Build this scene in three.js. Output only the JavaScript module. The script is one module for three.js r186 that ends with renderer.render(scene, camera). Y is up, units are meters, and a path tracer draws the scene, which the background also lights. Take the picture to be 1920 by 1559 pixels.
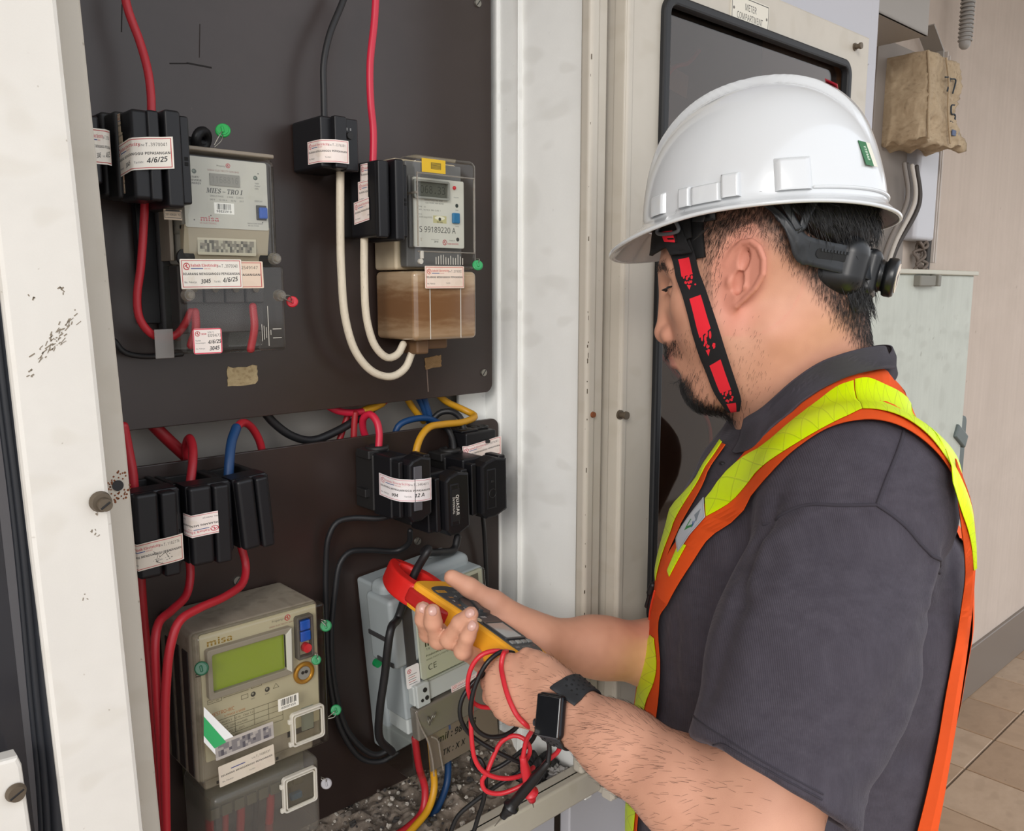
import * as THREE from 'three';
import { RoundedBoxGeometry } from 'three/addons/geometries/RoundedBoxGeometry.js';
import { mergeGeometries, mergeVertices } from 'three/addons/utils/BufferGeometryUtils.js';
import { createNoise3D } from 'simplex-noise';

// ---------- camera, sky, sun, exposure ----------
const scene = new THREE.Scene();
const FPX = 1600, PHI = 42.6 * Math.PI / 180, PITCH = 8.5 * Math.PI / 180;
const camera = new THREE.PerspectiveCamera(2 * Math.atan(779.5 / FPX) * 180 / Math.PI, 1920 / 1559, 0.05, 60);
camera.position.set(0, 1.55, 0.88);
camera.rotation.set(-PITCH, -PHI, 0, 'YXZ');
camera.updateMatrixWorld();
const renderer = new THREE.WebGLRenderer({ antialias: true });
renderer.toneMapping = THREE.LinearToneMapping;
renderer.toneMappingExposure = 1.06;
renderer.shadowMap.enabled = true;
renderer.shadowMap.type = THREE.PCFSoftShadowMap;
const SKY_LOW = [1.36, 1.38, 1.41], SKY_HIGH = [1.18, 1.28, 1.44];
{ // pale overcast sky, brighter and whiter towards the horizon
  const w = 64, h = 32, data = new Float32Array(w * h * 4);
  for (let j = 0; j < h; j++) for (let i = 0; i < w; i++) {
    const el = (j + 0.5) / h * Math.PI - Math.PI / 2, t = Math.max(0, Math.sin(el)), o = (j * w + i) * 4;
    for (let c = 0; c < 3; c++) data[o + c] = SKY_LOW[c] * (1 - t) + SKY_HIGH[c] * t;
    data[o + 3] = 1;
  }
  const sky = new THREE.DataTexture(data, w, h, THREE.RGBAFormat, THREE.FloatType);
  sky.mapping = THREE.EquirectangularReflectionMapping; sky.magFilter = THREE.LinearFilter; sky.needsUpdate = true;
  scene.background = sky; scene.environment = sky;
}
const sun = new THREE.DirectionalLight(0xfff9f2, 1.35); // veiled sun: a very soft, wide source
sun.position.set(-3.8, 3.4, 3.4); sun.target.position.set(0.6, 1.3, 0.1);
sun.castShadow = true; sun.shadow.radius = 38; sun.shadow.mapSize.set(2048, 2048);
Object.assign(sun.shadow.camera, { left: -3, right: 4, top: 3, bottom: -3, near: 0.1, far: 14 });
scene.add(sun, sun.target);

// ---------- helpers ----------
const V = (x, y, z) => new THREE.Vector3(x, y, z);
const CAM = camera.position.clone(), AX = new THREE.Vector3(), AY = new THREE.Vector3(), AZ = new THREE.Vector3();
camera.matrixWorld.extractBasis(AX, AY, AZ); const AF = AZ.clone().negate();
const ray = (px, py) => AF.clone().addScaledVector(AX, (px - 960) / FPX).addScaledVector(AY, (779.5 - py) / FPX);
const P = (px, py, d) => CAM.clone().addScaledVector(ray(px, py), d);          // a place read off the photograph at a known distance
const W = (px, py, z) => { const r = ray(px, py); return CAM.clone().addScaledVector(r, (z - CAM.z) / r.z); };  // ... on a plane parallel to the wall
const WX = (px, py, x) => { const r = ray(px, py); return CAM.clone().addScaledVector(r, (x - CAM.x) / r.x); };
const WY = (px, py, y) => { const r = ray(px, py); return CAM.clone().addScaledVector(r, (y - CAM.y) / r.y); };
let seed = 7; const rnd = () => { seed = (seed + 0x6d2b79f5) | 0; let t = Math.imul(seed ^ (seed >>> 15), 1 | seed); t = (t + Math.imul(t ^ (t >>> 7), 61 | t)) ^ t; return ((t ^ (t >>> 14)) >>> 0) / 4294967296; };
const noise = createNoise3D(rnd);
const clamp = (x, a = 0, b = 1) => Math.min(b, Math.max(a, x));
const smooth = (a, b, x) => { const t = clamp((x - a) / (b - a)); return t * t * (3 - 2 * t); };
const lerp = (a, b, t) => a + (b - a) * t;

const used = {};
const numbered = (n) => { const k = used[n] = (used[n] ?? -1) + 1; return k ? n + '_' + String(k).padStart(3, '0') : n; };
function tag(o, label, category, group, kind) {
  if (label) o.userData.label = label; if (category) o.userData.category = category;
  if (group) o.userData.group = group; if (kind) o.userData.kind = kind;
  return o;
}
function thing(name, label, category, pos = [0, 0, 0], group) {
  const g = new THREE.Group(); g.name = numbered(name); g.position.set(...(pos.isVector3 ? pos.toArray() : pos)); scene.add(g);
  return tag(g, label, category, group);
}
function part(name, geo, mat, parent, label) {
  const m = new THREE.Mesh(Array.isArray(geo) ? merge(geo) : geo, mat);
  m.castShadow = m.receiveShadow = true;
  m.name = parent ? name : numbered(name); (parent || scene).add(m);
  if (label) m.userData.label = label;
  return m;
}
const struct = (name, geo, mat, parent) => { const m = part(name, geo, mat, parent); if (!parent) m.userData.kind = 'structure'; return m; };
function merge(list) {
  return list.length === 1 ? list[0] : mergeGeometries(list.map((g) => {
    const k = g.index ? g.toNonIndexed() : g;
    for (const a of Object.keys(k.attributes)) if (!['position', 'normal', 'uv'].includes(a)) k.deleteAttribute(a);
    if (!k.attributes.uv) k.setAttribute('uv', new THREE.BufferAttribute(new Float32Array(k.attributes.position.count * 2), 2));
    return k;
  }));
}
const at = (g, x = 0, y = 0, z = 0, rx = 0, ry = 0, rz = 0) => g.applyMatrix4(new THREE.Matrix4().compose(V(x, y, z), new THREE.Quaternion().setFromEuler(new THREE.Euler(rx, ry, rz)), V(1, 1, 1)));
// uv in metres by the dominant direction of each face
function metric(g, s = 1) {
  g = g.index ? g.toNonIndexed() : g; const p = g.attributes.position, n = g.attributes.normal, uv = new Float32Array(p.count * 2);
  for (let i = 0; i < p.count; i++) {
    const a = Math.abs(n.getX(i)), b = Math.abs(n.getY(i)), c = Math.abs(n.getZ(i));
    const q = c >= a && c >= b ? [p.getX(i), p.getY(i)] : a >= b ? [p.getZ(i), p.getY(i)] : [p.getX(i), p.getZ(i)];
    uv[2 * i] = q[0] * s; uv[2 * i + 1] = q[1] * s;
  }
  g.setAttribute('uv', new THREE.BufferAttribute(uv, 2)); return g;
}
const box = (w, h, d, r = 0.002, seg = 2) => new RoundedBoxGeometry(w, h, d, seg, Math.min(r, w / 2.01, h / 2.01, d / 2.01));
// a rounded box given by its low and high corner
const span = (x0, x1, y0, y1, z0, z1, r = 0.002) => metric(at(box(x1 - x0, y1 - y0, z1 - z0, r), (x0 + x1) / 2, (y0 + y1) / 2, (z0 + z1) / 2));
const cyl = (r0, r1, h, n = 24) => new THREE.CylinderGeometry(r0, r1, h, n);
const cylZ = (r0, r1, h, n = 24) => at(new THREE.CylinderGeometry(r1, r0, h, n), 0, 0, 0, Math.PI / 2);   // along z, r0 behind, r1 in front
// closed outline [[x, y], ...] extruded along z from z0 by depth
function prism(pts, z0, depth, bevel = 0) {
  const s = new THREE.Shape(pts.map((p) => new THREE.Vector2(p[0], p[1])));
  const g = new THREE.ExtrudeGeometry(s, { depth: depth - 2 * bevel, bevelEnabled: bevel > 0, bevelThickness: bevel, bevelSize: bevel, bevelOffset: -bevel, bevelSegments: 2, curveSegments: 8 });
  return at(g, 0, 0, z0 + bevel);
}
function roundRect(w, h, r, cx = 0, cy = 0) {
  const s = new THREE.Shape(), x = cx - w / 2, y = cy - h / 2;
  s.moveTo(x + r, y); s.lineTo(x + w - r, y); s.absarc(x + w - r, y + r, r, -Math.PI / 2, 0); s.lineTo(x + w, y + h - r); s.absarc(x + w - r, y + h - r, r, 0, Math.PI / 2);
  s.lineTo(x + r, y + h); s.absarc(x + r, y + h - r, r, Math.PI / 2, Math.PI); s.lineTo(x, y + r); s.absarc(x + r, y + r, r, Math.PI, 1.5 * Math.PI); return s;
}
function ringPlate(w, h, r, t, depth, z0 = 0, cx = 0, cy = 0, bevel = 0.001) {   // rounded rectangular ring of breadth t
  const s = roundRect(w, h, r, cx, cy); s.holes.push(roundRect(w - 2 * t, h - 2 * t, Math.max(0.0005, r - t), cx, cy));
  return at(new THREE.ExtrudeGeometry(s, { depth, bevelEnabled: bevel > 0, bevelThickness: bevel, bevelSize: bevel, bevelOffset: -bevel, bevelSegments: 2, curveSegments: 8 }), 0, 0, z0);
}
const flipWind = (g) => { const i = g.index; if (i) { for (let k = 0; k < i.count; k += 3) { const a = i.getX(k + 1); i.setX(k + 1, i.getX(k + 2)); i.setX(k + 2, a); } } else for (const at2 of Object.values(g.attributes)) { const n = at2.itemSize, d = at2.array; for (let k = 0; k < at2.count; k += 3) for (let q = 0; q < n; q++) { const a = (k + 1) * n + q, b = (k + 2) * n + q, t = d[a]; d[a] = d[b]; d[b] = t; } } return g; };   // after a mirroring basis
// thin plate whose whole skin carries the picture spread over its front
function plate(w, h, t, r = 0) {
  const g = new THREE.ExtrudeGeometry(roundRect(w, h, Math.max(r, 0.0002)), { depth: t, bevelEnabled: false, curveSegments: 6 });
  const p = g.attributes.position, uv = g.attributes.uv;
  for (let i = 0; i < p.count; i++) uv.setXY(i, p.getX(i) / w + 0.5, p.getY(i) / h + 0.5);
  return g;
}
function tube(pts, r, closed = false, seg, rad = 10, tension = 0.5) {
  const vs = pts.map((p) => p.isVector3 ? p : V(...p)), c = new THREE.CatmullRomCurve3(vs, closed, 'centripetal', tension);
  const n = seg ?? Math.max(8, Math.round(c.getLength() / 0.005)), g = new THREE.TubeGeometry(c, Math.min(n, 400), r, rad, closed);
  if (closed) return g;
  const ends = [0, 1].map((t) => { const s = new THREE.SphereGeometry(r * 0.999, rad, 6), p = c.getPoint(t); return at(s, p.x, p.y, p.z); });
  return merge([g, ...ends]);
}
// a strip that follows a path of points with side vectors: rows of [left, right] pairs, given thickness along normals
function sheet(rows, thick, normals, closeEnds = true) {
  const n = rows.length, m = rows[0].length, pos = [], uv = [], idx = [];
  for (let s = 0; s < 2; s++) for (let i = 0; i < n; i++) for (let j = 0; j < m; j++) {
    const p = rows[i][j].clone().addScaledVector(normals[i][j], s ? thick : 0); pos.push(p.x, p.y, p.z); uv.push(j / (m - 1), 1 - i / (n - 1));
  }
  const id = (s, i, j) => s * n * m + i * m + j, quad = (a, b, c, d) => idx.push(a, b, c, a, c, d);
  for (let i = 0; i < n - 1; i++) for (let j = 0; j < m - 1; j++) { quad(id(1, i, j), id(1, i + 1, j), id(1, i + 1, j + 1), id(1, i, j + 1)); quad(id(0, i, j), id(0, i, j + 1), id(0, i + 1, j + 1), id(0, i + 1, j)); }
  for (let i = 0; i < n - 1; i++) { quad(id(0, i, 0), id(0, i + 1, 0), id(1, i + 1, 0), id(1, i, 0)); quad(id(1, i, m - 1), id(1, i + 1, m - 1), id(0, i + 1, m - 1), id(0, i, m - 1)); }
  if (closeEnds) for (let j = 0; j < m - 1; j++) { quad(id(1, 0, j), id(1, 0, j + 1), id(0, 0, j + 1), id(0, 0, j)); quad(id(0, n - 1, j), id(0, n - 1, j + 1), id(1, n - 1, j + 1), id(1, n - 1, j)); }
  const g = new THREE.BufferGeometry();
  g.setAttribute('position', new THREE.Float32BufferAttribute(pos, 3)); g.setAttribute('uv', new THREE.Float32BufferAttribute(uv, 2)); g.setIndex(idx);
  g.computeVertexNormals(); return g;
}

// ---------- materials ----------
const lin = (r, g, b) => new THREE.Color().setRGB(r, g, b);
const std = (color, roughness = 0.5, o = {}) => new THREE.MeshPhysicalMaterial({ color, roughness, ...o });
// a mottled colour map: base (sRGB 0-255), variation, then specks / streaks
function mottled(size, base, amount, opt = {}) {
  const { f = 6, specks = 0, speck = [90, 80, 70], streak = 0, blotch = 0, blotchColor = [120, 110, 95], alpha = 0.5, r = 1.6 } = opt;
  const c = document.createElement('canvas'); c.width = c.height = size; const x = c.getContext('2d'), im = x.createImageData(size, size), d = im.data;
  for (let j = 0; j < size; j++) for (let i = 0; i < size; i++) {   // tileable noise on a torus-like fold
    const a = i / size * 2 * Math.PI, b = j / size * 2 * Math.PI, R = f / 6;
    const n = noise(Math.cos(a) * R + 5, Math.sin(a) * R, Math.cos(b) * R + Math.sin(b) * R * 1.7) * 0.5 + noise(Math.cos(a) * R * 4, Math.sin(a) * R * 4 + 9, Math.cos(b) * R * 4 + Math.sin(b) * R * 5) * 0.3 + (rnd() - 0.5) * 0.5
      + (streak ? streak * noise(Math.cos(a) * R * 9, Math.sin(a) * R * 9, Math.cos(b) * 0.25) : 0);
    const bl = blotch ? blotch * smooth(0.25, 0.8, noise(Math.cos(a) * R * 1.6 - 8, Math.sin(a) * R * 1.6, Math.cos(b) * R * 1.6 + Math.sin(b) * 2)) : 0, o = (j * size + i) * 4;
    for (let k = 0; k < 3; k++) d[o + k] = lerp(base[k] + n * amount, blotchColor[k], bl);
    d[o + 3] = 255;
  }
  x.putImageData(im, 0, 0);
  for (let k = 0; k < specks; k++) { x.fillStyle = `rgba(${speck},${alpha * rnd()})`; x.beginPath(); x.ellipse(rnd() * size, rnd() * size, rnd() * r + 0.4, rnd() * r * 1.6 + 0.4, rnd() * 3, 0, 7); x.fill(); }
  const t = new THREE.CanvasTexture(c); t.colorSpace = THREE.SRGBColorSpace; t.wrapS = t.wrapT = THREE.RepeatWrapping; t.anisotropy = 4; return t;
}
const rep = (t, x, y = x) => { const k = t.clone(); k.repeat.set(x, y); return k; };
// print: a canvas in the proportions of the plate, drawn with (ctx, W, H)
function print(w, h, draw, bg = '#f4efe6') {
  const c = document.createElement('canvas'); c.width = w; c.height = h; const x = c.getContext('2d');
  x.fillStyle = bg; x.fillRect(0, 0, w, h); x.textBaseline = 'middle'; draw(x, w, h);
  const t = new THREE.CanvasTexture(c); t.colorSpace = THREE.SRGBColorSpace; t.anisotropy = 8; return t;
}
const text = (x, s, px, py, size, color = '#222', font = 'sans-serif', o = {}) => {
  x.save(); x.translate(px, py); if (o.rot) x.rotate(o.rot); x.scale(o.sx ?? 1, 1); x.font = `${o.style ?? ''} ${size}px ${font}`; x.fillStyle = color; x.textAlign = o.align ?? 'left'; x.fillText(s, 0, 0); x.restore();
};

// ---------- the setting ----------
const FLOOR_Y = 0, WALL_Z = -0.21, FACE = 0.167;
const T = {
  wall: mottled(512, [184, 170, 158], 5, { f: 5, streak: 0.5, specks: 40, speck: [120, 105, 90], alpha: 0.3 }),
  paint: mottled(1024, [228, 224, 216], 4, { f: 5, specks: 30, speck: [110, 95, 75], alpha: 0.5, r: 1.4, blotch: 0.16, blotchColor: [200, 192, 176] }),
  inside: mottled(512, [240, 241, 238], 4, { f: 4, specks: 26, speck: [110, 100, 90], alpha: 0.4, r: 0.8, blotch: 0.16, blotchColor: [188, 186, 178] }),
  tile: mottled(512, [168, 144, 120], 8, { f: 7, blotch: 0.28, blotchColor: [140, 118, 96], specks: 40, alpha: 0.3, speck: [90, 70, 50] }),
  board: mottled(1024, [56, 44, 40], 4, { f: 5, specks: 60, speck: [110, 95, 85], alpha: 0.3, r: 0.9, blotch: 0.25, blotchColor: [50, 38, 31] }),
};
const M = {
  wall: std(0xffffff, 0.85, { map: rep(T.wall, 0.7) }), paint: std(0xffffff, 0.42, { map: rep(T.paint, 2.2) }), inside: std(0xffffff, 0.4, { map: rep(T.inside, 2) }),
  cream: std(0xd6d2cb, 0.45, { map: rep(T.paint, 2.2) }),
  tile: std(0xffffff, 0.38, { map: rep(T.tile, 1.1) }), grout: std(0x6c5c4c, 0.9), base: std(0x6f655c, 0.4, {}), ceiling: std(0xd9d6d0, 0.9),
  board: std(0xe2dedd, 0.36, { map: rep(T.board, 1.4), clearcoat: 0.15, clearcoatRoughness: 0.3 }),
  backplate: std(0xa19b93, 0.55), dark: std(0x17171a, 0.5), rubber: std(0x1a1b1e, 0.55), steel: std(0x9a978f, 0.4, { metalness: 0.85 }), oldSteel: std(0x6d6254, 0.55, { metalness: 0.6 }),
  rust: std(0x7a4526, 0.9), ground: std(0xa8a096, 0.95), lilac: std(0xb4b4ba, 0.5),
  glass: new THREE.MeshPhysicalMaterial({ color: 0xffffff, roughness: 0.03, transmission: 1, thickness: 0, ior: 1.5 }),
  tinted: new THREE.MeshPhysicalMaterial({ color: 0xd8cabf, roughness: 0.04, transmission: 1, thickness: 0, ior: 1.5 }),
};
struct('wall_back', span(-4, 7, -0.1, 3.0, WALL_Z - 0.2, WALL_Z, 0.001), M.wall);
struct('baseboard_back', span(-4, 7, 0, 0.2, WALL_Z, WALL_Z + 0.014, 0.004), M.base);
struct('ceiling', span(-4, 7, 2.95, 3.1, WALL_Z - 0.2, 1.25, 0.002), M.ceiling);
const floorSlab = struct('floor', span(-4, 7, -0.25, -0.006, WALL_Z - 0.2, 3.2, 0.001), M.grout);
{ // the tiles that lie in view beyond the man and round about him
  const S = 0.265, geo = [0, 1, 2].map((k) => { const g = metric(at(box(S - 0.006, 0.012, S - 0.006, 0.0025), 0, -0.006, 0)); const uv = g.attributes.uv; for (let i = 0; i < uv.count; i++) uv.setXY(i, uv.getX(i) + k * 0.37, uv.getY(i) + k * 0.53); return g; });
  const shades = [0xffffff, 0xf4efe9, 0xe9e2da].map((c) => { const m = M.tile.clone(); m.color.set(c); return m; });
  const rest = [];
  const flat = metric(at(new THREE.BoxGeometry(S - 0.006, 0.012, S - 0.006), 0, -0.006, 0));
  for (let i = -25; i < 20; i++) for (let j = 0; j < 12; j++) {
    const x = 2.57 - S / 2 + i * S, z = -0.02 - S / 2 + j * S;
    if (x > 6.8) continue;
    if (x > 2.0 && x < 4.6 && z < 1.0) { const t = new THREE.Mesh(geo[(i * 7 + j * 3 + 60) % 3], shades[(i * 5 + j * 2 + 80) % 3]); t.name = 'tile'; t.receiveShadow = t.castShadow = true; t.position.set(x, 0, z); t.rotation.y = 0; floorSlab.add(t); } else rest.push(at(flat.clone(), x, 0, z));
  }
  const r = part('far_tiles', rest, M.tile, floorSlab); r.userData.kind = 'stuff';
}
{ const g = struct('ground_outside', span(-30, 30, -0.6, -0.26, 3.2, 40, 0.001), M.ground); }

// ---------- the meter cabinet that stands open ----------
const cab = thing('meter_cabinet', 'open white steel meter cabinet with dusty floor and worn painted frame', 'cabinet', [0.5, 0, 0]);
const CB = (name, geo, mat, label, parent) => { const m = part(name, at(Array.isArray(geo) ? merge(geo) : geo, -0.5, 0, 0), mat, parent || cab, label); return m; };
CB('back_plate', span(0.224, 0.80, 0.86, 2.5, -0.066, -0.06), M.backplate, 'grey steel back plate behind the boards');
CB('side_panel', [span(0.797, 0.811, 0.86, 2.5, -0.066, 0.160, 0.002), span(0.790, 0.798, 0.86, 2.5, 0.030, 0.033, 0.001), span(0.7935, 0.798, 0.86, 2.5, -0.03, 0.031, 0.003)], M.inside, 'pale inner side panel');
CB('back_flange', [span(0.740, 0.797, 0.86, 2.5, -0.040, -0.034, 0.002), span(0.7885, 0.797, 0.86, 2.5, -0.036, -0.006, 0.004)], M.inside);
CB('floor_pan', span(0.224, 0.80, 0.868, 0.878, -0.066, 0.158), M.backplate);
CB('sill', [span(0.224, 0.822, 0.868, 0.905, 0.150, 0.167, 0.004), span(0.224, 0.822, 0.893, 0.905, 0.138, 0.160, 0.004)], M.cream, 'dirty cream front sill');
CB('front_post', [span(0.782, 0.800, 0.905, 2.5, 0.148, 0.167, 0.006), span(0.798, 0.815, 0.872, 2.5, 0.10, 0.164, 0.003)], M.cream);
CB('front_post', prism([[0.152, 0.60], [0.2283, 0.60], [0.2275, 1.02], [0.2240, 1.086], [0.2125, 1.50], [0.2040, 1.759], [0.198, 2.3], [0.122, 2.3], [0.150, 1.6], [0.1625, 1.112]], 0.137, 0.03, 0.004), M.paint, 'wide off-white front post, scratched');
CB('door_stop', prism([[0.20, 0.60], [0.2487, 0.60], [0.2475, 1.0], [0.2445, 1.109], [0.2385, 1.41], [0.2265, 1.78], [0.2205, 2.3], [0.15, 2.3], [0.17, 1.6]], 0.132, 0.012, 0.002), M.cream, 'narrow recessed lip beside the post');
CB('lower_panel', span(0.216, 0.80, 0.03, 0.868, 0.09, 0.10), M.lilac);
CB('side_wall', span(0.216, 0.224, 0.86, 2.5, -0.066, 0.13), M.inside);
CB('top_panel', span(0.216, 0.83, 2.49, 2.51, -0.2, 0.165), M.inside);
{ // latch screw in a raised cup on the post, and the rusty hole in the lip beside it
  const p = W(190, 942, FACE + 0.004), s = [cylZ(0.0085, 0.0075, 0.006), at(cylZ(0.0055, 0.005, 0.008), 0.0006, -0.001, 0.006)];
  const m = CB('latch_screw', merge(s).translate(p.x, p.y, p.z), M.oldSteel, 'slotted latch screw');
  part('slot', at(box(0.0085, 0.0014, 0.001, 0.0003), p.x - 0.5, p.y - 0.001, p.z + 0.0105, 0, 0, 0.6), M.dark, m);
  const h = W(221, 911, 0.1445); CB('screw_hole', at(cylZ(0.0045, 0.0045, 0.0012), h.x, h.y, h.z), M.dark, 'empty rusted screw hole');
  const rp = []; for (let k = 0; k < 46; k++) { const a = rnd() * 6.28, d = 0.006 + rnd() * 0.007; rp.push(at(cylZ(0.0006 + rnd() * 0.0007, 0.0006, 0.0008, 6), h.x + Math.cos(a) * d * 0.8, h.y + Math.sin(a) * d - (rnd() < 0.3 ? 0.003 : 0), h.z - 0.0003)); }
  const rs = CB('rust_patch', rp, M.rust, 'flaking rust round the hole'); rs.userData.kind = 'stuff';
  const scr = []; // dark scratches on the post
  for (let k = 0; k < 60; k++) { const t = rnd(), q = W(68 + t * 75 + (rnd() - 0.5) * 22, 680 - t * 88 + (rnd() - 0.5) * 34, FACE + 0.0001); scr.push(at(box(0.001 + rnd() * 0.0045, 0.0004 + rnd() * 0.0006, 0.0003, 0.0001, 1), q.x, q.y, q.z, 0, 0, 0.5 + rnd() * 0.8)); }
  for (const [a, b, n] of [[60, 557, 3], [115, 545, 6], [178, 1000, 6], [160, 1120, 3], [55, 700, 6], [180, 960, 8]]) for (let k = 0; k < n; k++) { const q = W(a + (rnd() - 0.5) * 16, b + (rnd() - 0.5) * 14, FACE + 0.0001); scr.push(at(box(0.001 + rnd() * 0.002, 0.0005 + rnd() * 0.0008, 0.0003, 0.0001, 1), q.x, q.y, q.z, 0, 0, rnd() * 3)); }
  const so = CB('scratch_marks', scr, std(0x8d8272, 0.9)); so.userData.kind = 'stuff';
  for (const [px, py] of [[1112, 778]]) { const q = W(px, py, FACE + 0.001); CB('bolt', at(cylZ(0.004, 0.0035, 0.004), q.x, q.y, q.z), M.rust, 'small rusted bolt head'); }
}
// chips of bare metal along the front edges
{ const chips = []; for (let k = 0; k < 70; k++) { const y = 0.92 + rnd() * 0.95; chips.push(at(box(0.0008 + rnd() * 0.0012, 0.001 + rnd() * 0.006, 0.0006, 0.0002, 1), 0.7835 + rnd() * 0.0015, y, 0.1625 + rnd() * 0.004)); } const c = CB('paint_chips', chips, M.oldSteel); c.userData.kind = 'stuff'; }

// rubble, dust and the torn hole in the corner
{
  const N = 110, D = 46, pos = [], idx = [], uv = [];
  for (let i = 0; i <= N; i++) for (let j = 0; j <= D; j++) {
    const x = 0.22 + i / N * 0.574, z = -0.058 + j / D * 0.203;
    const y = 0.879 + 0.012 * Math.max(0, noise(x * 14, 0, z * 14) + 0.3) + 0.006 * noise(x * 45, 3, z * 45) + 0.003 * noise(x * 130, 3, z * 130) + 0.012 * smooth(0.02, -0.05, z);
    pos.push(x, Math.max(0.8785, y), z); uv.push(x * 6, z * 6);
  }
  for (let i = 0; i < N; i++) for (let j = 0; j < D; j++) { const a = i * (D + 1) + j; idx.push(a, a + 1, a + D + 2, a, a + D + 2, a + D + 1); }
  const g = new THREE.BufferGeometry(); g.setAttribute('position', new THREE.Float32BufferAttribute(pos, 3)); g.setAttribute('uv', new THREE.Float32BufferAttribute(uv, 2)); g.setIndex(idx); g.computeVertexNormals();
  T.dust = mottled(512, [136, 124, 112], 24, { f: 14, specks: 500, speck: [190, 185, 175], alpha: 0.6, r: 2.2 });
  M.dust = std(0xffffff, 0.95, { map: T.dust, bumpMap: T.dust, bumpScale: 0.002 });
  const d = part('debris', g, M.dust); tag(d, 'grey dust and crumbled mortar over the cabinet floor', 'debris', null, 'stuff');
  const chipGeo = [0, 1, 2, 3].map((k) => { const q = new THREE.IcosahedronGeometry(1, 1), p = q.attributes.position; for (let i = 0; i < p.count; i++) { const s = 1 + 0.5 * noise(p.getX(i) * 1.3 + k * 7, p.getY(i) * 1.3, p.getZ(i) * 1.3); p.setXYZ(i, p.getX(i) * s, p.getY(i) * s * 0.55, p.getZ(i) * s); } q.computeVertexNormals(); return q; });
  for (const [shade, n, big] of [[0xb9b2a8, 300, 0.0034], [0x6c645c, 300, 0.0042], [0x3d3a38, 80, 0.0055]]) {
    const list = [];
    for (let k = 0; k < n; k++) { const x = 0.45 + rnd() * 0.34, z = -0.05 + rnd() * 0.19, s = (0.25 + rnd() * rnd()) * big; list.push(at(chipGeo[k % 4].clone().scale(s, s, s), x, 0.884 + 0.012 * Math.max(0, noise(x * 14, 0, z * 14) + 0.3) + 0.003, z, rnd() * 0.8, rnd() * 6, rnd() * 0.8)); }
    const o = part('rubble', list, std(shade, 0.95)); tag(o, shade === 0xb9b2a8 ? 'pale mortar crumbs strewn over the dusty cabinet floor' : shade === 0x6c645c ? 'mid grey rubble bits strewn over the dusty cabinet floor' : 'dark rubble bits strewn over the dusty cabinet floor', 'rubble', null, 'stuff');
  }
  // dark crumpled lump by the torn corner
  const lump = (name, label, c, r, shade, sd, sq) => {
    const q = mergeVertices(new THREE.IcosahedronGeometry(1, 12).deleteAttribute('normal').deleteAttribute('uv'), 1e-4), p = q.attributes.position;
    for (let i = 0; i < p.count; i++) { const v = V(p.getX(i), p.getY(i), p.getZ(i)); const s = 1 + 0.4 * noise(v.x * 1.7 + sd, v.y * 1.7, v.z * 1.7) + 0.22 * Math.abs(noise(v.x * 4 + sd, v.y * 4, v.z * 4)) + 0.08 * noise(v.x * 11, v.y * 11 + sd, v.z * 11); p.setXYZ(i, v.x * s * r, Math.max(-0.4, v.y * s) * r * sq, v.z * s * r * 1.1); }
    q.computeVertexNormals(); const o = part(name, q, std(shade, 0.8)); o.position.copy(c); tag(o, label, 'rubble', null); return o;
  };
  lump('rubble_lump', 'large black crumpled lump in the right corner of the cabinet floor', V(0.765, 0.892, 0.105), 0.021, 0x211f20, 1, 0.95);
  lump('rubble_lump', 'pale grey crumpled lump on the front edge of the black lump', V(0.772, 0.894, 0.132), 0.013, 0x8d8a88, 5, 0.9);
  lump('rubble_lump', 'flat dark grey lump left of the black lump in the corner', V(0.742, 0.886, 0.098), 0.014, 0x3a3735, 9, 0.7);
}

// ---------- the two brown mounting boards ----------
function roundedBoard(x0, x1, y0, y1, r) {
  const s = new THREE.Shape(); s.moveTo(x0, y0); s.lineTo(x1 - r, y0); s.absarc(x1 - r, y0 + r, r, -Math.PI / 2, 0); s.lineTo(x1, y1 - r); s.absarc(x1 - r, y1 - r, r, 0, Math.PI / 2); s.lineTo(x0, y1);
  return metric(at(new THREE.ExtrudeGeometry(s, { depth: 0.004, bevelEnabled: true, bevelThickness: 0.0008, bevelSize: 0.0008, bevelOffset: -0.0008, bevelSegments: 2 }), 0, 0, -0.0048));
}
const boardUp = thing('mounting_board', 'upper dark brown mounting board that carries two meters', 'board', [0.45, 1.4085, 0]);
part('panel', roundedBoard(0.230, 0.7725, 1.4085, 2.42, 0.012).translate(-0.45, -1.4085, 0), M.board, boardUp);
const boardLo = thing('mounting_board', 'lower dark brown mounting board under the wiring gap', 'board', [0.45, 0.9, 0]);
part('panel', roundedBoard(0.230, 0.7835, 0.895, 1.3705, 0.012).translate(-0.45, -0.9, 0), M.board, boardLo);
function boardScrew(b, px, py) { const p = W(px, py, 0.0008).sub(b.position); const s = part('screw', at(cylZ(0.0052, 0.0046, 0.003), p.x, p.y, p.z), M.steel, b); part('slot', at(box(0.0085, 0.0012, 0.0008, 0.0003), p.x, p.y, p.z + 0.0014, 0, 0, 0.9), M.dark, s); }
boardScrew(boardUp, 907, 699); boardScrew(boardUp, 896, 6); boardScrew(boardLo, 445, 1089); boardScrew(boardLo, 783, 1015);
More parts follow.
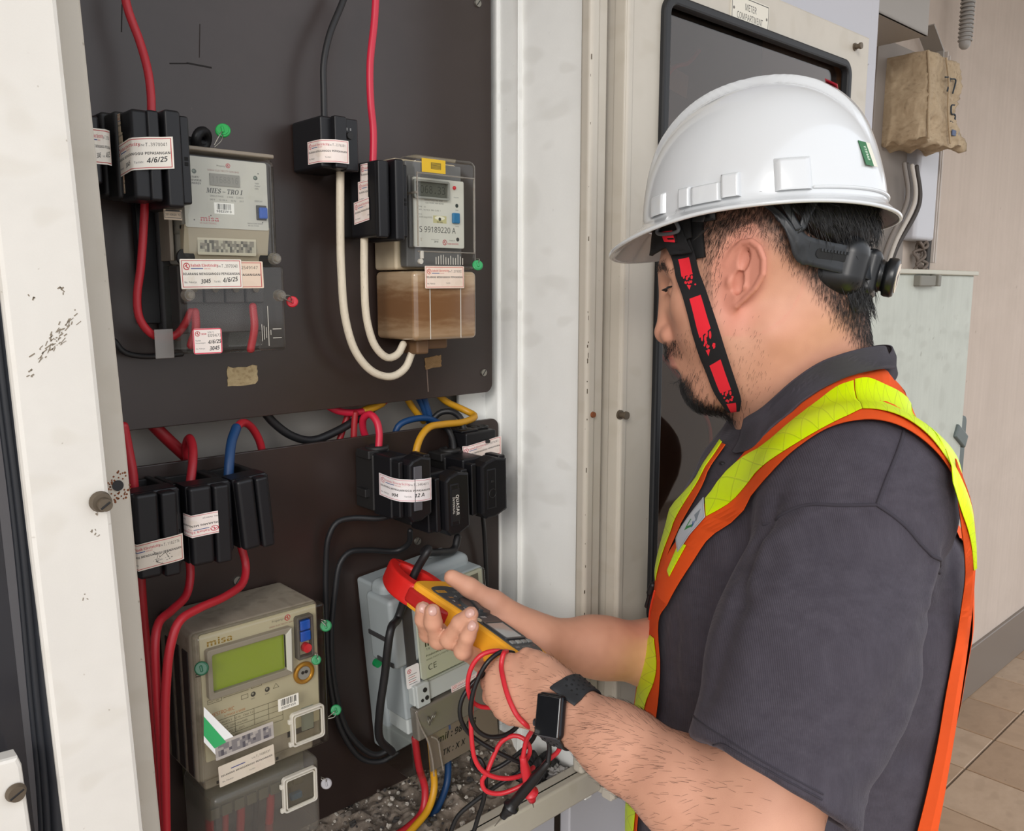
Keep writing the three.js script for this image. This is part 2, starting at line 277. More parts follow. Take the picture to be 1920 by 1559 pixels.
{ // pencil cross and scuffs on the upper board, scraps of tape
  const mk = (x0, y0, x1, y1, w, c, name) => { const a = W(x0, y0, 0.0002), b = W(x1, y1, 0.0002), d = b.clone().sub(a); part(name, at(box(d.length(), w, 0.0003, 0.0001, 1), (a.x + b.x) / 2 - 0.45, (a.y + b.y) / 2 - 1.4085, 0.0002, 0, 0, Math.atan2(d.y, d.x)), std(c, 0.8), boardUp); };
  mk(318, 119, 352, 119, 0.0012, 0x17110f, 'pencil_mark'); mk(350, 118, 397, 127, 0.0016, 0x17110f, 'pencil_mark'); mk(375, 45, 374, 108, 0.0008, 0x2a211e, 'pencil_mark'); mk(229, 8, 228, 60, 0.001, 0x1c1513, 'pencil_mark');
  mk(800, 688, 803, 735, 0.0018, 0x77665c, 'scuff');
  const tape = (px, py, w, h, c, rot, label, z) => {
    const s = new THREE.Shape(), n = 26; for (let k = 0; k < n; k++) { const a = k / n * 4, e = Math.floor(a), f = a - e, j = () => (rnd() - 0.5) * 0.0022; const q = e === 0 ? [-w / 2 + f * w, -h / 2] : e === 1 ? [w / 2, -h / 2 + f * h] : e === 2 ? [w / 2 - f * w, h / 2] : [-w / 2, h / 2 - f * h]; k ? s.lineTo(q[0] + j(), q[1] + j()) : s.moveTo(q[0], q[1]); }
    const p = W(px, py, z).sub(boardUp.position); part('tape', metric(at(new THREE.ExtrudeGeometry(s, { depth: 0.0005, bevelEnabled: false }), p.x, p.y, p.z, 0, 0, rot)), std(0xffffff, 0.85, { map: rep(c, 14) }), boardUp, label);
  };
  T.tape = mottled(128, [176, 156, 118], 16, { f: 6, blotch: 0.5, blotchColor: [140, 118, 84] }); T.tape2 = mottled(128, [146, 116, 78], 14, { f: 6 });
  tape(454, 705, 0.0345, 0.0205, T.tape, 0, 'torn scrap of beige paper tape', 0.0002); tape(812, 680, 0.026, 0.0155, T.tape2, 0.04, 'torn scrap of brown tape', 0.0002);
}

// ---------- next compartment to the right: closed door with a window ----------
const cabR = thing('meter_cabinet', 'closed meter cabinet beside the open one, with a windowed cream door', 'cabinet', [1.15, 0, 0]);
const CR = (name, geo, mat, label, parent) => part(name, at(Array.isArray(geo) ? merge(geo) : geo, -1.15, 0, 0), mat, parent || cabR, label);
CR('body', [span(0.815, 0.828, 0.86, 2.5, -0.2, 0.150, 0.002), span(1.44, 1.535, 0.03, 2.5, -0.2, 0.158, 0.010), span(0.82, 1.5, 1.93, 2.5, 0.12, 0.160, 0.003), span(0.82, 1.5, 0.03, 0.90, 0.09, 0.11, 0.003), span(0.82, 1.5, 0.86, 2.5, -0.066, -0.06)], M.lilac, 'pale grey cabinet body');
CR('inner_board', metric(span(0.85, 1.42, 0.9, 2.0, -0.005, 0)), M.board, 'brown board behind the glass');
const dz = 0.164;
const door = CR('door', [(() => { const s = new THREE.Shape(); s.moveTo(0.828, 0.855); s.lineTo(1.452, 0.855); s.lineTo(1.452, 1.962); s.lineTo(0.828, 1.962); s.closePath(); s.holes.push(roundRect(0.484, 0.82, 0.022, 0.8965 + 0.242, 1.499)); return metric(at(new THREE.ExtrudeGeometry(s, { depth: 0.014, bevelEnabled: true, bevelThickness: 0.003, bevelSize: 0.003, bevelOffset: -0.003, bevelSegments: 3 }), 0, 0, dz)); })(),
  span(0.829, 0.8415, 0.856, 1.961, 0.135, 0.1835, 0.004)], M.cream, 'cream steel door');
CR('gasket', ringPlate(0.490, 0.826, 0.024, 0.0125, 0.008, dz + 0.014, 0.8965 + 0.242, 1.499, 0.003), M.rubber, 'black rubber window gasket', door);
CR('window_pane', span(0.890, 1.388, 1.08, 1.915, dz + 0.008, dz + 0.009, 0.0005), M.tinted, 'smoky window pane', door);
{
  const bolt = (px, py, z) => { const p = W(px, py, z); CR('latch_screw', [at(cylZ(0.006, 0.006, 0.003), p.x, p.y, p.z), at(cylZ(0.0042, 0.004, 0.012, 6), p.x, p.y, p.z + 0.004), at(cylZ(0.0052, 0.005, 0.003), p.x, p.y, p.z + 0.010)], M.oldSteel, 'dark latch screw', door); };
  bolt(1163, 778, dz + 0.018); bolt(1603, 88, dz + 0.018);
  const p0 = W(1395, 2, dz + 0.018), p1 = W(1457, 24, dz + 0.018);
  const tx = print(512, 200, (x, w, h) => { x.strokeStyle = '#3a3733'; x.lineWidth = 6; x.strokeRect(10, 10, w - 20, h - 20); text(x, 'METER', w / 2, 68, 66, '#34312d', 'sans-serif', { align: 'center', sx: 0.8 }); text(x, 'COMPARTMENT', w / 2 - 6, 138, 62, '#34312d', 'sans-serif', { align: 'center', sx: 0.8 }); for (const a of [32, w - 32]) { x.fillStyle = '#5b554c'; x.beginPath(); x.arc(a, 100, 11, 0, 7); x.fill(); } }, '#d9d4c6');
  const pl = CR('name_plate', at(plate(0.094, 0.037, 0.002, 0.001), 1.090, 1.926, dz + 0.017), std(0xffffff, 0.5, { map: tx }), 'engraved plate reading METER COMPARTMENT', door);
  CR('wire', tube([W(1310, 96, 0.03), W(1290, 118, 0.035), W(1262, 128, 0.03), W(1240, 170, 0.02), W(1238, 300, 0.02), W(1232, 520, 0.02)], 0.0035), std(0xb02a22, 0.5), 'red wire seen through the glass');
  CR('wire', tube([W(1215, 560, 0.03), W(1225, 640, 0.04), W(1290, 730, 0.03), W(1330, 800, 0.03), W(1330, 880, 0.03)], 0.0035), std(0xb02a22, 0.5), 'red wire seen through the glass');
  const nt = W(1268, 152, 0.002); CR('paper_note', at(plate(0.062, 0.036, 0.0004), nt.x, nt.y, nt.z, 0, 0, -0.18), std(0x8f857c, 0.9), 'torn paper label behind the glass');
}

// ---------- next compartment to the left: dark glass in a black gasket ----------
const cabL = thing('meter_cabinet', 'neighbouring cabinet at the left edge with dark glass and black gasket', 'cabinet', [-0.15, 0, 0]);
const CL = (name, geo, mat, label, parent) => part(name, at(Array.isArray(geo) ? merge(geo) : geo, 0.15, 0, 0), mat, parent || cabL, label);
CL('body', [span(-0.6, 0.212, 0.6, 2.5, -0.066, -0.06), span(0.206, 0.212, 0.6, 2.5, -0.06, 0.13), span(-0.62, -0.6, 0.03, 2.5, -0.066, 0.1), span(-0.6, 0.205, 0.03, 2.4, 0.045, 0.055)], std(0xb0aeae, 0.6), 'grey cabinet body');
CL('inner_board', span(-0.5, 0.130, 1.215, 1.42, 0.060, 0.065), M.board, 'brown board behind the dark glass');
CL('window_pane', prism([[-0.5, 0.7], [0.150, 0.7], [0.146, 1.1], [0.128, 2.2], [-0.5, 2.2]], 0.142, 0.003), new THREE.MeshPhysicalMaterial({ color: 0xc9c9cc, roughness: 0.06, transmission: 1, thickness: 0, ior: 1.5, specularIntensity: 0.35 }), 'dark window pane');
CL('gasket', [tube([W(118, 1700, 0.154), W(112, 1500, 0.154), W(94, 1300, 0.154), W(66, 1000, 0.154), W(30, 700, 0.154), W(-6, 400, 0.154), W(-60, -100, 0.154)], 0.0078, false, 40, 8), tube([W(96, 1700, 0.152), W(88, 1500, 0.152), W(70, 1300, 0.152), W(42, 1000, 0.152), W(5, 700, 0.152), W(-30, 400, 0.152)], 0.0034, false, 40, 8), tube([W(84, 1700, 0.148), W(76, 1500, 0.148), W(58, 1300, 0.148), W(30, 1000, 0.148), W(-7, 700, 0.148)], 0.0028, false, 40, 8)], std(0x1d2026, 0.5), 'black rubber gasket');
{
  const a = W(0, 1412, 0.178), b = W(34, 1420, 0.178), c = W(42, 1436, 0.178), d = W(62, 1575, 0.178), e = W(0, 1600, 0.178);
  const fr = CL('frame_corner', metric(prism([[a.x - 0.1, a.y], [b.x, b.y], [c.x, c.y], [d.x, d.y], [d.x + 0.002, d.y - 0.2], [e.x - 0.1, e.y - 0.2]].reverse(), 0.160, 0.018, 0.003)), M.paint, 'chipped white frame corner');
  const q = W(31, 1489, 0.181); CL('screw', at(cylZ(0.0075, 0.006, 0.004), q.x, q.y, q.z), M.oldSteel, 'rusty slotted screw', fr); CL('slot', at(box(0.011, 0.0014, 0.001, 0.0003), q.x, q.y, q.z + 0.002, 0, 0, 0.5), M.dark, null, fr);
}

// ---------- electricity meters ----------
const onG = (g) => (name, geo, mat, label, parent) => part(name, (Array.isArray(geo) ? merge(geo) : geo).translate(-g.position.x, -g.position.y, -g.position.z), mat, parent || g, label);
M.greyPlastic = std(0xb4b2aa, 0.45); M.cream = std(0xd0c0a4, 0.5); M.darkGrey = std(0x3a393a, 0.55); M.black = std(0x131315, 0.42, { specularIntensity: 0.6 }); M.blackDull = std(0x1b1a1a, 0.6);
M.blueKey = std(0x1450b0, 0.4); M.redKey = std(0xc8222e, 0.4); M.sealGreen = std(0x1b9a58, 0.3, { transmission: 0.35, thickness: 0 }); M.sealRed = std(0xe0283a, 0.3, { transmission: 0.3, thickness: 0 }); M.sealGrey = std(0xb8b5b8, 0.35, { transmission: 0.3, thickness: 0 });
M.clear = new THREE.MeshPhysicalMaterial({ color: 0xf4f4f0, roughness: 0.06, transmission: 1, thickness: 0, ior: 1.45 });
M.hazy = new THREE.MeshPhysicalMaterial({ color: 0xe6e2da, roughness: 0.28, transmission: 0.92, thickness: 0, ior: 1.45 });
M.clearEdge = new THREE.MeshPhysicalMaterial({ color: 0xded8d0, roughness: 0.15, transmission: 0.8, thickness: 0 });
M.frame = new THREE.MeshPhysicalMaterial({ color: 0xf0ece2, roughness: 0.25, transmission: 0.45, thickness: 0 });
const scribble = (x, s, px, py, size, rot = -0.08) => text(x, s, px, py, size, '#191919', 'sans-serif', { style: 'italic bold', rot, sx: 0.85 });
function emblem(x, cx, cy, r, c = '#b3202c') { x.strokeStyle = c; x.lineWidth = r * 0.28; x.beginPath(); x.arc(cx, cy, r, 0.6, 6.6); x.stroke(); x.beginPath(); x.moveTo(cx - r * 0.6, cy + r * 0.1); x.lineTo(cx, cy - r * 0.5); x.lineTo(cx + r * 0.1, cy + r * 0.4); x.lineTo(cx + r * 0.65, cy + r * 0.35); x.stroke(); }
// the utility's seal label
function sealLabel(o = {}) {
  return print(512, 224, (x, w, h) => {
    for (let k = 0; k < 14; k++) { x.fillStyle = `rgba(150,120,90,${0.05 * rnd() * (o.dirt ?? 1)})`; x.beginPath(); x.arc(rnd() * w, rnd() * h, 20 + rnd() * 60, 0, 7); x.fill(); }
    x.strokeStyle = o.line ?? '#b5403f'; x.lineWidth = 5; x.strokeRect(14, 12, w - 28, h - 24);
    if (o.faded !== 2) { emblem(x, 52, 56, 24, o.line ?? '#b3202c'); text(x, 'Sabah Electricity', 84, 48, 29, o.line ?? '#b3202c', 'serif', { style: 'bold', sx: 0.92 }); x.fillStyle = '#3c4f86'; x.fillRect(86, 68, 100, 7); text(x, 'SDN BHD', 192, 72, 13, '#a33'); }
    else { x.fillStyle = '#39407a'; x.fillRect(110, 62, 130, 10); }
    text(x, 'S/N: ', 300, 54, 20, '#333'); text(x, o.sn ?? 'T.3970041', 340, 52, 33, '#26241f', 'monospace', { sx: 0.78 });
    text(x, 'DILARANG MENGGANGGU PEPASANGAN', w / 2, 112, 25, '#2b2926', 'sans-serif', { align: 'center', style: 'bold', sx: 0.98 });
    text(x, 'No. Pekerja:', 26, 176, 19, '#333'); text(x, 'Tarikh:', 270, 172, 19, '#555');
    if (o.no) scribble(x, o.no, 158, 172, 44); if (o.date) scribble(x, o.date, 342, 164, 50);
    if (o.torn) { x.strokeStyle = '#4a443c'; x.lineWidth = 4; x.beginPath(); x.moveTo(250, 90); x.lineTo(290, 120); x.lineTo(270, 180); x.lineTo(330, 215); x.moveTo(300, 150); x.lineTo(350, 120); x.lineTo(380, 170); x.stroke(); x.fillStyle = 'rgba(60,54,48,.6)'; for (let k = 0; k < 26; k++) x.fillRect(230 + rnd() * 170, 110 + rnd() * 90, 4 + rnd() * 12, 3 + rnd() * 6); }
  }, o.bg ?? '#e9e3d8');
}
const barcode = (x, x0, y0, w, h, n = 26) => { x.fillStyle = '#1c1c1c'; let p = 0; while (p < 1) { const a = (1 + Math.floor(rnd() * 3)) / (n * 2.4); x.fillRect(x0 + p * w, y0, a * w, h); p += a + (1 + Math.floor(rnd() * 3)) / (n * 2.4); } };
const smudge = (w, h, nx, ny, dark, bg) => print(w, h, (x) => { const a = w / nx, b = h / ny; for (let i = 0; i < nx; i++) for (let j = 1; j < ny - 1; j++) { const v = rnd(); const s = i < 1 || i > nx - 2 ? 0.15 : v < 0.3 ? 0.2 : v < 0.75 ? 0.6 : 1; x.fillStyle = `rgba(${dark},${s * 0.8})`; x.fillRect(i * a, j * b, a + 0.5, b + 0.5); } }, bg);
const plain = (tex, rough = 0.6, o = {}) => std(0xffffff, rough, { map: tex, ...o });
const lcd = (digits, bg, fg, w = 256, h = 96) => print(w, h, (x) => { text(x, digits, w / 2, h / 2, h * 0.72, fg, 'monospace', { align: 'center', sx: 0.82 }); }, bg);
const seal = (mkp, p, q, mat, r = 0.0052, label = 'seal on a twisted wire') => { const c = mkp('seal', at(merge([new THREE.CylinderGeometry(r, r, r * 0.9, 18), at(new THREE.TorusGeometry(r, r * 0.32, 8, 18), 0, 0, 0, Math.PI / 2), at(box(r * 0.5, r * 1.4, r * 1.2, r * 0.2), 0, 0, 0)]), p.x, p.y, p.z, 1.2, 0, 0.5), mat, label); if (q) mkp('seal_wire', [tube([q, q.clone().lerp(p, 0.5).add(V(0, 0.003, 0.004)), p], 0.0006, false, 16, 5), tube([q.clone().add(V(0, -0.002, 0)), q.clone().lerp(p, 0.5).add(V(0.001, -0.003, 0.003)), p], 0.0006, false, 16, 5)], M.steel, null, c); return c; };
const clearScrew = (mkp, x, y, z) => mkp('cover_screw', [at(cylZ(0.006, 0.0052, 0.007), x, y, z), at(cylZ(0.0034, 0.003, 0.004), x, y, z + 0.005)], M.hazy);

{ // meter 1: upper left, grey face with a blue key, clear terminal cover below
  const g = thing('electricity_meter', 'upper left grey single-phase meter with blue button and clear empty-looking terminal cover', 'electricity meter', [0.374, 1.486, 0.001]), m = onG(g);
  m('base', span(0.322, 0.425, 1.486, 1.676, 0.001, 0.018, 0.004), M.darkGrey);
  m('side_plate', span(0.304, 0.3222, 1.515, 1.640, 0.001, 0.012, 0.001), M.black, 'black backing plate');
  m('housing', [span(0.3305, 0.4195, 1.600, 1.6745, 0.018, 0.0605, 0.006), span(0.3305, 0.4195, 1.572, 1.603, 0.018, 0.054, 0.004)], M.greyPlastic);
  const slope = prism([[1.574, 0.0545], [1.574, 0.050], [1.610, 0.050], [1.610, 0.0625]].map(([a, b]) => [b, a]), 0, 0.087, 0.0005);
  const tp = print(640, 512, (x, w, h) => {
    for (let k = 0; k < 30; k++) { x.fillStyle = `rgba(120,118,108,${0.04 * rnd()})`; x.beginPath(); x.arc(rnd() * w, rnd() * h, 20 + rnd() * 80, 0, 7); x.fill(); }
    text(x, 'Property of', 250, 52, 17, '#3a3a38'); emblem(x, 338, 46, 15); text(x, 'SABAH ELECTRICITY SDN BHD', 300, 88, 18, '#7a4a44', 'sans-serif', { align: 'center' });
    for (const [a, b] of [[82, 108], [548, 118]]) { x.fillStyle = '#4d5650'; x.beginPath(); x.arc(a, b, 17, 0, 7); x.fill(); x.fillStyle = '#7d8a80'; x.beginPath(); x.arc(a - 3, b - 3, 9, 0, 7); x.fill(); }
    for (const [a, b] of [[50, 72], [572, 84], [66, 458], [592, 452], [190, 420]]) { x.fillStyle = '#444'; x.beginPath(); x.arc(a, b, 5, 0, 7); x.fill(); }
    ['START/', 'REVERSE', 'ENERGY'].forEach((s, i) => text(x, s, 52, 148 + i * 22, 20, '#3f3f3d', 'sans-serif', { style: 'bold' })); ['1000', 'Pulse/', 'kWh'].forEach((s, i) => text(x, s, 540, 158 + i * 20, 16, '#444'));
    text(x, 'MIES – TRO I', 300, 238, 50, '#3a3a3a', 'serif', { align: 'center', style: 'italic bold', sx: 0.86 });
    text(x, 'SINGLE PHASE      2 WIRE     CLASS 2', 318, 276, 16, '#4a4a48', 'sans-serif', { align: 'center' }); text(x, '240 V       10-100 A       50 Hz      2017', 318, 302, 16, '#4a4a48', 'sans-serif', { align: 'center' });
    x.fillStyle = '#f6f6f4'; x.fillRect(218, 322, 152, 82); barcode(x, 240, 330, 106, 42); text(x, '98835910', 292, 386, 24, '#222', 'monospace', { align: 'center', style: 'bold' });
    text(x, 'DISPLAY', 566, 292, 17, '#444', 'sans-serif', { align: 'center' });
    text(x, 'misa', 108, 446, 48, '#b5535a', 'sans-serif', { style: 'bold', sx: 1.3 }); x.fillStyle = '#cfd0ca'; x.fillRect(100, 446, 170, 4); text(x, 'MI-ELECTRONIC', 104, 478, 16, '#a86a66', 'sans-serif', { sx: 1.1 }); text(x, 'MALAYSIAN MADE', 470, 462, 15, '#555'); text(x, 'MS IEC 61036', 474, 480, 14, '#555');
  }, '#c3c2bb');
  const fp = m('faceplate', at(plate(0.085, 0.066, 0.0022, 0.002), 0.374, 1.6405, 0.0605), plain(tp, 0.55), 'grey printed faceplate');
  m('display', at(plate(0.030, 0.0112, 0.0012), 0.3722, 1.6535, 0.0625), plain(lcd('1168816', '#87857f', '#716f6a'), 0.3), 'grey display', fp);
  m('button_frame', span(0.4035, 0.4145, 1.6175, 1.632, 0.0625, 0.0640, 0.0008), M.darkGrey, null, fp); m('button', span(0.4055, 0.4138, 1.6186, 1.6298, 0.0635, 0.0680, 0.0014), M.blueKey, 'blue push button', fp);
  m('sloping_panel', at(slope, 0.3305, 0, 0, 0, -Math.PI / 2, 0).translate(0.087, 0, 0), std(0xaca18c, 0.55), 'beige sloping panel');
  for (const x of [0.333, 0.4165]) m('corner_recess', at(cylZ(0.0085, 0.0085, 0.004), x, 1.579, 0.0545), M.blackDull);
  m('number_plate', at(plate(0.060, 0.017, 0.001, 0.0012), 0.3735, 1.5905, 0.0585, 0.05), plain(smudge(480, 136, 26, 6, '60,56,50', '#c9c2ae'), 0.6), 'blurred serial number plate');
  m('terminal_block', [span(0.330, 0.419, 1.505, 1.572, 0.018, 0.040, 0.002), ...[0, 1, 2, 3].map((k) => span(0.3325 + k * 0.0215, 0.3525 + k * 0.0215, 1.535, 1.5715, 0.03, 0.046, 0.002))], std(0x4a4545, 0.55), 'dark terminal block');
  for (let k = 0; k < 4; k++) m('terminal_screw', at(cylZ(0.0038, 0.0034, 0.003), 0.3425 + k * 0.0215, 1.549, 0.0472), M.oldSteel);
  for (const [a, b] of [[[358, 648], [366, 585]], [[470, 655], [474, 575]]]) { const p = W(a[0], a[1], 0.052), q = W(b[0], b[1], 0.05); m('terminal_wire', tube([p, p.clone().lerp(q, 0.5).add(V(0.0015, 0, 0.003)), q], 0.0040), std(0xb02430, 0.45), 'red wire behind the clear cover'); }
  m('upper_cover', span(0.327, 0.4245, 1.5735, 1.681, 0.020, 0.0705, 0.011), M.clear, 'clear upper cover');
  m('terminal_cover', span(0.3225, 0.4255, 1.4865, 1.5730, 0.020, 0.0750, 0.004), M.clear, 'clear terminal cover');
  m('cover_rim', [span(0.3225, 0.3265, 1.576, 1.638, 0.02, 0.045, 0.001), span(0.328, 0.424, 1.6785, 1.6825, 0.03, 0.066, 0.0015)], std(0xa09484, 0.5, { transmission: 0.3, thickness: 0 }));
  clearScrew(m, 0.3255, 1.5435, 0.075); clearScrew(m, 0.4195, 1.5425, 0.075); clearScrew(m, 0.4180, 1.5795, 0.0705);
  m('label', at(plate(0.083, 0.0262, 0.0004, 0.001), 0.3605, 1.5625, 0.0752, 0, 0, 0.015), plain(sealLabel({ sn: 'T.2549147', bg: '#e2cdb8' })), 'older seal label');
  m('label', at(plate(0.0605, 0.0275, 0.0004, 0.001), 0.3490, 1.5635, 0.0758, 0, 0, 0.015), plain(sealLabel({ sn: 'T.3970040', no: '3045', date: '4/6/25' })), 'newer seal label');
  const small = print(256, 224, (x, w, h) => { x.strokeStyle = '#d8455a'; x.lineWidth = 10; x.strokeRect(6, 6, w - 12, h - 12); emblem(x, 42, 46, 20); text(x, 'SESB', 74, 48, 20, '#b3202c', 'sans-serif', { style: 'bold' }); text(x, 'S/N: Y.', 130, 34, 20, '#444'); text(x, 'E09473', 130, 64, 34, '#37332d', 'monospace'); text(x, 'Tarikh', 20, 106, 17, '#444'); text(x, 'Pemasangan:', 20, 126, 15, '#444'); text(x, 'No. Pekerja:', 20, 176, 15, '#444'); scribble(x, '4/6/25', 128, 122, 46, -0.05); scribble(x, '3045', 138, 178, 48, -0.05); }, '#f1e6de');
  m('label', at(plate(0.0285, 0.0245, 0.0004, 0.0025), 0.3415, 1.4995, 0.0756), plain(small), 'small red bordered label');
  m('relief_marks', [0, 1, 2, 3, 4].map((k) => span(0.398 + k * 0.0024, 0.3985 + k * 0.0024, 1.497 + k * 0.0015, 1.514 - k * 0.0015, 0.0751, 0.0755, 0.0001)).concat([span(0.410, 0.4195, 1.4995, 1.5002, 0.0751, 0.0755, 0.0001), span(0.410, 0.4195, 1.5085, 1.5092, 0.0751, 0.0755, 0.0001), span(0.405, 0.4056, 1.492, 1.532, 0.0751, 0.0756, 0.0001)]), M.frame).userData.kind = 'stuff';
  seal(m, W(418, 245, 0.055), W(402, 272, 0.06), std(0x25a04e, 0.35), 0.0056, 'green seal above the meter'); seal(m, W(548, 566, 0.072), V(0.4195, 1.5425, 0.081), M.sealRed, 0.0046, 'red seal on a wire');
  { const p = W(378, 262, 0.035); m('cable_gland', [at(new THREE.TorusGeometry(0.008, 0.005, 10, 20), p.x, p.y, p.z, 0.4, 0.5, 0), at(box(0.028, 0.013, 0.02, 0.005), p.x - 0.006, p.y - 0.004, p.z - 0.01)], M.black, 'black plastic gland'); }
  { const p = W(308, 645, 0.05); m('tape_strip', at(box(0.0185, 0.028, 0.0012, 0.0006), p.x, p.y, p.z, 0, 0.1, 0), new THREE.MeshPhysicalMaterial({ color: 0xd8d4d0, roughness: 0.35, transmission: 0.75, thickness: 0 }), 'strip of clear tape'); }
}
{ // meter 2: upper right, clear housing over a white face, brown-stained lower cover
  const g = thing('electricity_meter', 'upper right clear-cased meter with brown stained lower cover and yellow sticker', 'electricity meter', [0.63, 1.489, 0.001]), m = onG(g);
  m('base', span(0.583, 0.6765, 1.571, 1.698, 0.001, 0.046, 0.004), M.cream, 'cream moulded base');
  m('inner_housing', [span(0.589, 0.671, 1.574, 1.694, 0.046, 0.060, 0.002), span(0.5905, 0.6445, 1.596, 1.678, 0.058, 0.064, 0.002)], std(0x6a6a6c, 0.45), 'dark grey inner housing');
  m('clear_case', span(0.584, 0.677, 1.5715, 1.699, 0.046, 0.0845, 0.009), M.clear, 'clear front case');
  m('case_rib', [span(0.5845, 0.588, 1.655, 1.6575, 0.05, 0.0855, 0.0008), span(0.5865, 0.588, 1.597, 1.679, 0.0835, 0.0858, 0.0006), span(0.5865, 0.671, 1.677, 1.6785, 0.0835, 0.0858, 0.0006), span(0.5865, 0.671, 1.5905, 1.592, 0.0835, 0.0858, 0.0006), span(0.6695, 0.671, 1.592, 1.677, 0.0835, 0.0858, 0.0006)], M.clearEdge, 'raised ribs of the clear case');
  const tp = print(640, 680, (x, w, h) => {
    x.fillStyle = '#cfcfca'; x.fillRect(0, 0, 14, h);
    text(x, 'SINGLE PHASE TWO WIRE', 250, 214, 20, '#4b4b49', 'sans-serif', { align: 'center' }); text(x, 'ELECTRONIC KWH METER', 262, 240, 20, '#4b4b49', 'sans-serif', { align: 'center' });
    text(x, 'TYPE  S1', 60, 284, 19, '#3d3d3b', 'monospace'); text(x, '240V, 10(100)A 50Hz CLASS 1', 60, 312, 19, '#3d3d3b', 'monospace', { sx: 0.9 }); text(x, 'MS IEC', 60, 356, 15, '#666'); text(x, '1000 imp/kWh', 62, 384, 24, '#77756c', 'serif', { style: 'italic' });
    x.fillStyle = '#c9c493'; x.fillRect(242, 362, 170, 74); x.fillStyle = '#f2f0df'; x.beginPath(); x.ellipse(326, 384, 64, 20, 0, 0, 7); x.fill(); x.fillStyle = '#3a3a2c'; x.beginPath(); x.arc(326, 396, 17, 0, 7); x.fill(); text(x, 'TEST SEAL', 326, 426, 17, '#333', 'sans-serif', { align: 'center', style: 'bold' });
    text(x, 'S 99189220 A', 66, 504, 78, '#2f2f2f', 'sans-serif', { sx: 0.98 });
    text(x, 'Y', 76, 606, 40, '#a08d74', 'serif'); text(x, 'MANUFACTURED', 212, 602, 13, '#666'); text(x, '2010', 250, 622, 24, '#444', 'sans-serif', { style: 'bold' }); emblem(x, 386, 626, 24); text(x, 'Sabah Electricity', 420, 636, 20, '#b3202c', 'serif', { style: 'bold', sx: 0.85 }); text(x, 'Property of', 446, 604, 14, '#555');
    for (const [a, b, c] of [[548, 248, '#23302c'], [556, 590, '#3a3a3a']]) { x.fillStyle = c; x.beginPath(); x.arc(a, b, 20, 0, 7); x.fill(); } text(x, 'Reset', 530, 292, 15, '#555'); text(x, 'Pulse/kWh', 508, 166, 14, '#777'); text(x, 'Display', 526, 456, 15, '#555');
  }, '#dcdcd5');
  const fp = m('faceplate', at(plate(0.0745, 0.0785, 0.002, 0.002), 0.6320, 1.6365, 0.0645), plain(tp, 0.5), 'white printed faceplate');
  m('display_bezel', [ringPlate(0.0520, 0.0215, 0.0025, 0.0025, 0.0035, 0.0665, 0.6195, 1.6625, 0.0005)], std(0x9a9c98, 0.35), 'bevelled display frame', fp); m('display', at(plate(0.047, 0.0165, 0.001), 0.6195, 1.6625, 0.0662), plain(lcd('0068.33', '#5a5c54', '#33352f'), 0.2), 'grey display', fp);
  m('button', span(0.6505, 0.6610, 1.6262, 1.6385, 0.0662, 0.0700, 0.0014), std(0x2478ae, 0.45), 'blue button', fp); m('indicator', at(new THREE.SphereGeometry(0.0023, 14, 10), 0.6545, 1.6675, 0.0672), std(0xe03040, 0.25), 'red indicator lamp', fp);
  m('sticker', at(plate(0.0335, 0.0150, 0.0004), 0.6105, 1.6868, 0.0848), plain(print(256, 112, (x) => { x.fillStyle = '#6b5c12'; x.fillRect(96, 28, 110, 54); x.fillStyle = '#d0a81e'; for (let k = 0; k < 5; k++) x.fillRect(102, 34 + k * 10, 98, 3); }, '#d9b01e')), 'yellow sticker');
  T.stain = print(256, 256, (x, w, h) => { const im = x.createImageData(w, h); for (let j = 0; j < h; j++) for (let i = 0; i < w; i++) { const n = noise(i / 60, j / 22, 4) * 0.06 + noise(i / 14, j / 8, 9) * 0.02, t = clamp(j / h + n), k = t < 0.45 ? lerp(0, 1, smooth(0.05, 0.45, t)) : 1 - 0.75 * smooth(0.6, 0.95, t), c = [0, 1, 2].map((q) => lerp([186, 160, 128][q], [128, 92, 60][q], k)); im.data.set([...c, 255], (j * w + i) * 4); } x.putImageData(im, 0, 0); });
  const lc = at(box(0.094, 0.080, 0.080, 0.006, 4), 0.63, 1.5295, 0.0415); { const p = lc.attributes.position, uv = lc.attributes.uv; for (let i = 0; i < p.count; i++) uv.setXY(i, (p.getX(i) + p.getZ(i) - 0.58) / 0.18, (p.getY(i) - 1.489) / 0.081); }
  m('terminal_cover', lc, std(0xffffff, 0.18, { map: T.stain, clearcoat: 0.8, clearcoatRoughness: 0.08, transmission: 0.12, thickness: 0 }), 'brown stained terminal cover'); m('cover_rim', [span(0.6045, 0.6055, 1.491, 1.569, 0.0815, 0.0825, 0.0003), span(0.650, 0.651, 1.491, 1.569, 0.0815, 0.0825, 0.0003)], M.frame);
  m('entry_flap', [span(0.600, 0.618, 1.472, 1.4895, 0.03, 0.062, 0.003), span(0.620, 0.652, 1.477, 1.4895, 0.01, 0.055, 0.003)], std(0x6e5238, 0.6), 'brown cable entry flaps');
  m('label', at(plate(0.0575, 0.0255, 0.0004, 0.001), 0.6245, 1.5625, 0.0850, 0, 0, 0.008), plain(sealLabel({ sn: 'T.2376382', bg: '#ecd9c9', line: '#c4584a' })), 'pink seal label');
  m('latch', [span(0.5895, 0.5935, 1.583, 1.592, 0.084, 0.087, 0.0008), at(cylZ(0.003, 0.003, 0.003), 0.5895, 1.580, 0.0855)], M.frame); seal(m, V(0.6715, 1.577, 0.089), V(0.6725, 1.585, 0.086), std(0x2a9a58, 0.35), 0.0050, 'green seal');
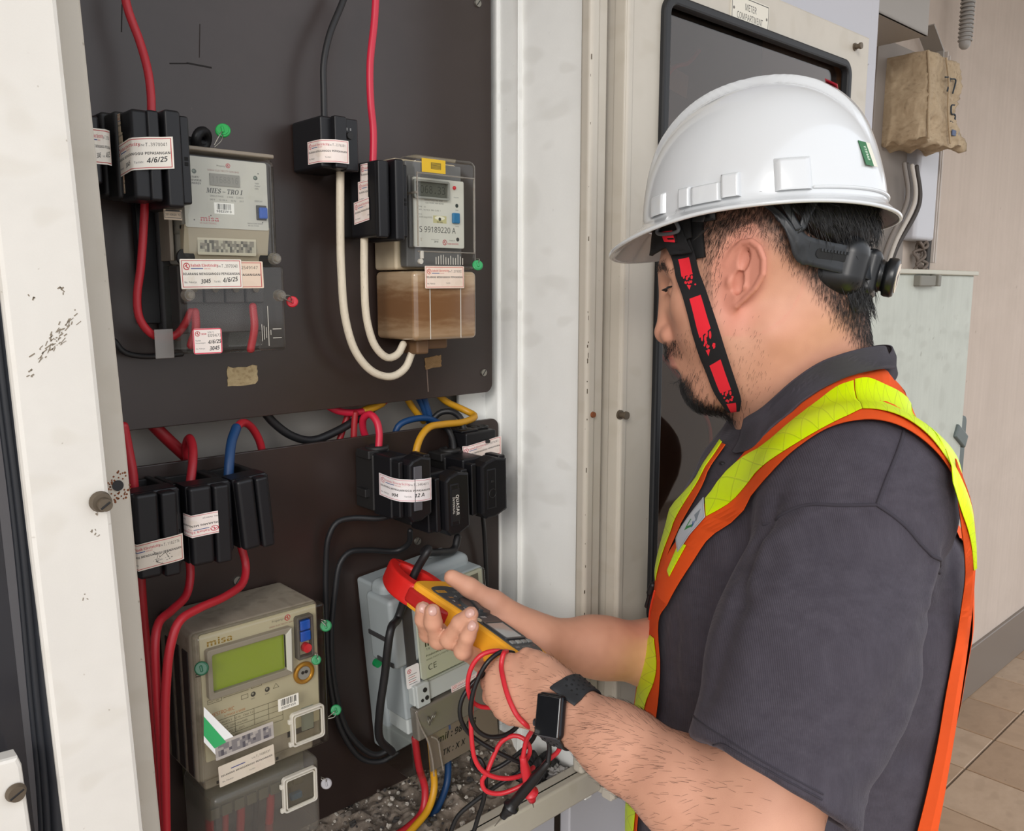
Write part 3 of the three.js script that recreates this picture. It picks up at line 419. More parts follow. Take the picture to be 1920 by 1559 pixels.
  m('vents', Array.from({ length: 12 }, (_, k) => span(0.612 + k * 0.0036, 0.6128 + k * 0.0036, 1.577, 1.577 + 0.006 + rnd() * 0.006, 0.0843, 0.0850, 0.0002)), M.frame).userData.kind = 'stuff';
}
{ // meter 3: lower left, the large three-phase meter with a green display
  const g = thing('electricity_meter', 'large dusty lower left meter with green display, blue keys and two hinged clear windows', 'electricity meter', [0.374, 0.953, 0.001]), m = onG(g);
  T.dusty = mottled(256, [142, 132, 116], 9, { f: 6, blotch: 0.4, blotchColor: [112, 102, 88], specks: 60, alpha: 0.3 }); const dusty = std(0xffffff, 0.8, { map: rep(T.dusty, 5) });
  m('housing', [span(0.304, 0.4445, 1.056, 1.2155, 0.001, 0.086, 0.006), span(0.3125, 0.436, 1.044, 1.06, 0.001, 0.08, 0.003)], dusty, 'dusty grey housing');
  m('side_ribs', [0, 1, 2].map((k) => span(0.3030, 0.3045, 1.062, 1.195, 0.02 + k * 0.022, 0.034 + k * 0.022, 0.0006)), std(0x2c2521, 0.6));
  const tp = print(800, 840, (x, w, h) => {
    text(x, 'misa', 40, 66, 58, '#8a6a10', 'sans-serif', { style: 'bold', sx: 1.3 }); x.fillStyle = '#b4a884'; x.fillRect(40, 66, 180, 4); text(x, 'Property of', 480, 42, 20, '#4c4c44'); emblem(x, 592, 42, 18); text(x, 'SABAH ELECTRICITY SDN BHD', 560, 76, 15, '#7a4a40', 'sans-serif', { align: 'center' });
    x.strokeStyle = '#55503c'; x.lineWidth = 3; x.strokeRect(30, 436, 90, 26); x.strokeRect(320, 416, 70, 34); x.strokeRect(396, 418, 170, 22); text(x, 'kWh', 338, 434, 18, '#803a20'); text(x, 'CUMULATIVE', 406, 430, 15, '#4a4538'); text(x, 'Rate 1  kW', 36, 450, 14, '#4a4538'); x.beginPath(); x.moveTo(130, 450); x.lineTo(300, 450); x.stroke();
    for (const a of [330, 428]) { x.fillStyle = '#2e2c26'; x.beginPath(); x.arc(a, 492, 17, 0, 7); x.fill(); x.fillStyle = '#8d8a7a'; x.beginPath(); x.arc(a - 3, 488, 8, 0, 7); x.fill(); } text(x, 'kWh', 314, 520, 13, '#444'); text(x, 'kvarh', 410, 520, 13, '#444'); x.strokeRect(250, 476, 44, 26); x.beginPath(); x.moveTo(470, 500); x.lineTo(490, 470); x.lineTo(510, 500); x.closePath(); x.stroke();
    text(x, 'MESTRO-WC', 40, 540, 32, '#a0521c', 'sans-serif', { sx: 0.9 }); text(x, '3 PHASE 4 WIRE', 130, 572, 20, '#a0521c');
    x.strokeRect(60, 590, 470, 150); for (let r = 0; r < 4; r++) { x.beginPath(); x.moveTo(60, 590 + r * 38); x.lineTo(530, 590 + r * 38); x.stroke(); text(x, ['3 x 240/415 V   50 Hz   Class 1.0', '10 (100) A   1000 imp/kWh', 'MS IEC 62052-11   2013', 'Temp. -10 C to 60 C'][r], 72, 610 + r * 38, 18, '#46412f'); } for (const a of [200, 330, 430]) { x.beginPath(); x.moveTo(a, 590); x.lineTo(a, 704); x.stroke(); }
    text(x, '®COLTECH', 620, 420, 24, '#6b6656'); text(x, 'Made in Malaysia', 66, 762, 17, '#46412f');
  }, '#b7ae93');
  const fp = m('faceplate', at(plate(0.128, 0.134, 0.002, 0.002), 0.376, 1.146, 0.086), plain(tp, 0.5), 'printed faceplate');
  m('display_frame', (() => { const s = roundRect(0.092, 0.052, 0.003, 0.3620, 1.1720); s.holes.push(roundRect(0.079, 0.0395, 0.002, 0.3605, 1.1725)); return at(new THREE.ExtrudeGeometry(s, { depth: 0.006, bevelEnabled: true, bevelThickness: 0.0008, bevelSize: 0.0008, bevelOffset: -0.0008, bevelSegments: 2 }), 0, 0, 0.0885); })(), std(0x8d8578, 0.5), 'grey display frame', fp);
  m('display', span(0.3205, 0.4005, 1.1525, 1.1925, 0.0882, 0.0905, 0.0004), std(0x7f9412, 0.10, { clearcoat: 1, clearcoatRoughness: 0.03 }), 'green liquid crystal display', fp);
  m('frame_jamb', prism([[0.4000, 1.1530], [0.4055, 1.1485], [0.4065, 1.1970], [0.4000, 1.1915]], 0.091, 0.0055, 0.0005), std(0xd5d3cb, 0.5), 'pale right side of the display frame', fp);
  const kb = m('key_frame', [ringPlate(0.0200, 0.0480, 0.003, 0.003, 0.006, 0.088, 0.4235, 1.1815, 0.001)], std(0x55504a, 0.5), 'key surround', fp); m('button', span(0.4180, 0.4300, 1.1895, 1.2000, 0.088, 0.0945, 0.0012), M.blueKey, 'upper blue key', fp); m('button', span(0.4180, 0.4300, 1.1770, 1.1880, 0.088, 0.0945, 0.0012), M.blueKey, 'lower blue key', fp); m('button', at(cylZ(0.0052, 0.0048, 0.0065), 0.4255, 1.1685, 0.0915), M.redKey, 'round red key', fp);
  m('optical_port', [at(new THREE.TorusGeometry(0.0098, 0.0026, 12, 36), 0.4225, 1.1400, 0.0895)], std(0xb07c14, 0.35, { metalness: 0.5 }), 'brass ring of the optical port', fp); m('port_lens', at(cylZ(0.0074, 0.0072, 0.003), 0.4225, 1.1400, 0.0888), std(0x8d8b86, 0.4), null, fp); for (const dx of [-0.002, 0.0022]) m('port_eye', at(cylZ(0.0018, 0.0018, 0.001), 0.4225 + dx, 1.1410, 0.0906), M.black, null, fp);
  m('front_cover', span(0.3045, 0.4450, 1.0560, 1.2165, 0.084, 0.1000, 0.004), M.clear, 'clear front cover');
  m('barcode_label', at(plate(0.0235, 0.0135, 0.0004), 0.3975, 1.1190, 0.1002), plain(print(192, 112, (x) => { barcode(x, 26, 10, 140, 58, 22); text(x, '60097359', 96, 88, 28, '#222', 'monospace', { align: 'center', style: 'bold' }); }, '#e4e0d4')), 'barcode label');
  m('number_plate', at(plate(0.0625, 0.0185, 0.0005, 0.001), 0.3480, 1.0945, 0.1003, 0, 0, 0.02), plain(smudge(512, 152, 22, 6, '60,58,66', '#b4aca4'), 0.6), 'blurred serial number plate');
  { // green and white diagonal sticker on the lower left of the face
    const q = [[382, 1326], [440, 1384], [404, 1416], [382, 1392]].map(([a, b]) => W(a, b, 0.1003)), gq = [[382, 1344], [424, 1392], [402, 1404], [382, 1380]].map(([a, b]) => W(a, b, 0.1006));
    const poly = (l, z) => prism(l.map((p) => [p.x, p.y]).reverse(), z, 0.0004); const s = m('sticker', poly(q, 0.1002), std(0xf4f4f2, 0.5), 'white edge of the green sticker'); m('sticker_stripe', poly(gq, 0.10055), std(0x35ad66, 0.5), 'green diagonal stripe', s);
  }
  m('label', at(plate(0.0600, 0.0225, 0.0004, 0.0012), 0.3490, 1.0670, 0.1003, 0, 0, 0.03), plain(sealLabel({ sn: 'T.1688331', bg: '#cfc3b2', faded: 2, line: '#cfc3b2' })), 'faded paper seal label');
  const win = (cx, cy, w, h, extra) => { const o = m('hinged_window', [ringPlate(w, h, 0.004, 0.0022, 0.004, 0.0995, cx, cy, 0.0008), ringPlate(w - 0.0058, h - 0.0058, 0.003, 0.0012, 0.002, 0.1025, cx, cy, 0.0004), at(box(0.004, 0.005, 0.004, 0.001), cx - w / 2 - 0.001, cy + h * 0.28, 0.1015), at(box(0.004, 0.005, 0.004, 0.001), cx - w / 2 - 0.001, cy - h * 0.4, 0.1015)], M.frame, 'clear hinged window frame'); m('pane', at(box(w - 0.005, h - 0.005, 0.001, 0.0004), cx, cy, 0.1015), M.clear, null, o); extra?.(o); return o; };
  win(0.4180, 1.0865, 0.0390, 0.0375, (o) => { m('socket', span(0.4020, 0.4340, 1.0715, 1.1015, 0.0862, 0.0868, 0.0002), M.blackDull, 'dark socket behind the window', o); m('socket_board', span(0.4180, 0.4325, 1.0735, 1.1000, 0.0868, 0.0890, 0.0006), std(0x8d938a, 0.5), null, o); });
  m('terminal_block', [span(0.3160, 0.4290, 1.004, 1.043, 0.010, 0.070, 0.002), ...Array.from({ length: 8 }, (_, k) => span(0.3180 + k * 0.0138, 0.3290 + k * 0.0138, 1.004, 1.016, 0.070, 0.0730, 0.0006))], std(0x53503f, 0.6), 'terminal block');
  for (let k = 0; k < 5; k++) m('terminal_wire', tube([V(0.3260 + k * 0.0175, 0.93, 0.040), V(0.3265 + k * 0.0175, 0.98, 0.050), V(0.3265 + k * 0.0175, 1.008, 0.052)], k % 2 ? 0.0035 : 0.0046, false, 24), std(k === 3 ? 0x201c1c : 0x9c2226, 0.45));
  m('terminal_cover', [span(0.3120, 0.4330, 0.9545, 1.0440, 0.020, 0.0985, 0.008)], M.hazy, 'clear terminal cover'); m('vents', Array.from({ length: 11 }, (_, k) => span(0.3245 + k * 0.0066, 0.3273 + k * 0.0066, 1.0475 , 1.0505, 0.0800, 0.0812, 0.0004)), M.blackDull).userData.kind = 'stuff';
  win(0.4060, 1.0170, 0.0400, 0.0400, (o) => { m('connector', span(0.4000, 0.4140, 1.0000, 1.0075, 0.0860, 0.0930, 0.002), std(0x1d5f92, 0.4), 'blue connector', o); });
  seal(m, W(611, 1174, 0.100), V(0.4400, 1.1985, 0.100), M.sealGreen, 0.0048, 'green seal, top right'); seal(m, W(593, 1238, 0.104), V(0.4300, 1.1650, 0.102), M.sealGreen, 0.0040, 'small green seal'); seal(m, W(630, 1332, 0.104), V(0.4420, 1.0880, 0.104), M.sealGreen, 0.0045, 'green seal, right'); seal(m, W(378, 1254, 0.104), V(0.3060, 1.1750, 0.09), std(0x14563a, 0.4), 0.0052, 'dark green seal, left'); seal(m, W(612, 1470, 0.104), V(0.4330, 1.0190, 0.1), M.sealGrey, 0.0046, 'grey seal');
}
{ // meter 4: lower right, hangs a little askew behind the clamp meter
  const g = thing('electricity_meter', 'lower right grey meter hanging askew behind the clamp meter, handwriting on its clear cover', 'electricity meter', [0.620, 1.090, 0.001]);
  const m = (name, geo, mat, label, parent) => part(name, Array.isArray(geo) ? merge(geo) : geo, mat, parent || g, label); g.rotation.z = 0.085;
  const S = (x0, x1, y0, y1, z0, z1, r) => span(x0, x1, y0, y1, z0, z1, r), body = std(0x9aa2a4, 0.5), pale = std(0xb4bab8, 0.45);
  m('base', S(-0.066, 0.068, -0.118, 0.112, 0.001, 0.040, 0.004), body);
  m('housing', [S(-0.076, 0.070, 0.018, 0.106, 0.034, 0.086, 0.006), S(-0.070, 0.066, 0.080, 0.120, 0.034, 0.066, 0.010), S(-0.064, 0.068, -0.055, 0.020, 0.034, 0.080, 0.003)], body, 'blue-grey moulded housing');
  for (const [y, z] of [[0.055, 0.036], [0.025, 0.05]]) m('side_tab', S(-0.0775, -0.0755, y - 0.003, y + 0.003, z, 0.084, 0.0008), M.darkGrey);
  m('dark_channel', S(-0.060, -0.046, 0.000, 0.100, 0.0855, 0.0868, 0.0004), M.darkGrey);
  const tp = print(512, 640, (x, w, h) => { x.fillStyle = '#6d6d62'; x.fillRect(30, 26, 452, 110); for (let r = 0; r < 7; r++) text(x, ['TYPE  MT174', '3x240/415 V', '10(100) A', '50 Hz  1000 imp/kWh', 'Class 1', 'MS IEC 62053', ''][r], 40, 168 + r * 28, 22, '#55564e', 'sans-serif'); barcode(x, 40, 360, 330, 46, 30); text(x, '19 430 205 487', 44, 428, 24, '#44453e', 'monospace'); text(x, 'Produced 2014 Made in EU', 40, 474, 21, '#3c3d38', 'sans-serif', { style: 'bold' }); text(x, 'www.meters.example', 40, 504, 19, '#55564e'); text(x, 'CE', 46, 566, 56, '#2f302c', 'sans-serif', { sx: 1.1 }); }, '#c3c7b6');
  const fp = m('faceplate', at(plate(0.104, 0.112, 0.004, 0.003), 0.010, 0.050, 0.0862), plain(tp, 0.5), 'pale green printed faceplate'); m('face_window', [S(-0.043, 0.064, -0.009, 0.108, 0.088, 0.0965, 0.004)], M.clear, 'clear window', fp); m('dial_ring', at(new THREE.TorusGeometry(0.014, 0.0012, 8, 36), 0.048, 0.076, 0.097), M.frame, null, fp);
  m('panel', S(-0.058, 0.068, -0.034, -0.008, 0.080, 0.092, 0.002), pale, 'plain grey panel'); m('sealing_port', [S(-0.056, -0.036, -0.036, -0.006, 0.090, 0.096, 0.002)], pale); for (const [dx, dy, r] of [[0.002, 0.006, 0.003], [-0.003, -0.006, 0.002], [0.004, -0.005, 0.0028]]) m('port_hole', at(cylZ(r, r, 0.0012, 12), -0.046 + dx, -0.021 + dy, 0.0962), M.blackDull);
  m('label', at(plate(0.060, 0.014, 0.0004), 0.028, -0.036, 0.0922, 0, 0, 0.03), plain(sealLabel({ sn: 'T.3464015', bg: '#e6d8d6', line: '#c86a6a' })), 'torn pink seal label'); m('label', at(plate(0.020, 0.028, 0.0004, 0.003), -0.0535, 0.004, 0.0872), plain(print(128, 176, (x) => { emblem(x, 34, 40, 16); for (let k = 0; k < 5; k++) { x.fillStyle = k % 2 ? '#b06a62' : '#777'; x.fillRect(22, 70 + k * 18, 60 + rnd() * 24, 5); } }, '#e4e2e0')), 'small white label on the side');
  m('terminal_block', [S(-0.062, -0.020, -0.076, -0.040, 0.036, 0.078, 0.003), S(-0.020, 0.066, -0.070, -0.036, 0.036, 0.078, 0.003)], pale, 'terminal block'); m('block_hole', at(cylZ(0.004, 0.004, 0.001), -0.036, -0.060, 0.0785), M.blackDull);
  m('dusty_cover', [S(-0.058, 0.070, -0.080, -0.038, 0.0795, 0.094, 0.003)], std(0x807a70, 0.3, { transmission: 0.25, thickness: 0, clearcoat: 0.6 }), 'dusty upper part of the clear cover');
  const wr = print(512, 256, (x, w, h) => { x.save(); x.translate(w / 2, h / 2); x.rotate(0.02); x.translate(-w / 2, -h / 2); scribble(x, 'mil : 98M53', 60, 70, 62, 0); scribble(x, 'TK : X X', 90, 176, 56, 0); x.restore(); x.fillStyle = 'rgba(70,95,160,.8)'; x.fillRect(150, 0, 14, 40); }, '#938578');
  m('terminal_cover', [S(-0.068, 0.072, -0.132, -0.078, 0.016, 0.092, 0.002)], M.clear, 'broken clear terminal cover'); m('written_card', at(plate(0.112, 0.050, 0.0008), 0.014, -0.105, 0.089), std(0xffffff, 0.5, { map: wr, transmission: 0.25, thickness: 0 }), 'brownish card with handwriting');
  m('cover_edge', [tube([V(-0.058, -0.040, 0.093), V(-0.054, -0.060, 0.095), V(-0.047, -0.082, 0.097), V(-0.043, -0.110, 0.097), V(-0.042, -0.132, 0.096)], 0.0012), tube([V(-0.040, -0.080, 0.096), V(-0.032, -0.088, 0.096), V(-0.029, -0.110, 0.095), V(-0.026, -0.133, 0.094)], 0.0011)], M.clearEdge, 'jagged broken edge'); m('seal_wire', [at(new THREE.TorusGeometry(0.006, 0.0007, 6, 20), -0.038, -0.052, 0.100, 0.5, 0.4, 0), at(new THREE.TorusGeometry(0.005, 0.0007, 6, 20), -0.044, -0.055, 0.099, -0.3, 0.8, 0)], M.steel);
  m('seal', at(cylZ(0.005, 0.005, 0.006), -0.078, 0.018, 0.05), M.sealGreen, 'green seal on the side');
}

// ---------- black cut-outs and their labels ----------
// a sticker that follows a path in plan [[x, z], ...], height h about y0, sloping by s over its length
function bent(path, y0, h, s, tex, off = 0.0005) {
  const c = []; let L = 0; const len = [0]; for (let i = 1; i < path.length; i++) { L += Math.hypot(path[i][0] - path[i - 1][0], path[i][1] - path[i - 1][1]); len.push(L); }
  const rows = [], nn = []; for (let i = 0; i < path.length; i++) { const a = path[Math.max(0, i - 1)], b = path[Math.min(path.length - 1, i + 1)], d = V(b[0] - a[0], 0, b[1] - a[1]).normalize(), n = V(-d.z, 0, d.x); if (n.z < 0 && n.x > 0) n.negate(); if (n.z < -0.2) n.negate(); const y = y0 + s * (len[i] / L - 0.5); const q = V(path[i][0], 0, path[i][1]).addScaledVector(n, off); rows.push([0, 1].map((k) => V(q.x, y + (k ? h / 2 : -h / 2), q.z))); nn.push([n, n]); }
  const g = sheet(rows, 0.0003, nn), uv = g.attributes.uv, m = path.length; for (let t = 0; t < 2; t++) for (let i = 0; i < m; i++) for (let j = 0; j < 2; j++) uv.setXY(t * m * 2 + i * 2 + j, len[i] / L, j); return g;
}
const sealTex = { a: sealLabel({ sn: 'T.3970041', no: '3045', date: '4/6/25' }), b: sealLabel({ sn: 'T.2376381', bg: '#efe3dc', line: '#c0505a' }), c: sealLabel({ sn: 'T.1182776', bg: '#ddd3c4', torn: 1 }), d: sealLabel({ sn: 'T.3464015', no: '904', date: '12 A', bg: '#ece6e6', line: '#c98088' }), old: sealLabel({ sn: 'T.1940822', bg: '#c3b199', line: '#a8604c' }) };
const cutout = (label, pos) => { const g = thing('fuse_cutout', label, 'fuse', pos); return [g, onG(g)]; };
const fuseGroup = 'fuse cut-outs on the boards';
M.fuse = std(0x17171a, 0.38, { specularIntensity: 0.7 }); M.fuseDull = std(0x1d1c1c, 0.55);
{ // upper left pair
  let [g, m] = cutout('black fuse cut-out at far upper left, half hidden by the white post', [0.25, 1.626, 0.001]);
  m('base', span(0.232, 0.262, 1.632, 1.702, 0.001, 0.045, 0.003), M.fuseDull); m('carrier', span(0.230, 0.258, 1.640, 1.698, 0.045, 0.070, 0.003), M.fuse); m('label', bent([[0.247, 0.0702], [0.262, 0.0702], [0.2665, 0.066]], 1.672, 0.030, 0, sealTex.a, 0.0004), plain(sealTex.a), 'white seal label');
  [g, m] = cutout('black fuse cut-out left of the upper left meter, slanted dated white label', [0.295, 1.624, 0.001]);
  m('base', [span(0.270, 0.300, 1.634, 1.7085, 0.001, 0.035, 0.003), span(0.2735, 0.300, 1.630, 1.7060, 0.030, 0.060, 0.003)], M.fuseDull); 
  m('body', [span(0.2775, 0.3015, 1.627, 1.7045, 0.050, 0.0900, 0.004), span(0.2905, 0.3010, 1.6265, 1.7045, 0.086, 0.0935, 0.0025)], M.fuse);
  const c = m('carrier', [span(0.3045, 0.3190, 1.6215, 1.7065, 0.030, 0.0960, 0.003), span(0.3185, 0.3270, 1.6255, 1.7030, 0.030, 0.0935, 0.002), span(0.300, 0.306, 1.630, 1.700, 0.03, 0.080, 0.001)], M.fuse, 'pull-out carrier'); for (const y of [1.6655, 1.6610]) m('slot', span(0.3212, 0.3248, y - 0.0016, y + 0.0018, 0.0930, 0.0938, 0.0006), std(0x040404, 0.9), null, c);
  m('label', bent([[0.2775, 0.052], [0.2775, 0.074], [0.2775, 0.086], [0.2785, 0.0892], [0.2895, 0.0938], [0.3015, 0.0940], [0.3105, 0.0965]], 1.6655, 0.0275, 0.0075, sealTex.a, 0.0009), plain(sealTex.a), 'white dated seal label, slanting up');
  m('label', bent([[0.2775, 0.055], [0.2775, 0.0665]], 1.693, 0.020, 0, sealTex.old, 0.0006), plain(rep(sealTex.old, 0.34, 1)), 'older tan label'); m('label', bent([[0.2775, 0.058], [0.2775, 0.070]], 1.680, 0.012, 0.001, sealTex.old, 0.0007), plain(rep(sealTex.old, 0.3, 0.6)), 'older torn label'); m('label', bent([[0.2775, 0.064], [0.2775, 0.0675]], 1.643, 0.018, 0, sealTex.old, 0.0006), plain(rep(sealTex.old, 0.12, 1)), 'strip of an old label');
  m('tag', at(plate(0.0165, 0.0095, 0.0006), 0.3130, 1.6165, 0.0805), plain(print(192, 112, (x) => { x.strokeStyle = '#333'; x.lineWidth = 5; x.strokeRect(8, 20, 176, 70); x.fillStyle = '#2d2a26'; x.fillRect(20, 4, 150, 14); text(x, '3310082A 12', 96, 56, 30, '#2d2a26', 'monospace', { align: 'center', sx: 0.82, style: 'bold' }); }, '#9a8b78')), 'little printed tag');
}
{ // upper middle
  let [g, m] = cutout('square black cut-out at top centre under the black cable', [0.50, 1.674, 0.001]);
  m('body', [span(0.480, 0.522, 1.6755, 1.7290, 0.001, 0.062, 0.003), span(0.4925, 0.5075, 1.6755, 1.7295, 0.060, 0.0700, 0.002), span(0.5060, 0.5225, 1.6740, 1.7285, 0.055, 0.0680, 0.002)], M.fuse, 'square black body'); m('screw', at(cylZ(0.004, 0.0036, 0.003), 0.5110, 1.7105, 0.0690), M.blackDull); for (const dx of [-0.0022, 0.0022]) m('slot', span(0.5105 + dx - 0.0008, 0.5105 + dx + 0.0008, 1.7155, 1.7185, 0.0678, 0.0684, 0.0002), std(0x777777, 0.5));
  m('label', bent([[0.480, 0.036], [0.480, 0.058], [0.4815, 0.0625], [0.492, 0.0705], [0.5075, 0.0708]], 1.6925, 0.0235, 0, sealTex.b, 0.0008), plain(sealTex.b), 'pinkish seal label');
  [g, m] = cutout('black fuse cut-out overlapping the left edge of the clear-cased meter', [0.545, 1.602, 0.001]);
  m('base', span(0.536, 0.560, 1.6065, 1.6870, 0.001, 0.045, 0.003), M.fuseDull); m('body', [span(0.5295, 0.5475, 1.6050, 1.6860, 0.036, 0.090, 0.004), span(0.5300, 0.5420, 1.6040, 1.6855, 0.086, 0.0930, 0.002)], M.fuse);
  const c = m('carrier', [span(0.5500, 0.5620, 1.6010, 1.6885, 0.036, 0.0960, 0.003), span(0.5615, 0.5680, 1.6050, 1.6835, 0.040, 0.0930, 0.002)], M.fuse, 'pull-out carrier'); for (const y of [1.6455, 1.6410]) m('slot', span(0.5632, 0.5664, y - 0.0014, y + 0.0018, 0.0926, 0.0934, 0.0006), std(0x040404, 0.9), null, c);
  m('label', bent([[0.5295, 0.060], [0.5295, 0.0745]], 1.672, 0.023, 0, sealTex.b, 0.0005), plain(rep(sealTex.b, 0.3, 1)), 'upper torn label'); m('label', bent([[0.5295, 0.055], [0.5295, 0.0745]], 1.6535, 0.024, 0.001, sealTex.b, 0.0007), plain(rep(sealTex.b, 0.4, 1)), 'middle torn label'); m('label', bent([[0.5295, 0.046], [0.5295, 0.076]], 1.6335, 0.024, 0.004, sealTex.b, 0.0009), plain(rep(sealTex.b, 0.6, 1)), 'lower torn label');
}
{ // lower left row of three
  const trio = (label, x0, x1, y0, y1, rz, more) => {
    const [g] = cutout(label, [(x0 + x1) / 2, y0, 0.001]); const w = (x1 - x0) / 2, h = y1 - y0; const m = (name, geo, mat, lb, par) => part(name, Array.isArray(geo) ? merge(geo) : geo, mat, par || g, lb); g.rotation.z = rz;
    m('base', [span(-w, -w + 0.006, 0.002, h - 0.002, 0, 0.050, 0.0015), span(w - 0.006, w, 0.002, h - 0.002, 0, 0.050, 0.0015), span(-w, w, 0.002, h - 0.004, 0, 0.006, 0.001), span(-w, w, 0.004, h - 0.014, 0.004, 0.048, 0.002), span(-w, w, 0.002, h - 0.002, 0.044, 0.050, 0.001)], M.fuseDull, 'base with two prongs');
    const c = m('carrier', [prism([[-w + 0.001, 0], [w - 0.003, 0.002], [w, 0.006], [w, h - 0.003], [w - 0.003, h], [-w + 0.001, h]], 0.0515, 0.026, 0.002), span(-w + 0.001, -w * 0.02, -0.001, h + 0.0005, 0.0765, 0.0880, 0.004), span(w * 0.04, w * 0.70, -0.003, h - 0.001, 0.0745, 0.0890, 0.003)], M.fuse, 'ridged pull-out carrier');
    for (const y of [0.46, 0.40]) m('slot', span(w * 0.76, w * 0.92, h * y - 0.0015, h * y + 0.0018, 0.0770, 0.0779, 0.0005), std(0x030303, 0.9), null, c); more?.(m, w, h, g);
  };
  trio('lower left row, first fuse cut-out with torn label, nearest the post', 0.2590, 0.3055, 1.2825, 1.3625, 0, (m, w, h) => m('label', bent([[-w - 0.001, 0.075], [-w + 0.0005, 0.0882], [-0.002, 0.0888], [0.002, 0.0895], [w * 0.55, 0.0898], [w * 0.80, 0.0885]], 0.0225, 0.0255, 0.004, sealTex.c, 0.0006), plain(sealTex.c), 'torn and scribbled seal label'));
  trio('lower left row, middle fuse cut-out with small upside-down label', 0.3095, 0.3570, 1.2840, 1.3610, 0, (m, w, h) => m('label', bent([[-w + 0.0005, 0.072], [-w + 0.001, 0.0885], [-0.002, 0.0888], [0.003, 0.0895]], 0.0400, 0.0220, 0.001, sealTex.b, 0.0006), plain((() => { const t = sealTex.b.clone(); t.wrapS = t.wrapT = THREE.RepeatWrapping; t.repeat.set(-0.55, -1); t.offset.set(0.6, 1); return t; })()), 'label stuck upside down'));
  trio('lower left row, third fuse cut-out, tilted and unlabelled', 0.3620, 0.4020, 1.2900, 1.3620, 0.075);
}
{ // lower right cluster
  const kco = (name2, label, x, y, w, h, rz, z0, more) => {
    const [g] = cutout(label, [x, y, 0.001]); g.rotation.z = rz; const m = (name, geo, mat, lb, par) => part(name, Array.isArray(geo) ? merge(geo) : geo, mat, par || g, lb);
    m('base', [span(-0.004, w * 0.7, 0.004, h - 0.002, 0, 0.038, 0.002), span(-0.008, w * 0.55, h - 0.008, h + 0.003, 0.008, 0.036, 0.002), span(-0.010, -0.003, 0.02, 0.030, 0.01, 0.03, 0.001)], M.fuseDull, 'screwed base'); m('cable_collar', at(new THREE.TorusGeometry(0.011, 0.0035, 8, 24, 4.6), w * 0.30, h + 0.003, 0.024, Math.PI / 2, 0, 0.4), M.fuseDull);
    m('body', [span(-0.002, w * 0.62, 0, h, 0.034, z0 - 0.020, 0.003)], M.fuse);
    m('carrier', [span(0.000, w * 0.16, 0.004, h - 0.004, z0 - 0.022, z0 - 0.006, 0.002), prism([[w * 0.20, 0.006], [w * 0.34, -0.002], [w * 0.64, -0.002], [w, 0.005], [w, h - 0.003], [w * 0.64, h + 0.0005], [w * 0.34, h - 0.003], [w * 0.2, h - 0.008]], z0 - 0.024, 0.026, 0.003), prism([[w * 0.33, 0.010], [w * 0.63, 0.010], [w * 0.63, h - 0.012], [w * 0.33, h - 0.012]], z0 - 0.002, 0.005, 0.002), span(w * 0.80, w * 1.03, 0.002, 0.012, z0 - 0.03, z0 - 0.002, 0.002), span(w * 0.80, w * 1.02, h - 0.010, h + 0.001, z0 - 0.03, z0 - 0.002, 0.002)], M.fuse, 'ribbed pull-out carrier'); more?.(m, w, h, z0);
  };
  kco('', 'right-hand fuse cut-out fed by the red cable, white handwritten label', 0.553, 1.2820, 0.041, 0.0745, 0.0, 0.092, (m, w, h, z0) => { m('face_plate', span(w * 0.34, w * 0.62, 0.012, h - 0.010, z0 + 0.002, z0 + 0.0045, 0.001), std(0x55555a, 0.4), 'shiny grey front rib'); m('label', bent([[-0.0022, z0 - 0.042], [-0.0022, z0 - 0.018], [0.001, z0 - 0.0055], [w * 0.30, z0 + 0.003], [w * 0.66, z0 + 0.005], [w * 0.96, z0 + 0.0018]], 0.0375, 0.0265, -0.005, sealTex.d, 0.0008), plain(sealTex.d), 'white handwritten label'); });
  kco('', 'right-hand fuse cut-out with worn white lettering, fed by the yellow cable', 0.607, 1.2540, 0.046, 0.0750, 0.03, 0.092, (m, w, h, z0) => m('lettering', at(plate(0.0125, 0.040, 0.0004), w * 0.50, 0.036, z0 + 0.0031), std(0xffffff, 0.6, { map: print(128, 400, (x, W2, H2) => { x.save(); x.translate(64, 200); x.rotate(1.5708); text(x, 'QUASAR', 0, -24, 66, '#c9c5bd', 'sans-serif', { align: 'center', style: 'bold' }); text(x, 'INTERNAL', 0, 36, 44, '#b9b5ad', 'sans-serif', { align: 'center', style: 'bold' }); x.restore(); x.fillStyle = '#141416'; for (let k = 0; k < 46; k++) x.fillRect(rnd() * W2, 200 + rnd() * 200, 3 + rnd() * 12, 2 + rnd() * 6); }, '#151517') }), 'worn white lettering'));
  kco('', 'rightmost fuse cut-out with an embossed oval, fed by the black cable', 0.6625, 1.2650, 0.052, 0.0740, 0.02, 0.092, (m, w, h, z0) => m('embossed_oval', [at(new THREE.TorusGeometry(0.0055, 0.0006, 6, 28), w * 0.50, 0.030, z0 + 0.0032).scale(1, 1, 1), span(w * 0.46, w * 0.54, 0.044, 0.047, z0 + 0.002, z0 + 0.0036, 0.0005)], M.fuseDull));
  const [g, m] = cutout('flat black terminal block at the top right corner of the lower board', [0.715, 1.325, 0.001]);
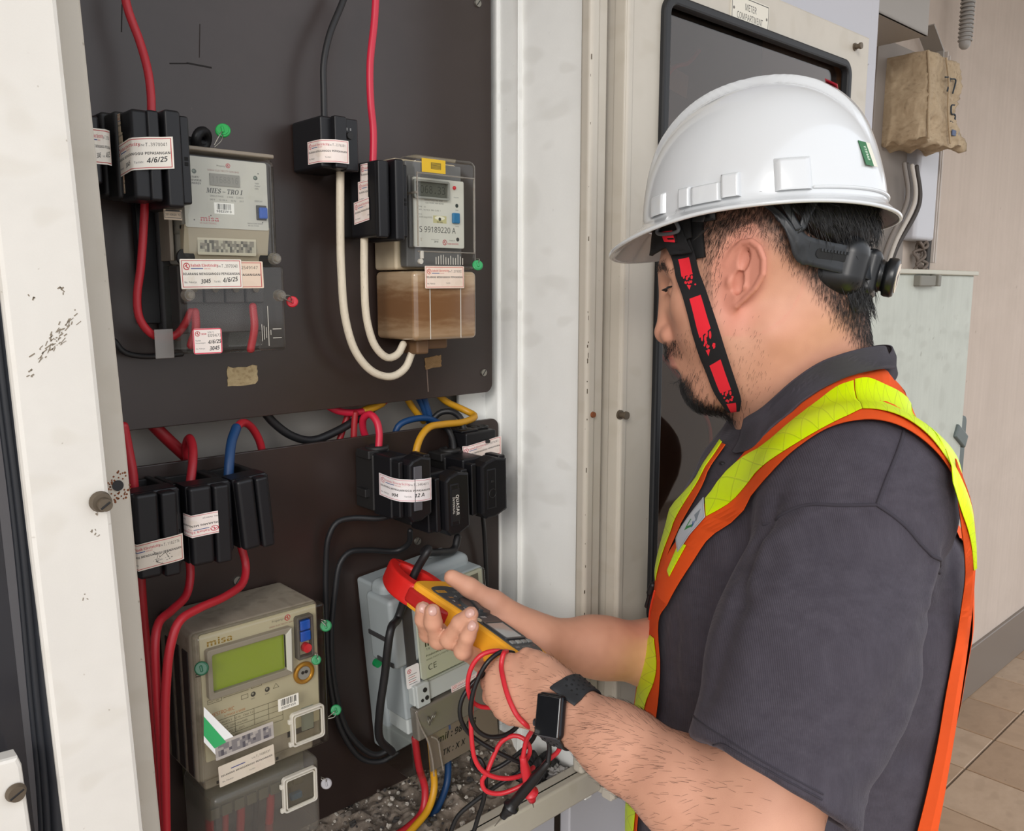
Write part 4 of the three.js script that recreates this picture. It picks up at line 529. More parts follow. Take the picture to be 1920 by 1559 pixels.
  m('body', [span(0.692, 0.744, 1.322, 1.3640, 0.001, 0.040, 0.003), span(0.690, 0.718, 1.3635, 1.3665, 0.002, 0.034, 0.0015)], M.fuse, 'black block'); for (const x of [0.702, 0.726, 0.737]) m('terminal_ring', at(new THREE.TorusGeometry(0.006, 0.0022, 8, 20), x, 1.3655, 0.020, Math.PI / 2), M.fuseDull); m('clip', span(0.7235, 0.7300, 1.3475, 1.3520, 0.038, 0.044, 0.001), M.fuseDull); m('label', bent([[0.6920, 0.033], [0.6930, 0.0402], [0.7180, 0.0405], [0.7440, 0.0405], [0.7500, 0.043]], 1.3385, 0.024, 0.008, sealTex.d, 0.0006), plain(sealTex.b), 'faded pink label');
}

// ---------- cables ----------
const PVC = { red: std(0xb0202c, 0.42), red2: std(0x9a1a22, 0.45), pink: std(0xc4213c, 0.42), black: std(0x1a1a1c, 0.5), white: std(0xffffff, 0.55, { map: mottled(256, [214, 203, 182], 12, { f: 10, specks: 220, speck: [90, 75, 60], alpha: 0.5, r: 1.5 }) }), yellow: std(0xc9921a, 0.45), blue: std(0x17406e, 0.45) };
function cable(label, mat, r, pts, name = 'cable', group) {
  const v = pts.map(([a, b, z]) => W(a, b, z)), c = v[0], g = tube(v.map((p) => p.clone().sub(c)), r), o = part(name, g, mat); o.position.copy(c); return tag(o, label, 'cable', group);
}
cable('red cable dropping from the top into the far left cut-out', PVC.red, 0.0039, [[228, -40, 0.035], [240, 18, 0.038], [262, 78, 0.042], [277, 132, 0.048], [283, 178, 0.052], [284, 218, 0.055]]);
cable('red cable looping from the far left cut-out into the upper left meter', PVC.red, 0.0038, [[272, 372, 0.045], [269, 430, 0.045], [264, 500, 0.045], [257, 560, 0.045], [262, 598, 0.045], [282, 625, 0.044], [305, 634, 0.042], [330, 628, 0.040], [348, 606, 0.045], [358, 585, 0.048]]);
cable('thin black cable running behind the bottom of the upper left meter', PVC.black, 0.0028, [[215, 640, 0.012], [232, 660, 0.012], [262, 668, 0.012], [300, 668, 0.012], [340, 664, 0.012]]);
cable('black cable dropping from the top into the square cut-out', PVC.black, 0.0036, [[655, -30, 0.028], [640, 10, 0.03], [618, 65, 0.032], [607, 120, 0.034], [607, 170, 0.036], [608, 222, 0.036]]);
cable('pinkish red cable dropping from the top to the middle cut-out', PVC.pink, 0.0041, [[706, -30, 0.05], [702, 40, 0.052], [694, 120, 0.055], [695, 190, 0.057], [700, 245, 0.058], [699, 322, 0.06]]);
cable('dirty white cable, the longer outer one, looping under the clear-cased meter', PVC.white, 0.0046, [[638, 318, 0.045], [638, 420, 0.045], [640, 510, 0.045], [648, 600, 0.045], [668, 662, 0.045], [700, 698, 0.045], [735, 706, 0.045], [760, 690, 0.045], [772, 662, 0.045]]);
cable('dirty white cable, the shorter inner one, looping under the clear-cased meter', PVC.white, 0.0045, [[683, 440, 0.05], [683, 520, 0.05], [688, 600, 0.05], [704, 650, 0.05], [727, 671, 0.05], [746, 664, 0.05], [756, 646, 0.05]]);
cable('thick red cable slanting down in the gap at the left', PVC.red2, 0.0066, [[280, 790, -0.026], [312, 822, -0.026], [340, 848, -0.026], [362, 868, -0.026]]);
cable('red cable hooking over the lower board into the middle left cut-out', PVC.red, 0.0046, [[352, 866, -0.018], [349, 838, -0.014], [355, 822, -0.002], [361, 838, 0.012], [361, 870, 0.025], [356, 912, 0.034]]);
const hook = cable('red cable with a blue sleeve arching into the tilted left cut-out', PVC.red, 0.0044, [[494, 856, -0.018], [486, 826, -0.016], [470, 800, -0.008], [455, 793, 0.002], [443, 804, 0.012], [434, 830, 0.022], [430, 866, 0.032], [428, 905, 0.036]]);
{ const v = [[443, 803, 0.012], [434, 830, 0.022], [430, 866, 0.032], [428, 903, 0.036]].map(([a, b, z]) => W(a, b, z).sub(hook.position)); part('blue_sleeve', tube(v, 0.0053), PVC.blue, hook, 'dark blue sleeve'); }
cable('red cable entering the left row beside the post from above', PVC.red, 0.0046, [[232, 800, 0.03], [241, 846, 0.03], [249, 890, 0.032], [252, 940, 0.034]]);
cable('black cable sagging across the gap between the boards', PVC.black, 0.0050, [[488, 762, -0.024], [512, 792, -0.024], [548, 818, -0.024], [585, 826, -0.024], [625, 812, -0.022], [672, 785, -0.022], [712, 757, -0.024]]);
const rs = cable('red cable lying along the upper edge of the gap, yellow taped end', PVC.pink, 0.0045, [[612, 760, -0.020], [634, 771, -0.018], [668, 774, -0.018], [700, 764, -0.018], [722, 752, -0.02]]); { const v = [[684, 770, -0.0178], [702, 763.5, -0.0178], [716, 756, -0.019]].map(([a, b, z]) => W(a, b, z).sub(rs.position)); part('yellow_tape', tube(v, 0.0053), PVC.yellow, rs, 'yellow tape'); }
cable('red cable slanting down behind the lower board, centre of the gap', PVC.red2, 0.0040, [[654, 774, -0.028], [645, 800, -0.028], [632, 840, -0.028]]); cable('red cable hanging straight down behind the lower board', PVC.red2, 0.0040, [[666, 776, -0.014], [664, 800, -0.014], [663, 840, -0.014]]);
cable('red cable arching over the board into the handwritten cut-out', PVC.pink, 0.0045, [[694, 836, -0.016], [681, 806, -0.014], [682, 784, -0.006], [694, 777, 0.004], [706, 790, 0.014], [711, 812, 0.020], [710, 838, 0.024]]);
cable('yellow cable bending from the gap down to the lettered cut-out', PVC.yellow, 0.0046, [[806, 722, -0.024], [835, 752, -0.020], [872, 770, -0.010], [890, 780, 0.004], [872, 791, 0.016], [832, 796, 0.022], [806, 801, 0.028], [790, 818, 0.034], [781, 842, 0.038], [778, 866, 0.040]]);
cable('short yellow cable behind the gap', PVC.yellow, 0.0044, [[756, 735, -0.03], [772, 762, -0.03], [794, 790, -0.03]]); cable('left one of two blue cables dropping into the gap', PVC.blue, 0.0044, [[778, 735, -0.026], [792, 760, -0.026], [804, 790, -0.026]]); cable('right one of two blue cables dropping into the gap', PVC.blue, 0.0044, [[790, 735, -0.022], [799, 758, -0.022], [806, 782, -0.022]]);
cable('blue cable arching behind the lower board', PVC.blue, 0.0042, [[738, 820, -0.018], [748, 798, -0.016], [772, 787, -0.014], [802, 785, -0.014], [828, 796, -0.014]]);
cable('black cable arching to the flat terminal block', PVC.black, 0.0042, [[812, 786, -0.018], [826, 774, -0.012], [846, 772, -0.002], [862, 782, 0.010], [870, 806, 0.020]]); cable('black cable curving into the oval-marked cut-out', PVC.black, 0.0040, [[822, 798, 0.0], [838, 804, 0.012], [848, 822, 0.022], [851, 846, 0.030], [851, 868, 0.034]]);
cable('black cable sweeping left from the handwritten cut-out and down, outermost loop', PVC.black, 0.0035, [[745, 962, 0.04], [715, 972, 0.034], [660, 972, 0.02], [632, 980, 0.016], [616, 1008, 0.014], [611, 1060, 0.012], [612, 1180, 0.012], [620, 1290, 0.014], [640, 1370, 0.018], [680, 1424, 0.024], [715, 1428, 0.03], [745, 1412, 0.036]]);
cable('black cable sweeping left from the lettered cut-out and down, inner loop', PVC.black, 0.0035, [[769, 996, 0.045], [766, 1020, 0.036], [745, 1033, 0.024], [690, 1032, 0.016], [655, 1036, 0.014], [638, 1056, 0.013], [628, 1110, 0.013], [621, 1200, 0.014], [630, 1300, 0.016], [655, 1376, 0.02], [705, 1416, 0.028], [745, 1396, 0.036]]);
cable('thin black cable hanging from the rightmost cut-out', PVC.black, 0.0030, [[905, 965, 0.04], [908, 1000, 0.02], [911, 1060, 0.012], [912, 1110, 0.012]]);
const redG = 'red cables down the lower left side';
cable('red cable nearest the post running down the lower left side', PVC.red2, 0.0048, [[262, 1060, 0.045], [266, 1130, 0.045], [272, 1200, 0.045], [279, 1270, 0.046], [286, 1340, 0.048], [292, 1420, 0.05], [298, 1600, 0.052]]);
cable('red cable from the middle left cut-out bending left round the big meter', PVC.red, 0.0043, [[354, 1040, 0.040], [357, 1078, 0.042], [350, 1115, 0.050], [322, 1145, 0.070], [298, 1168, 0.090], [291, 1200, 0.100], [293, 1290, 0.104], [299, 1380, 0.104], [304, 1470, 0.104], [308, 1610, 0.104]]);
cable('red cable from the tilted left cut-out sweeping across the top of the big meter', PVC.red, 0.0043, [[452, 1024, 0.040], [461, 1062, 0.044], [456, 1092, 0.054], [424, 1118, 0.074], [372, 1142, 0.096], [336, 1166, 0.108], [320, 1210, 0.112], [311, 1290, 0.112], [309, 1380, 0.110], [310, 1470, 0.108], [312, 1610, 0.106]]);
cable('red wire leaving the broken cover of the lower right meter', PVC.red, 0.0046, [[778, 1385, 0.075], [786, 1440, 0.075], [797, 1482, 0.078], [792, 1522, 0.084], [765, 1552, 0.092], [730, 1574, 0.10]]); cable('yellow wire leaving the broken cover of the lower right meter', PVC.yellow, 0.0046, [[806, 1375, 0.078], [812, 1440, 0.08], [814, 1480, 0.084], [803, 1518, 0.09], [780, 1548, 0.096], [752, 1576, 0.102]]); cable('blue wire leaving the broken cover of the lower right meter', PVC.blue, 0.0046, [[835, 1345, 0.055], [840, 1420, 0.06], [838, 1468, 0.064], [824, 1508, 0.07], [806, 1540, 0.076], [790, 1566, 0.08]]);

// ---------- solid fields and their meshes (people, clothes) ----------
const sminK = (a, b, k) => { const h = Math.max(k - Math.abs(a - b), 0) / k; return Math.min(a, b) - h * h * k * 0.25; };
const smaxK = (a, b, k) => -sminK(-a, -b, k);
const ell = (x, y, z, cx, cy, cz, rx, ry, rz) => { x -= cx; y -= cy; z -= cz; const k0 = Math.sqrt((x / rx) ** 2 + (y / ry) ** 2 + (z / rz) ** 2), k1 = Math.sqrt((x / rx / rx) ** 2 + (y / ry / ry) ** 2 + (z / rz / rz) ** 2); return k1 < 1e-9 ? -Math.min(rx, ry, rz) : k0 * (k0 - 1) / k1; };
const sph = (x, y, z, cx, cy, cz, r) => Math.sqrt((x - cx) ** 2 + (y - cy) ** 2 + (z - cz) ** 2) - r;
// tapered capsule between arrays a and b (x, y, z) with radii ra, rb
const cap = (x, y, z, a, b, ra, rb) => { const bx = b[0] - a[0], by = b[1] - a[1], bz = b[2] - a[2], px = x - a[0], py = y - a[1], pz = z - a[2]; const t = clamp((px * bx + py * by + pz * bz) / (bx * bx + by * by + bz * bz)); return Math.sqrt((px - t * bx) ** 2 + (py - t * by) ** 2 + (pz - t * bz) ** 2) - (ra + (rb - ra) * t); };
const arr = (v) => [v.x, v.y, v.z];
function grad(f, p, e = 0.0006) { const g = V(f(p.x + e, p.y, p.z) - f(p.x - e, p.y, p.z), f(p.x, p.y + e, p.z) - f(p.x, p.y - e, p.z), f(p.x, p.y, p.z + e) - f(p.x, p.y, p.z - e)); return g.lengthSq() ? g.normalize() : V(0, 1, 0); }
// surface nets over a box, skipping blocks that the field shows to be empty; color(p, n) gives linear vertex colours
function meshField(f, lo, hi, h, color, keep) {
  const nx = Math.ceil((hi.x - lo.x) / h) + 1, ny = Math.ceil((hi.y - lo.y) / h) + 1, nz = Math.ceil((hi.z - lo.z) / h) + 1, B = 6;
  const val = new Float32Array(nx * ny * nz), id = (i, j, k) => (k * ny + j) * nx + i, hd = B * h * 0.5 * Math.sqrt(3);
  for (let k0 = 0; k0 < nz; k0 += B) for (let j0 = 0; j0 < ny; j0 += B) for (let i0 = 0; i0 < nx; i0 += B) {
    const c = f(lo.x + (i0 + B / 2) * h, lo.y + (j0 + B / 2) * h, lo.z + (k0 + B / 2) * h), far = Math.abs(c) > hd * 1.9 + 0.004;
    for (let k = k0; k < Math.min(k0 + B, nz); k++) for (let j = j0; j < Math.min(j0 + B, ny); j++) for (let i = i0; i < Math.min(i0 + B, nx); i++) val[id(i, j, k)] = far ? c : f(lo.x + i * h, lo.y + j * h, lo.z + k * h);
  }
  const vert = new Int32Array(nx * ny * nz).fill(-1), pos = [], idx = [];
  const corner = [[0, 0, 0], [1, 0, 0], [0, 1, 0], [1, 1, 0], [0, 0, 1], [1, 0, 1], [0, 1, 1], [1, 1, 1]], edges = [[0, 1], [2, 3], [4, 5], [6, 7], [0, 2], [1, 3], [4, 6], [5, 7], [0, 4], [1, 5], [2, 6], [3, 7]];
  for (let k = 0; k < nz - 1; k++) for (let j = 0; j < ny - 1; j++) for (let i = 0; i < nx - 1; i++) {
    let m = 0; const v = corner.map((c, q) => { const w = val[id(i + c[0], j + c[1], k + c[2])]; if (w < 0) m |= 1 << q; return w; });
    if (m === 0 || m === 255) continue;
    let sx = 0, sy = 0, sz = 0, n = 0;
    for (const [a, b] of edges) { if (((m >> a) & 1) === ((m >> b) & 1)) continue; const t = v[a] / (v[a] - v[b]), A = corner[a], C = corner[b]; sx += A[0] + (C[0] - A[0]) * t; sy += A[1] + (C[1] - A[1]) * t; sz += A[2] + (C[2] - A[2]) * t; n++; }
    vert[id(i, j, k)] = pos.length / 3; pos.push(lo.x + (i + sx / n) * h, lo.y + (j + sy / n) * h, lo.z + (k + sz / n) * h);
  }
  const quad = (a, b, c, d, flip) => { if (a < 0 || b < 0 || c < 0 || d < 0) return; flip ? idx.push(a, c, b, a, d, c) : idx.push(a, b, c, a, c, d); };
  for (let k = 1; k < nz - 1; k++) for (let j = 1; j < ny - 1; j++) for (let i = 1; i < nx - 1; i++) {
    const a = val[id(i, j, k)] < 0;
    if (a !== val[id(i + 1, j, k)] < 0) quad(vert[id(i, j - 1, k - 1)], vert[id(i, j, k - 1)], vert[id(i, j, k)], vert[id(i, j - 1, k)], !a);
    if (a !== val[id(i, j + 1, k)] < 0) quad(vert[id(i - 1, j, k - 1)], vert[id(i - 1, j, k)], vert[id(i, j, k)], vert[id(i, j, k - 1)], !a);
    if (a !== val[id(i, j, k + 1)] < 0) quad(vert[id(i - 1, j - 1, k)], vert[id(i, j - 1, k)], vert[id(i, j, k)], vert[id(i - 1, j, k)], !a);
  }
  let tri = idx;
  if (keep) { tri = []; for (let t = 0; t < idx.length; t += 3) { const a = idx[t] * 3, b = idx[t + 1] * 3, c = idx[t + 2] * 3; if (keep((pos[a] + pos[b] + pos[c]) / 3, (pos[a + 1] + pos[b + 1] + pos[c + 1]) / 3, (pos[a + 2] + pos[b + 2] + pos[c + 2]) / 3)) tri.push(idx[t], idx[t + 1], idx[t + 2]); } }
  const n = pos.length / 3, nor = new Float32Array(n * 3), col = color && new Float32Array(n * 3), uv = new Float32Array(n * 2), p = V(0, 0, 0);
  for (let q = 0; q < n; q++) {
    p.set(pos[q * 3], pos[q * 3 + 1], pos[q * 3 + 2]); const g = grad(f, p, h * 0.5); nor.set([g.x, g.y, g.z], q * 3);
    uv[q * 2] = (p.x * 0.74 + p.z * 0.68); uv[q * 2 + 1] = p.y + (p.x - p.z) * 0.25;
    if (color) col.set(color(p, g), q * 3);
  }
  const g = new THREE.BufferGeometry(); g.setAttribute('position', new THREE.Float32BufferAttribute(pos, 3)); g.setAttribute('normal', new THREE.BufferAttribute(nor, 3)); g.setAttribute('uv', new THREE.BufferAttribute(uv, 2));
  if (color) g.setAttribute('color', new THREE.BufferAttribute(col, 3));
  g.setIndex(tri); return g;
}
// where a line of sight from the photographer meets a field (or the nearest it comes to it)
function hit(px, py, f, from = 0.35, to = 1.6) {
  const r = ray(px, py), L = r.length(), p = V(0, 0, 0); let t = from, best = 1e9, tb = t;
  for (let i = 0; i < 220 && t < to; i++) { p.copy(CAM).addScaledVector(r, t); const d = f(p.x, p.y, p.z); if (d < best) { best = d; tb = t; } if (d < 0.0003) break; t += Math.max(0.0004, d * 0.6 / L); }
  p.copy(CAM).addScaledVector(r, tb);
  for (let i = 0; i < 6; i++) { const d = f(p.x, p.y, p.z); if (Math.abs(d) < 1e-4) break; p.addScaledVector(grad(f, p), -d * 0.9); }
  return p;
}

// ---------- the man: joints read off the photograph ----------
const RH = V(AX.x, 0, AX.z).normalize(), FH = V(AF.x, 0, AF.z).normalize(), UP = V(0, 1, 0);
const PH = (px, py, h) => { const r = ray(px, py); return CAM.clone().addScaledVector(r, h / r.dot(FH)); };   // at a level distance from the lens
function headAxes(yaw, pitch, roll) {
  const fh = RH.clone().multiplyScalar(-Math.cos(yaw)).addScaledVector(FH, Math.sin(yaw));
  const f = fh.clone().multiplyScalar(Math.cos(pitch)).addScaledVector(UP, -Math.sin(pitch)), u = UP.clone().multiplyScalar(Math.cos(pitch)).addScaledVector(fh, Math.sin(pitch)), l = u.clone().cross(f);
  return { f, u: u.clone().multiplyScalar(Math.cos(roll)).addScaledVector(l, Math.sin(roll)), l: l.clone().multiplyScalar(Math.cos(roll)).addScaledVector(u, -Math.sin(roll)) };
}
const HC = P(1423, 508, 0.895), HA = headAxes(0.36, 0.225, -0.06), HS = 1.035;
const toHead = (p) => { const q = p.clone().sub(HC); return V(q.dot(HA.f), q.dot(HA.u), q.dot(HA.l)).divideScalar(HS); };
const fromHead = (f, u, l) => HC.clone().addScaledVector(HA.f, f * HS).addScaledVector(HA.u, u * HS).addScaledVector(HA.l, l * HS);
// ear: its own plate frame (a forward-back, b up-down, c out of the head), near-side ear; the far one is mirrored
const EAR = { o: [0.014, -0.004, 0.071], tilt: 0.44, flare: 0.55 };
function earField(f, u, l) {
  const ct = Math.cos(EAR.tilt), st = Math.sin(EAR.tilt), cf = Math.cos(EAR.flare), sf = Math.sin(EAR.flare);
  let x = f - EAR.o[0], y = u - EAR.o[1], z = l - EAR.o[2];
  if (x * x + y * y + z * z > 0.0036) return Math.sqrt(x * x + y * y + z * z) - 0.05;
  const b0 = -x * ct * 0 + y, a0 = -x;                       // a: backwards
  let a = a0 * cf + z * sf, c = z * cf - a0 * sf;            // the back edge stands away from the head
  const aa = a * ct - b0 * st, b = b0 * ct + a * st; a = aa; // leaning: top further back
  const rim = (px, py, r) => Math.sqrt((a - px) ** 2 + (b - py) ** 2 + c * c) - r;
  // plate outline: wide above, narrow lobe below
  const wide = 0.0140 * smooth(-0.040, 0.004, b) + 0.0085, cx = 0.0045 + 0.006 * smooth(-0.03, 0.02, b);
  const e = Math.sqrt(((a - cx) / wide) ** 2 + (b / 0.0335) ** 2);
  let d = smaxK((e - 1) * Math.min(wide, 0.033) * 0.8, Math.abs(c - 0.001) - 0.0026, 0.004);
  // helix: a rolled rim along the outline from the root over the top and down the back to the lobe
  let hx = 1; let prev = null;
  for (let i = 0; i <= 9; i++) { const t = 2.95 - i / 9 * 4.2, w = 0.0130 * smooth(-0.045, 0.004, Math.sin(t) * 0.031) + 0.0085, q = [0.0045 + 0.006 * smooth(-0.03, 0.02, Math.sin(t) * 0.031) + Math.cos(t) * w, Math.sin(t) * 0.0315, 0.0025]; if (prev) hx = Math.min(hx, cap(a, b, c, prev, q, 0.0031 - 0.0006 * (i / 9), 0.0031 - 0.0006 * (i / 9))); prev = q; }
  d = sminK(d, hx, 0.0022);
  d = sminK(d, cap(a, b, c, [0.011, 0.013, 0.002], [0.0130, -0.010, 0.003], 0.0026, 0.0030), 0.003);   // antihelix
  d = sminK(d, cap(a, b, c, [0.0130, -0.010, 0.003], [0.0055, -0.0215, 0.002], 0.003, 0.0028), 0.003);
  d = sminK(d, ell(a, b, c, 0.000, 0.000, -0.009, 0.013, 0.026, 0.010), 0.006);                            // root
  d = smaxK(d, -ell(a, b, c, 0.0052, -0.0085, 0.0035, 0.0068, 0.0115, 0.0100), 0.0022);                     // concha
  d = smaxK(d, -sph(a, b, c, 0.0015, -0.0105, -0.0050, 0.0048), 0.002);                                    // canal
  d = smaxK(d, -ell(a, b, c, 0.0075, 0.014, 0.0046, 0.0062, 0.0115, 0.0060), 0.002);                        // hollow above
  d = sminK(d, ell(a, b, c, -0.0045, -0.0095, 0.0025, 0.0036, 0.0062, 0.0042), 0.003);                     // tragus
  d = sminK(d, ell(a, b, c, 0.001, -0.029, 0.0018, 0.0075, 0.0085, 0.0034), 0.004);                        // lobe
  return d;
}
function headLocal(f, u, l) {
  const m = Math.abs(l);
  let d = ell(f, u, m, -0.006, 0.030, 0, 0.099, 0.088, 0.076);
  d = sminK(d, ell(f, u, m, 0.034, -0.038, 0, 0.064, 0.080, 0.061), 0.03);
  d = sminK(d, ell(f, u, m, 0.022, -0.076, 0, 0.060, 0.046, 0.056), 0.025);
  d = sminK(d, cap(f, u, m, [-0.006, -0.066, 0.050], [0.062, -0.106, 0.014], 0.016, 0.016), 0.02);
  d = sminK(d, sph(f, u, m, 0.073, -0.104, 0, 0.0185), 0.018);
  d = sminK(d, ell(f, u, m, 0.030, -0.104, 0, 0.050, 0.026, 0.040), 0.03);     // full under-chin
  d = sminK(d, sph(f, u, m, 0.050, -0.046, 0.038, 0.030), 0.02);               // cheek
  d = sminK(d, sph(f, u, m, 0.066, -0.018, 0.043, 0.020), 0.016);              // cheekbone
  d = sminK(d, cap(f, u, m, [0.086, 0.018, 0.010], [0.074, 0.019, 0.044], 0.0095, 0.008), 0.016);  // brow
  d = smaxK(d, -sph(f, u, m, 0.098, -0.004, 0.034, 0.0165), 0.012);             // socket
  d = sminK(d, ell(f, u, m, 0.0765, -0.003, 0.031, 0.0120, 0.0115, 0.0135), 0.003);
  d = sminK(d, cap(f, u, m, [0.075, 0.0065, 0.020], [0.071, 0.004, 0.045], 0.0045, 0.004), 0.006);  // upper lid
  d = sminK(d, cap(f, u, m, [0.093, 0.006, 0], [0.104, -0.038, 0], 0.0075, 0.0095), 0.012);      // nose
  d = sminK(d, sph(f, u, m, 0.1050, -0.0425, 0, 0.0110), 0.006);
  d = sminK(d, sph(f, u, m, 0.0985, -0.0455, 0.0125, 0.0092), 0.006);
  d = smaxK(d, -sph(f, u, m, 0.1005, -0.0545, 0.0068, 0.0042), 0.003);
  d = sminK(d, sph(f, u, m, 0.078, -0.070, 0, 0.026), 0.015);                  // mouth mound
  d = sminK(d, ell(f, u, m, 0.0985, -0.0665, 0, 0.0085, 0.0058, 0.020), 0.005);
  d = sminK(d, ell(f, u, m, 0.0965, -0.0770, 0, 0.0088, 0.0062, 0.018), 0.005);
  d = smaxK(d, -cap(f, u, m, [0.107, -0.0717, 0], [0.088, -0.0725, 0.026], 0.0013, 0.001), 0.003);
  d = smaxK(d, -ell(f, u, m, 0.104, -0.0885, 0, 0.008, 0.0055, 0.022), 0.008);  // hollow over the chin
  return sminK(d, earField(f, u, m), 0.004);
}
const NECK0 = arr(fromHead(-0.034, -0.045, 0)), NECKF = arr(fromHead(0.006, -0.075, 0)), NB = PH(1535, 760, 0.935), NBF = PH(1480, 800, 0.925);
const NECK1 = arr(NB), NECKF1 = arr(NBF);
const J = { // joints: near (left) arm and far (right) arm
  shL: PH(1608, 937, 0.755), elL: PH(1418, 1570, 0.615), wrL: P(1062, 1331, 0.795), shR: PH(1480, 915, 1.11), elR: PH(1330, 1240, 1.02), wrR: P(1010, 1200, 0.968),
};
const A = Object.fromEntries(Object.entries(J).map(([k, v]) => [k, arr(v)]));
const q3 = (list) => list.map((p) => arr(P(...p)));
const HANDL = { palm: q3([[956, 1252, 0.842], [937, 1276, 0.836], [938, 1304, 0.828], [956, 1330, 0.820]]), base: q3([[1044, 1298, 0.800], [1042, 1314, 0.797], [1042, 1330, 0.794], [1044, 1346, 0.792]]),
  fingers: [[[956, 1252, 0.842], [927, 1254, 0.868], [938, 1276, 0.880], [958, 1282, 0.872]], [[937, 1276, 0.836], [921, 1280, 0.866], [938, 1302, 0.876], [960, 1304, 0.866]], [[938, 1304, 0.828], [924, 1305, 0.856], [942, 1324, 0.866], [962, 1326, 0.856]], [[956, 1330, 0.820], [942, 1332, 0.846], [958, 1346, 0.854], [974, 1346, 0.846]]].map(q3),
  thumb: q3([[1042, 1288, 0.806], [1022, 1260, 0.818], [1004, 1242, 0.828], [988, 1231, 0.836]]) };
const HANDR = { palm: q3([[858, 1180, 0.944], [866, 1196, 0.932], [886, 1218, 0.918], [908, 1240, 0.905]]), base: q3([[985, 1180, 0.972], [990, 1190, 0.965], [996, 1204, 0.958], [1002, 1218, 0.952]]),
  fingers: [[[858, 1180, 0.944], [804, 1187, 0.905], [794, 1161, 0.886], [793, 1142, 0.879]], [[866, 1196, 0.932], [823, 1199, 0.890], [812, 1167, 0.874], [811, 1147, 0.868]], [[886, 1218, 0.918], [844, 1199, 0.875], [863, 1169, 0.860], [883, 1152, 0.852]], [[908, 1240, 0.905], [868, 1221, 0.865], [877, 1194, 0.853], [886, 1175, 0.848]]].map(q3),
  thumb: q3([[980, 1172, 0.972], [926, 1132, 0.958], [880, 1102, 0.950], [847, 1083, 0.945]]) };
function handField(H, x, y, z, wr, big = 1) {
  let d = 1;
  for (let i = 0; i < 4; i++) d = sminK(d, cap(x, y, z, H.base[i], H.palm[i], 0.0165 * big, 0.0138 * big), 0.014);
  d = sminK(d, cap(x, y, z, wr, H.base[1], 0.0245, 0.020), 0.014);
  d = sminK(d, cap(x, y, z, H.base[0], H.thumb[1], 0.018, 0.0135), 0.016);
  let fg = 1;
  for (let i = 0; i < 4; i++) {
    const F = H.fingers[i], s = [1, 1.02, 0.98, 0.86][i] * 0.0092 * big;
    let e = cap(x, y, z, F[0], F[1], s * 1.22, s * 1.1);
    e = sminK(e, sph(x, y, z, ...F[1], s * 1.14), 0.003);
    e = sminK(e, cap(x, y, z, F[1], F[2], s * 1.06, s * 0.98), 0.003);
    e = sminK(e, cap(x, y, z, F[2], F[3], s * 0.98, s * 0.86), 0.003);
    fg = sminK(fg, e, 0.0015);
  }
  d = sminK(d, fg, 0.006);
  const t = H.thumb; let e = cap(x, y, z, t[0], t[1], 0.0155, 0.0125); e = sminK(e, cap(x, y, z, t[1], t[2], 0.0122, 0.0108), 0.004); e = sminK(e, cap(x, y, z, t[2], t[3], 0.0108, 0.0088), 0.004);
  return sminK(d, e, 0.008);
}
const mid = (a, b, t) => [0, 1, 2].map((i) => lerp(a[i], b[i], t));
function forearm(x, y, z, el, wr, s) {
  let d = cap(x, y, z, el, mid(el, wr, 0.32), 0.041 * s, 0.0425 * s);
  d = sminK(d, cap(x, y, z, mid(el, wr, 0.30), mid(el, wr, 0.70), 0.042 * s, 0.034 * s), 0.02);
  return sminK(d, cap(x, y, z, mid(el, wr, 0.66), wr, 0.0340 * s, 0.0250), 0.02);
}
const armL = (x, y, z) => sminK(sminK(forearm(x, y, z, A.elL, A.wrL, 0.93), cap(x, y, z, A.shL, A.elL, 0.056, 0.044), 0.02), handField(HANDL, x, y, z, A.wrL), 0.014);
const armR = (x, y, z) => sminK(sminK(forearm(x, y, z, A.elR, A.wrR, 0.95), cap(x, y, z, A.shR, A.elR, 0.056, 0.044), 0.02), handField(HANDR, x, y, z, A.wrR), 0.014);
function headField(x, y, z) {
  const X = x - HC.x, Y = y - HC.y, Z = z - HC.z, R2 = X * X + Y * Y + Z * Z;
  const neck = sminK(cap(x, y, z, NECK0, NECK1, 0.060, 0.066), cap(x, y, z, NECKF, NECKF1, 0.050, 0.058), 0.03);
  if (R2 > 0.06) return Math.min(neck, Math.sqrt(R2) - 0.2);
  const d = headLocal((X * HA.f.x + Y * HA.f.y + Z * HA.f.z) / HS, (X * HA.u.x + Y * HA.u.y + Z * HA.u.z) / HS, (X * HA.l.x + Y * HA.l.y + Z * HA.l.z) / HS) * HS;
  return sminK(d, neck, 0.022);
}
// torso: stacked ellipses between the front and back outlines seen in the photograph
const BODYAW = 0.07, BF = RH.clone().multiplyScalar(-Math.cos(BODYAW)).addScaledVector(FH, Math.sin(BODYAW)), BL = UP.clone().cross(BF);
const rows = [[690, 1470, 1640, 0.068], [740, 1420, 1668, 0.100], [800, 1377, 1660, 0.145], [880, 1324, 1688, 0.175], [980, 1274, 1760, 0.186], [1100, 1246, 1760, 0.190], [1200, 1234, 1744, 0.190], [1300, 1214, 1724, 0.190], [1400, 1202, 1706, 0.188], [1559, 1188, 1678, 0.188], [1760, 1190, 1715, 0.200], [2050, 1200, 1690, 0.190]].map(([py, xf, xb, b]) => {
  const c = PH((xf + xb) / 2, py, 0.925), e = PH(xb, py, 0.925).sub(PH(xf, py, 0.925)).length() / 2; return { y: c.y, c, a: Math.sqrt(Math.max(0.0016, e * e - (b * Math.sin(BODYAW)) ** 2)) / Math.cos(BODYAW), b };
});
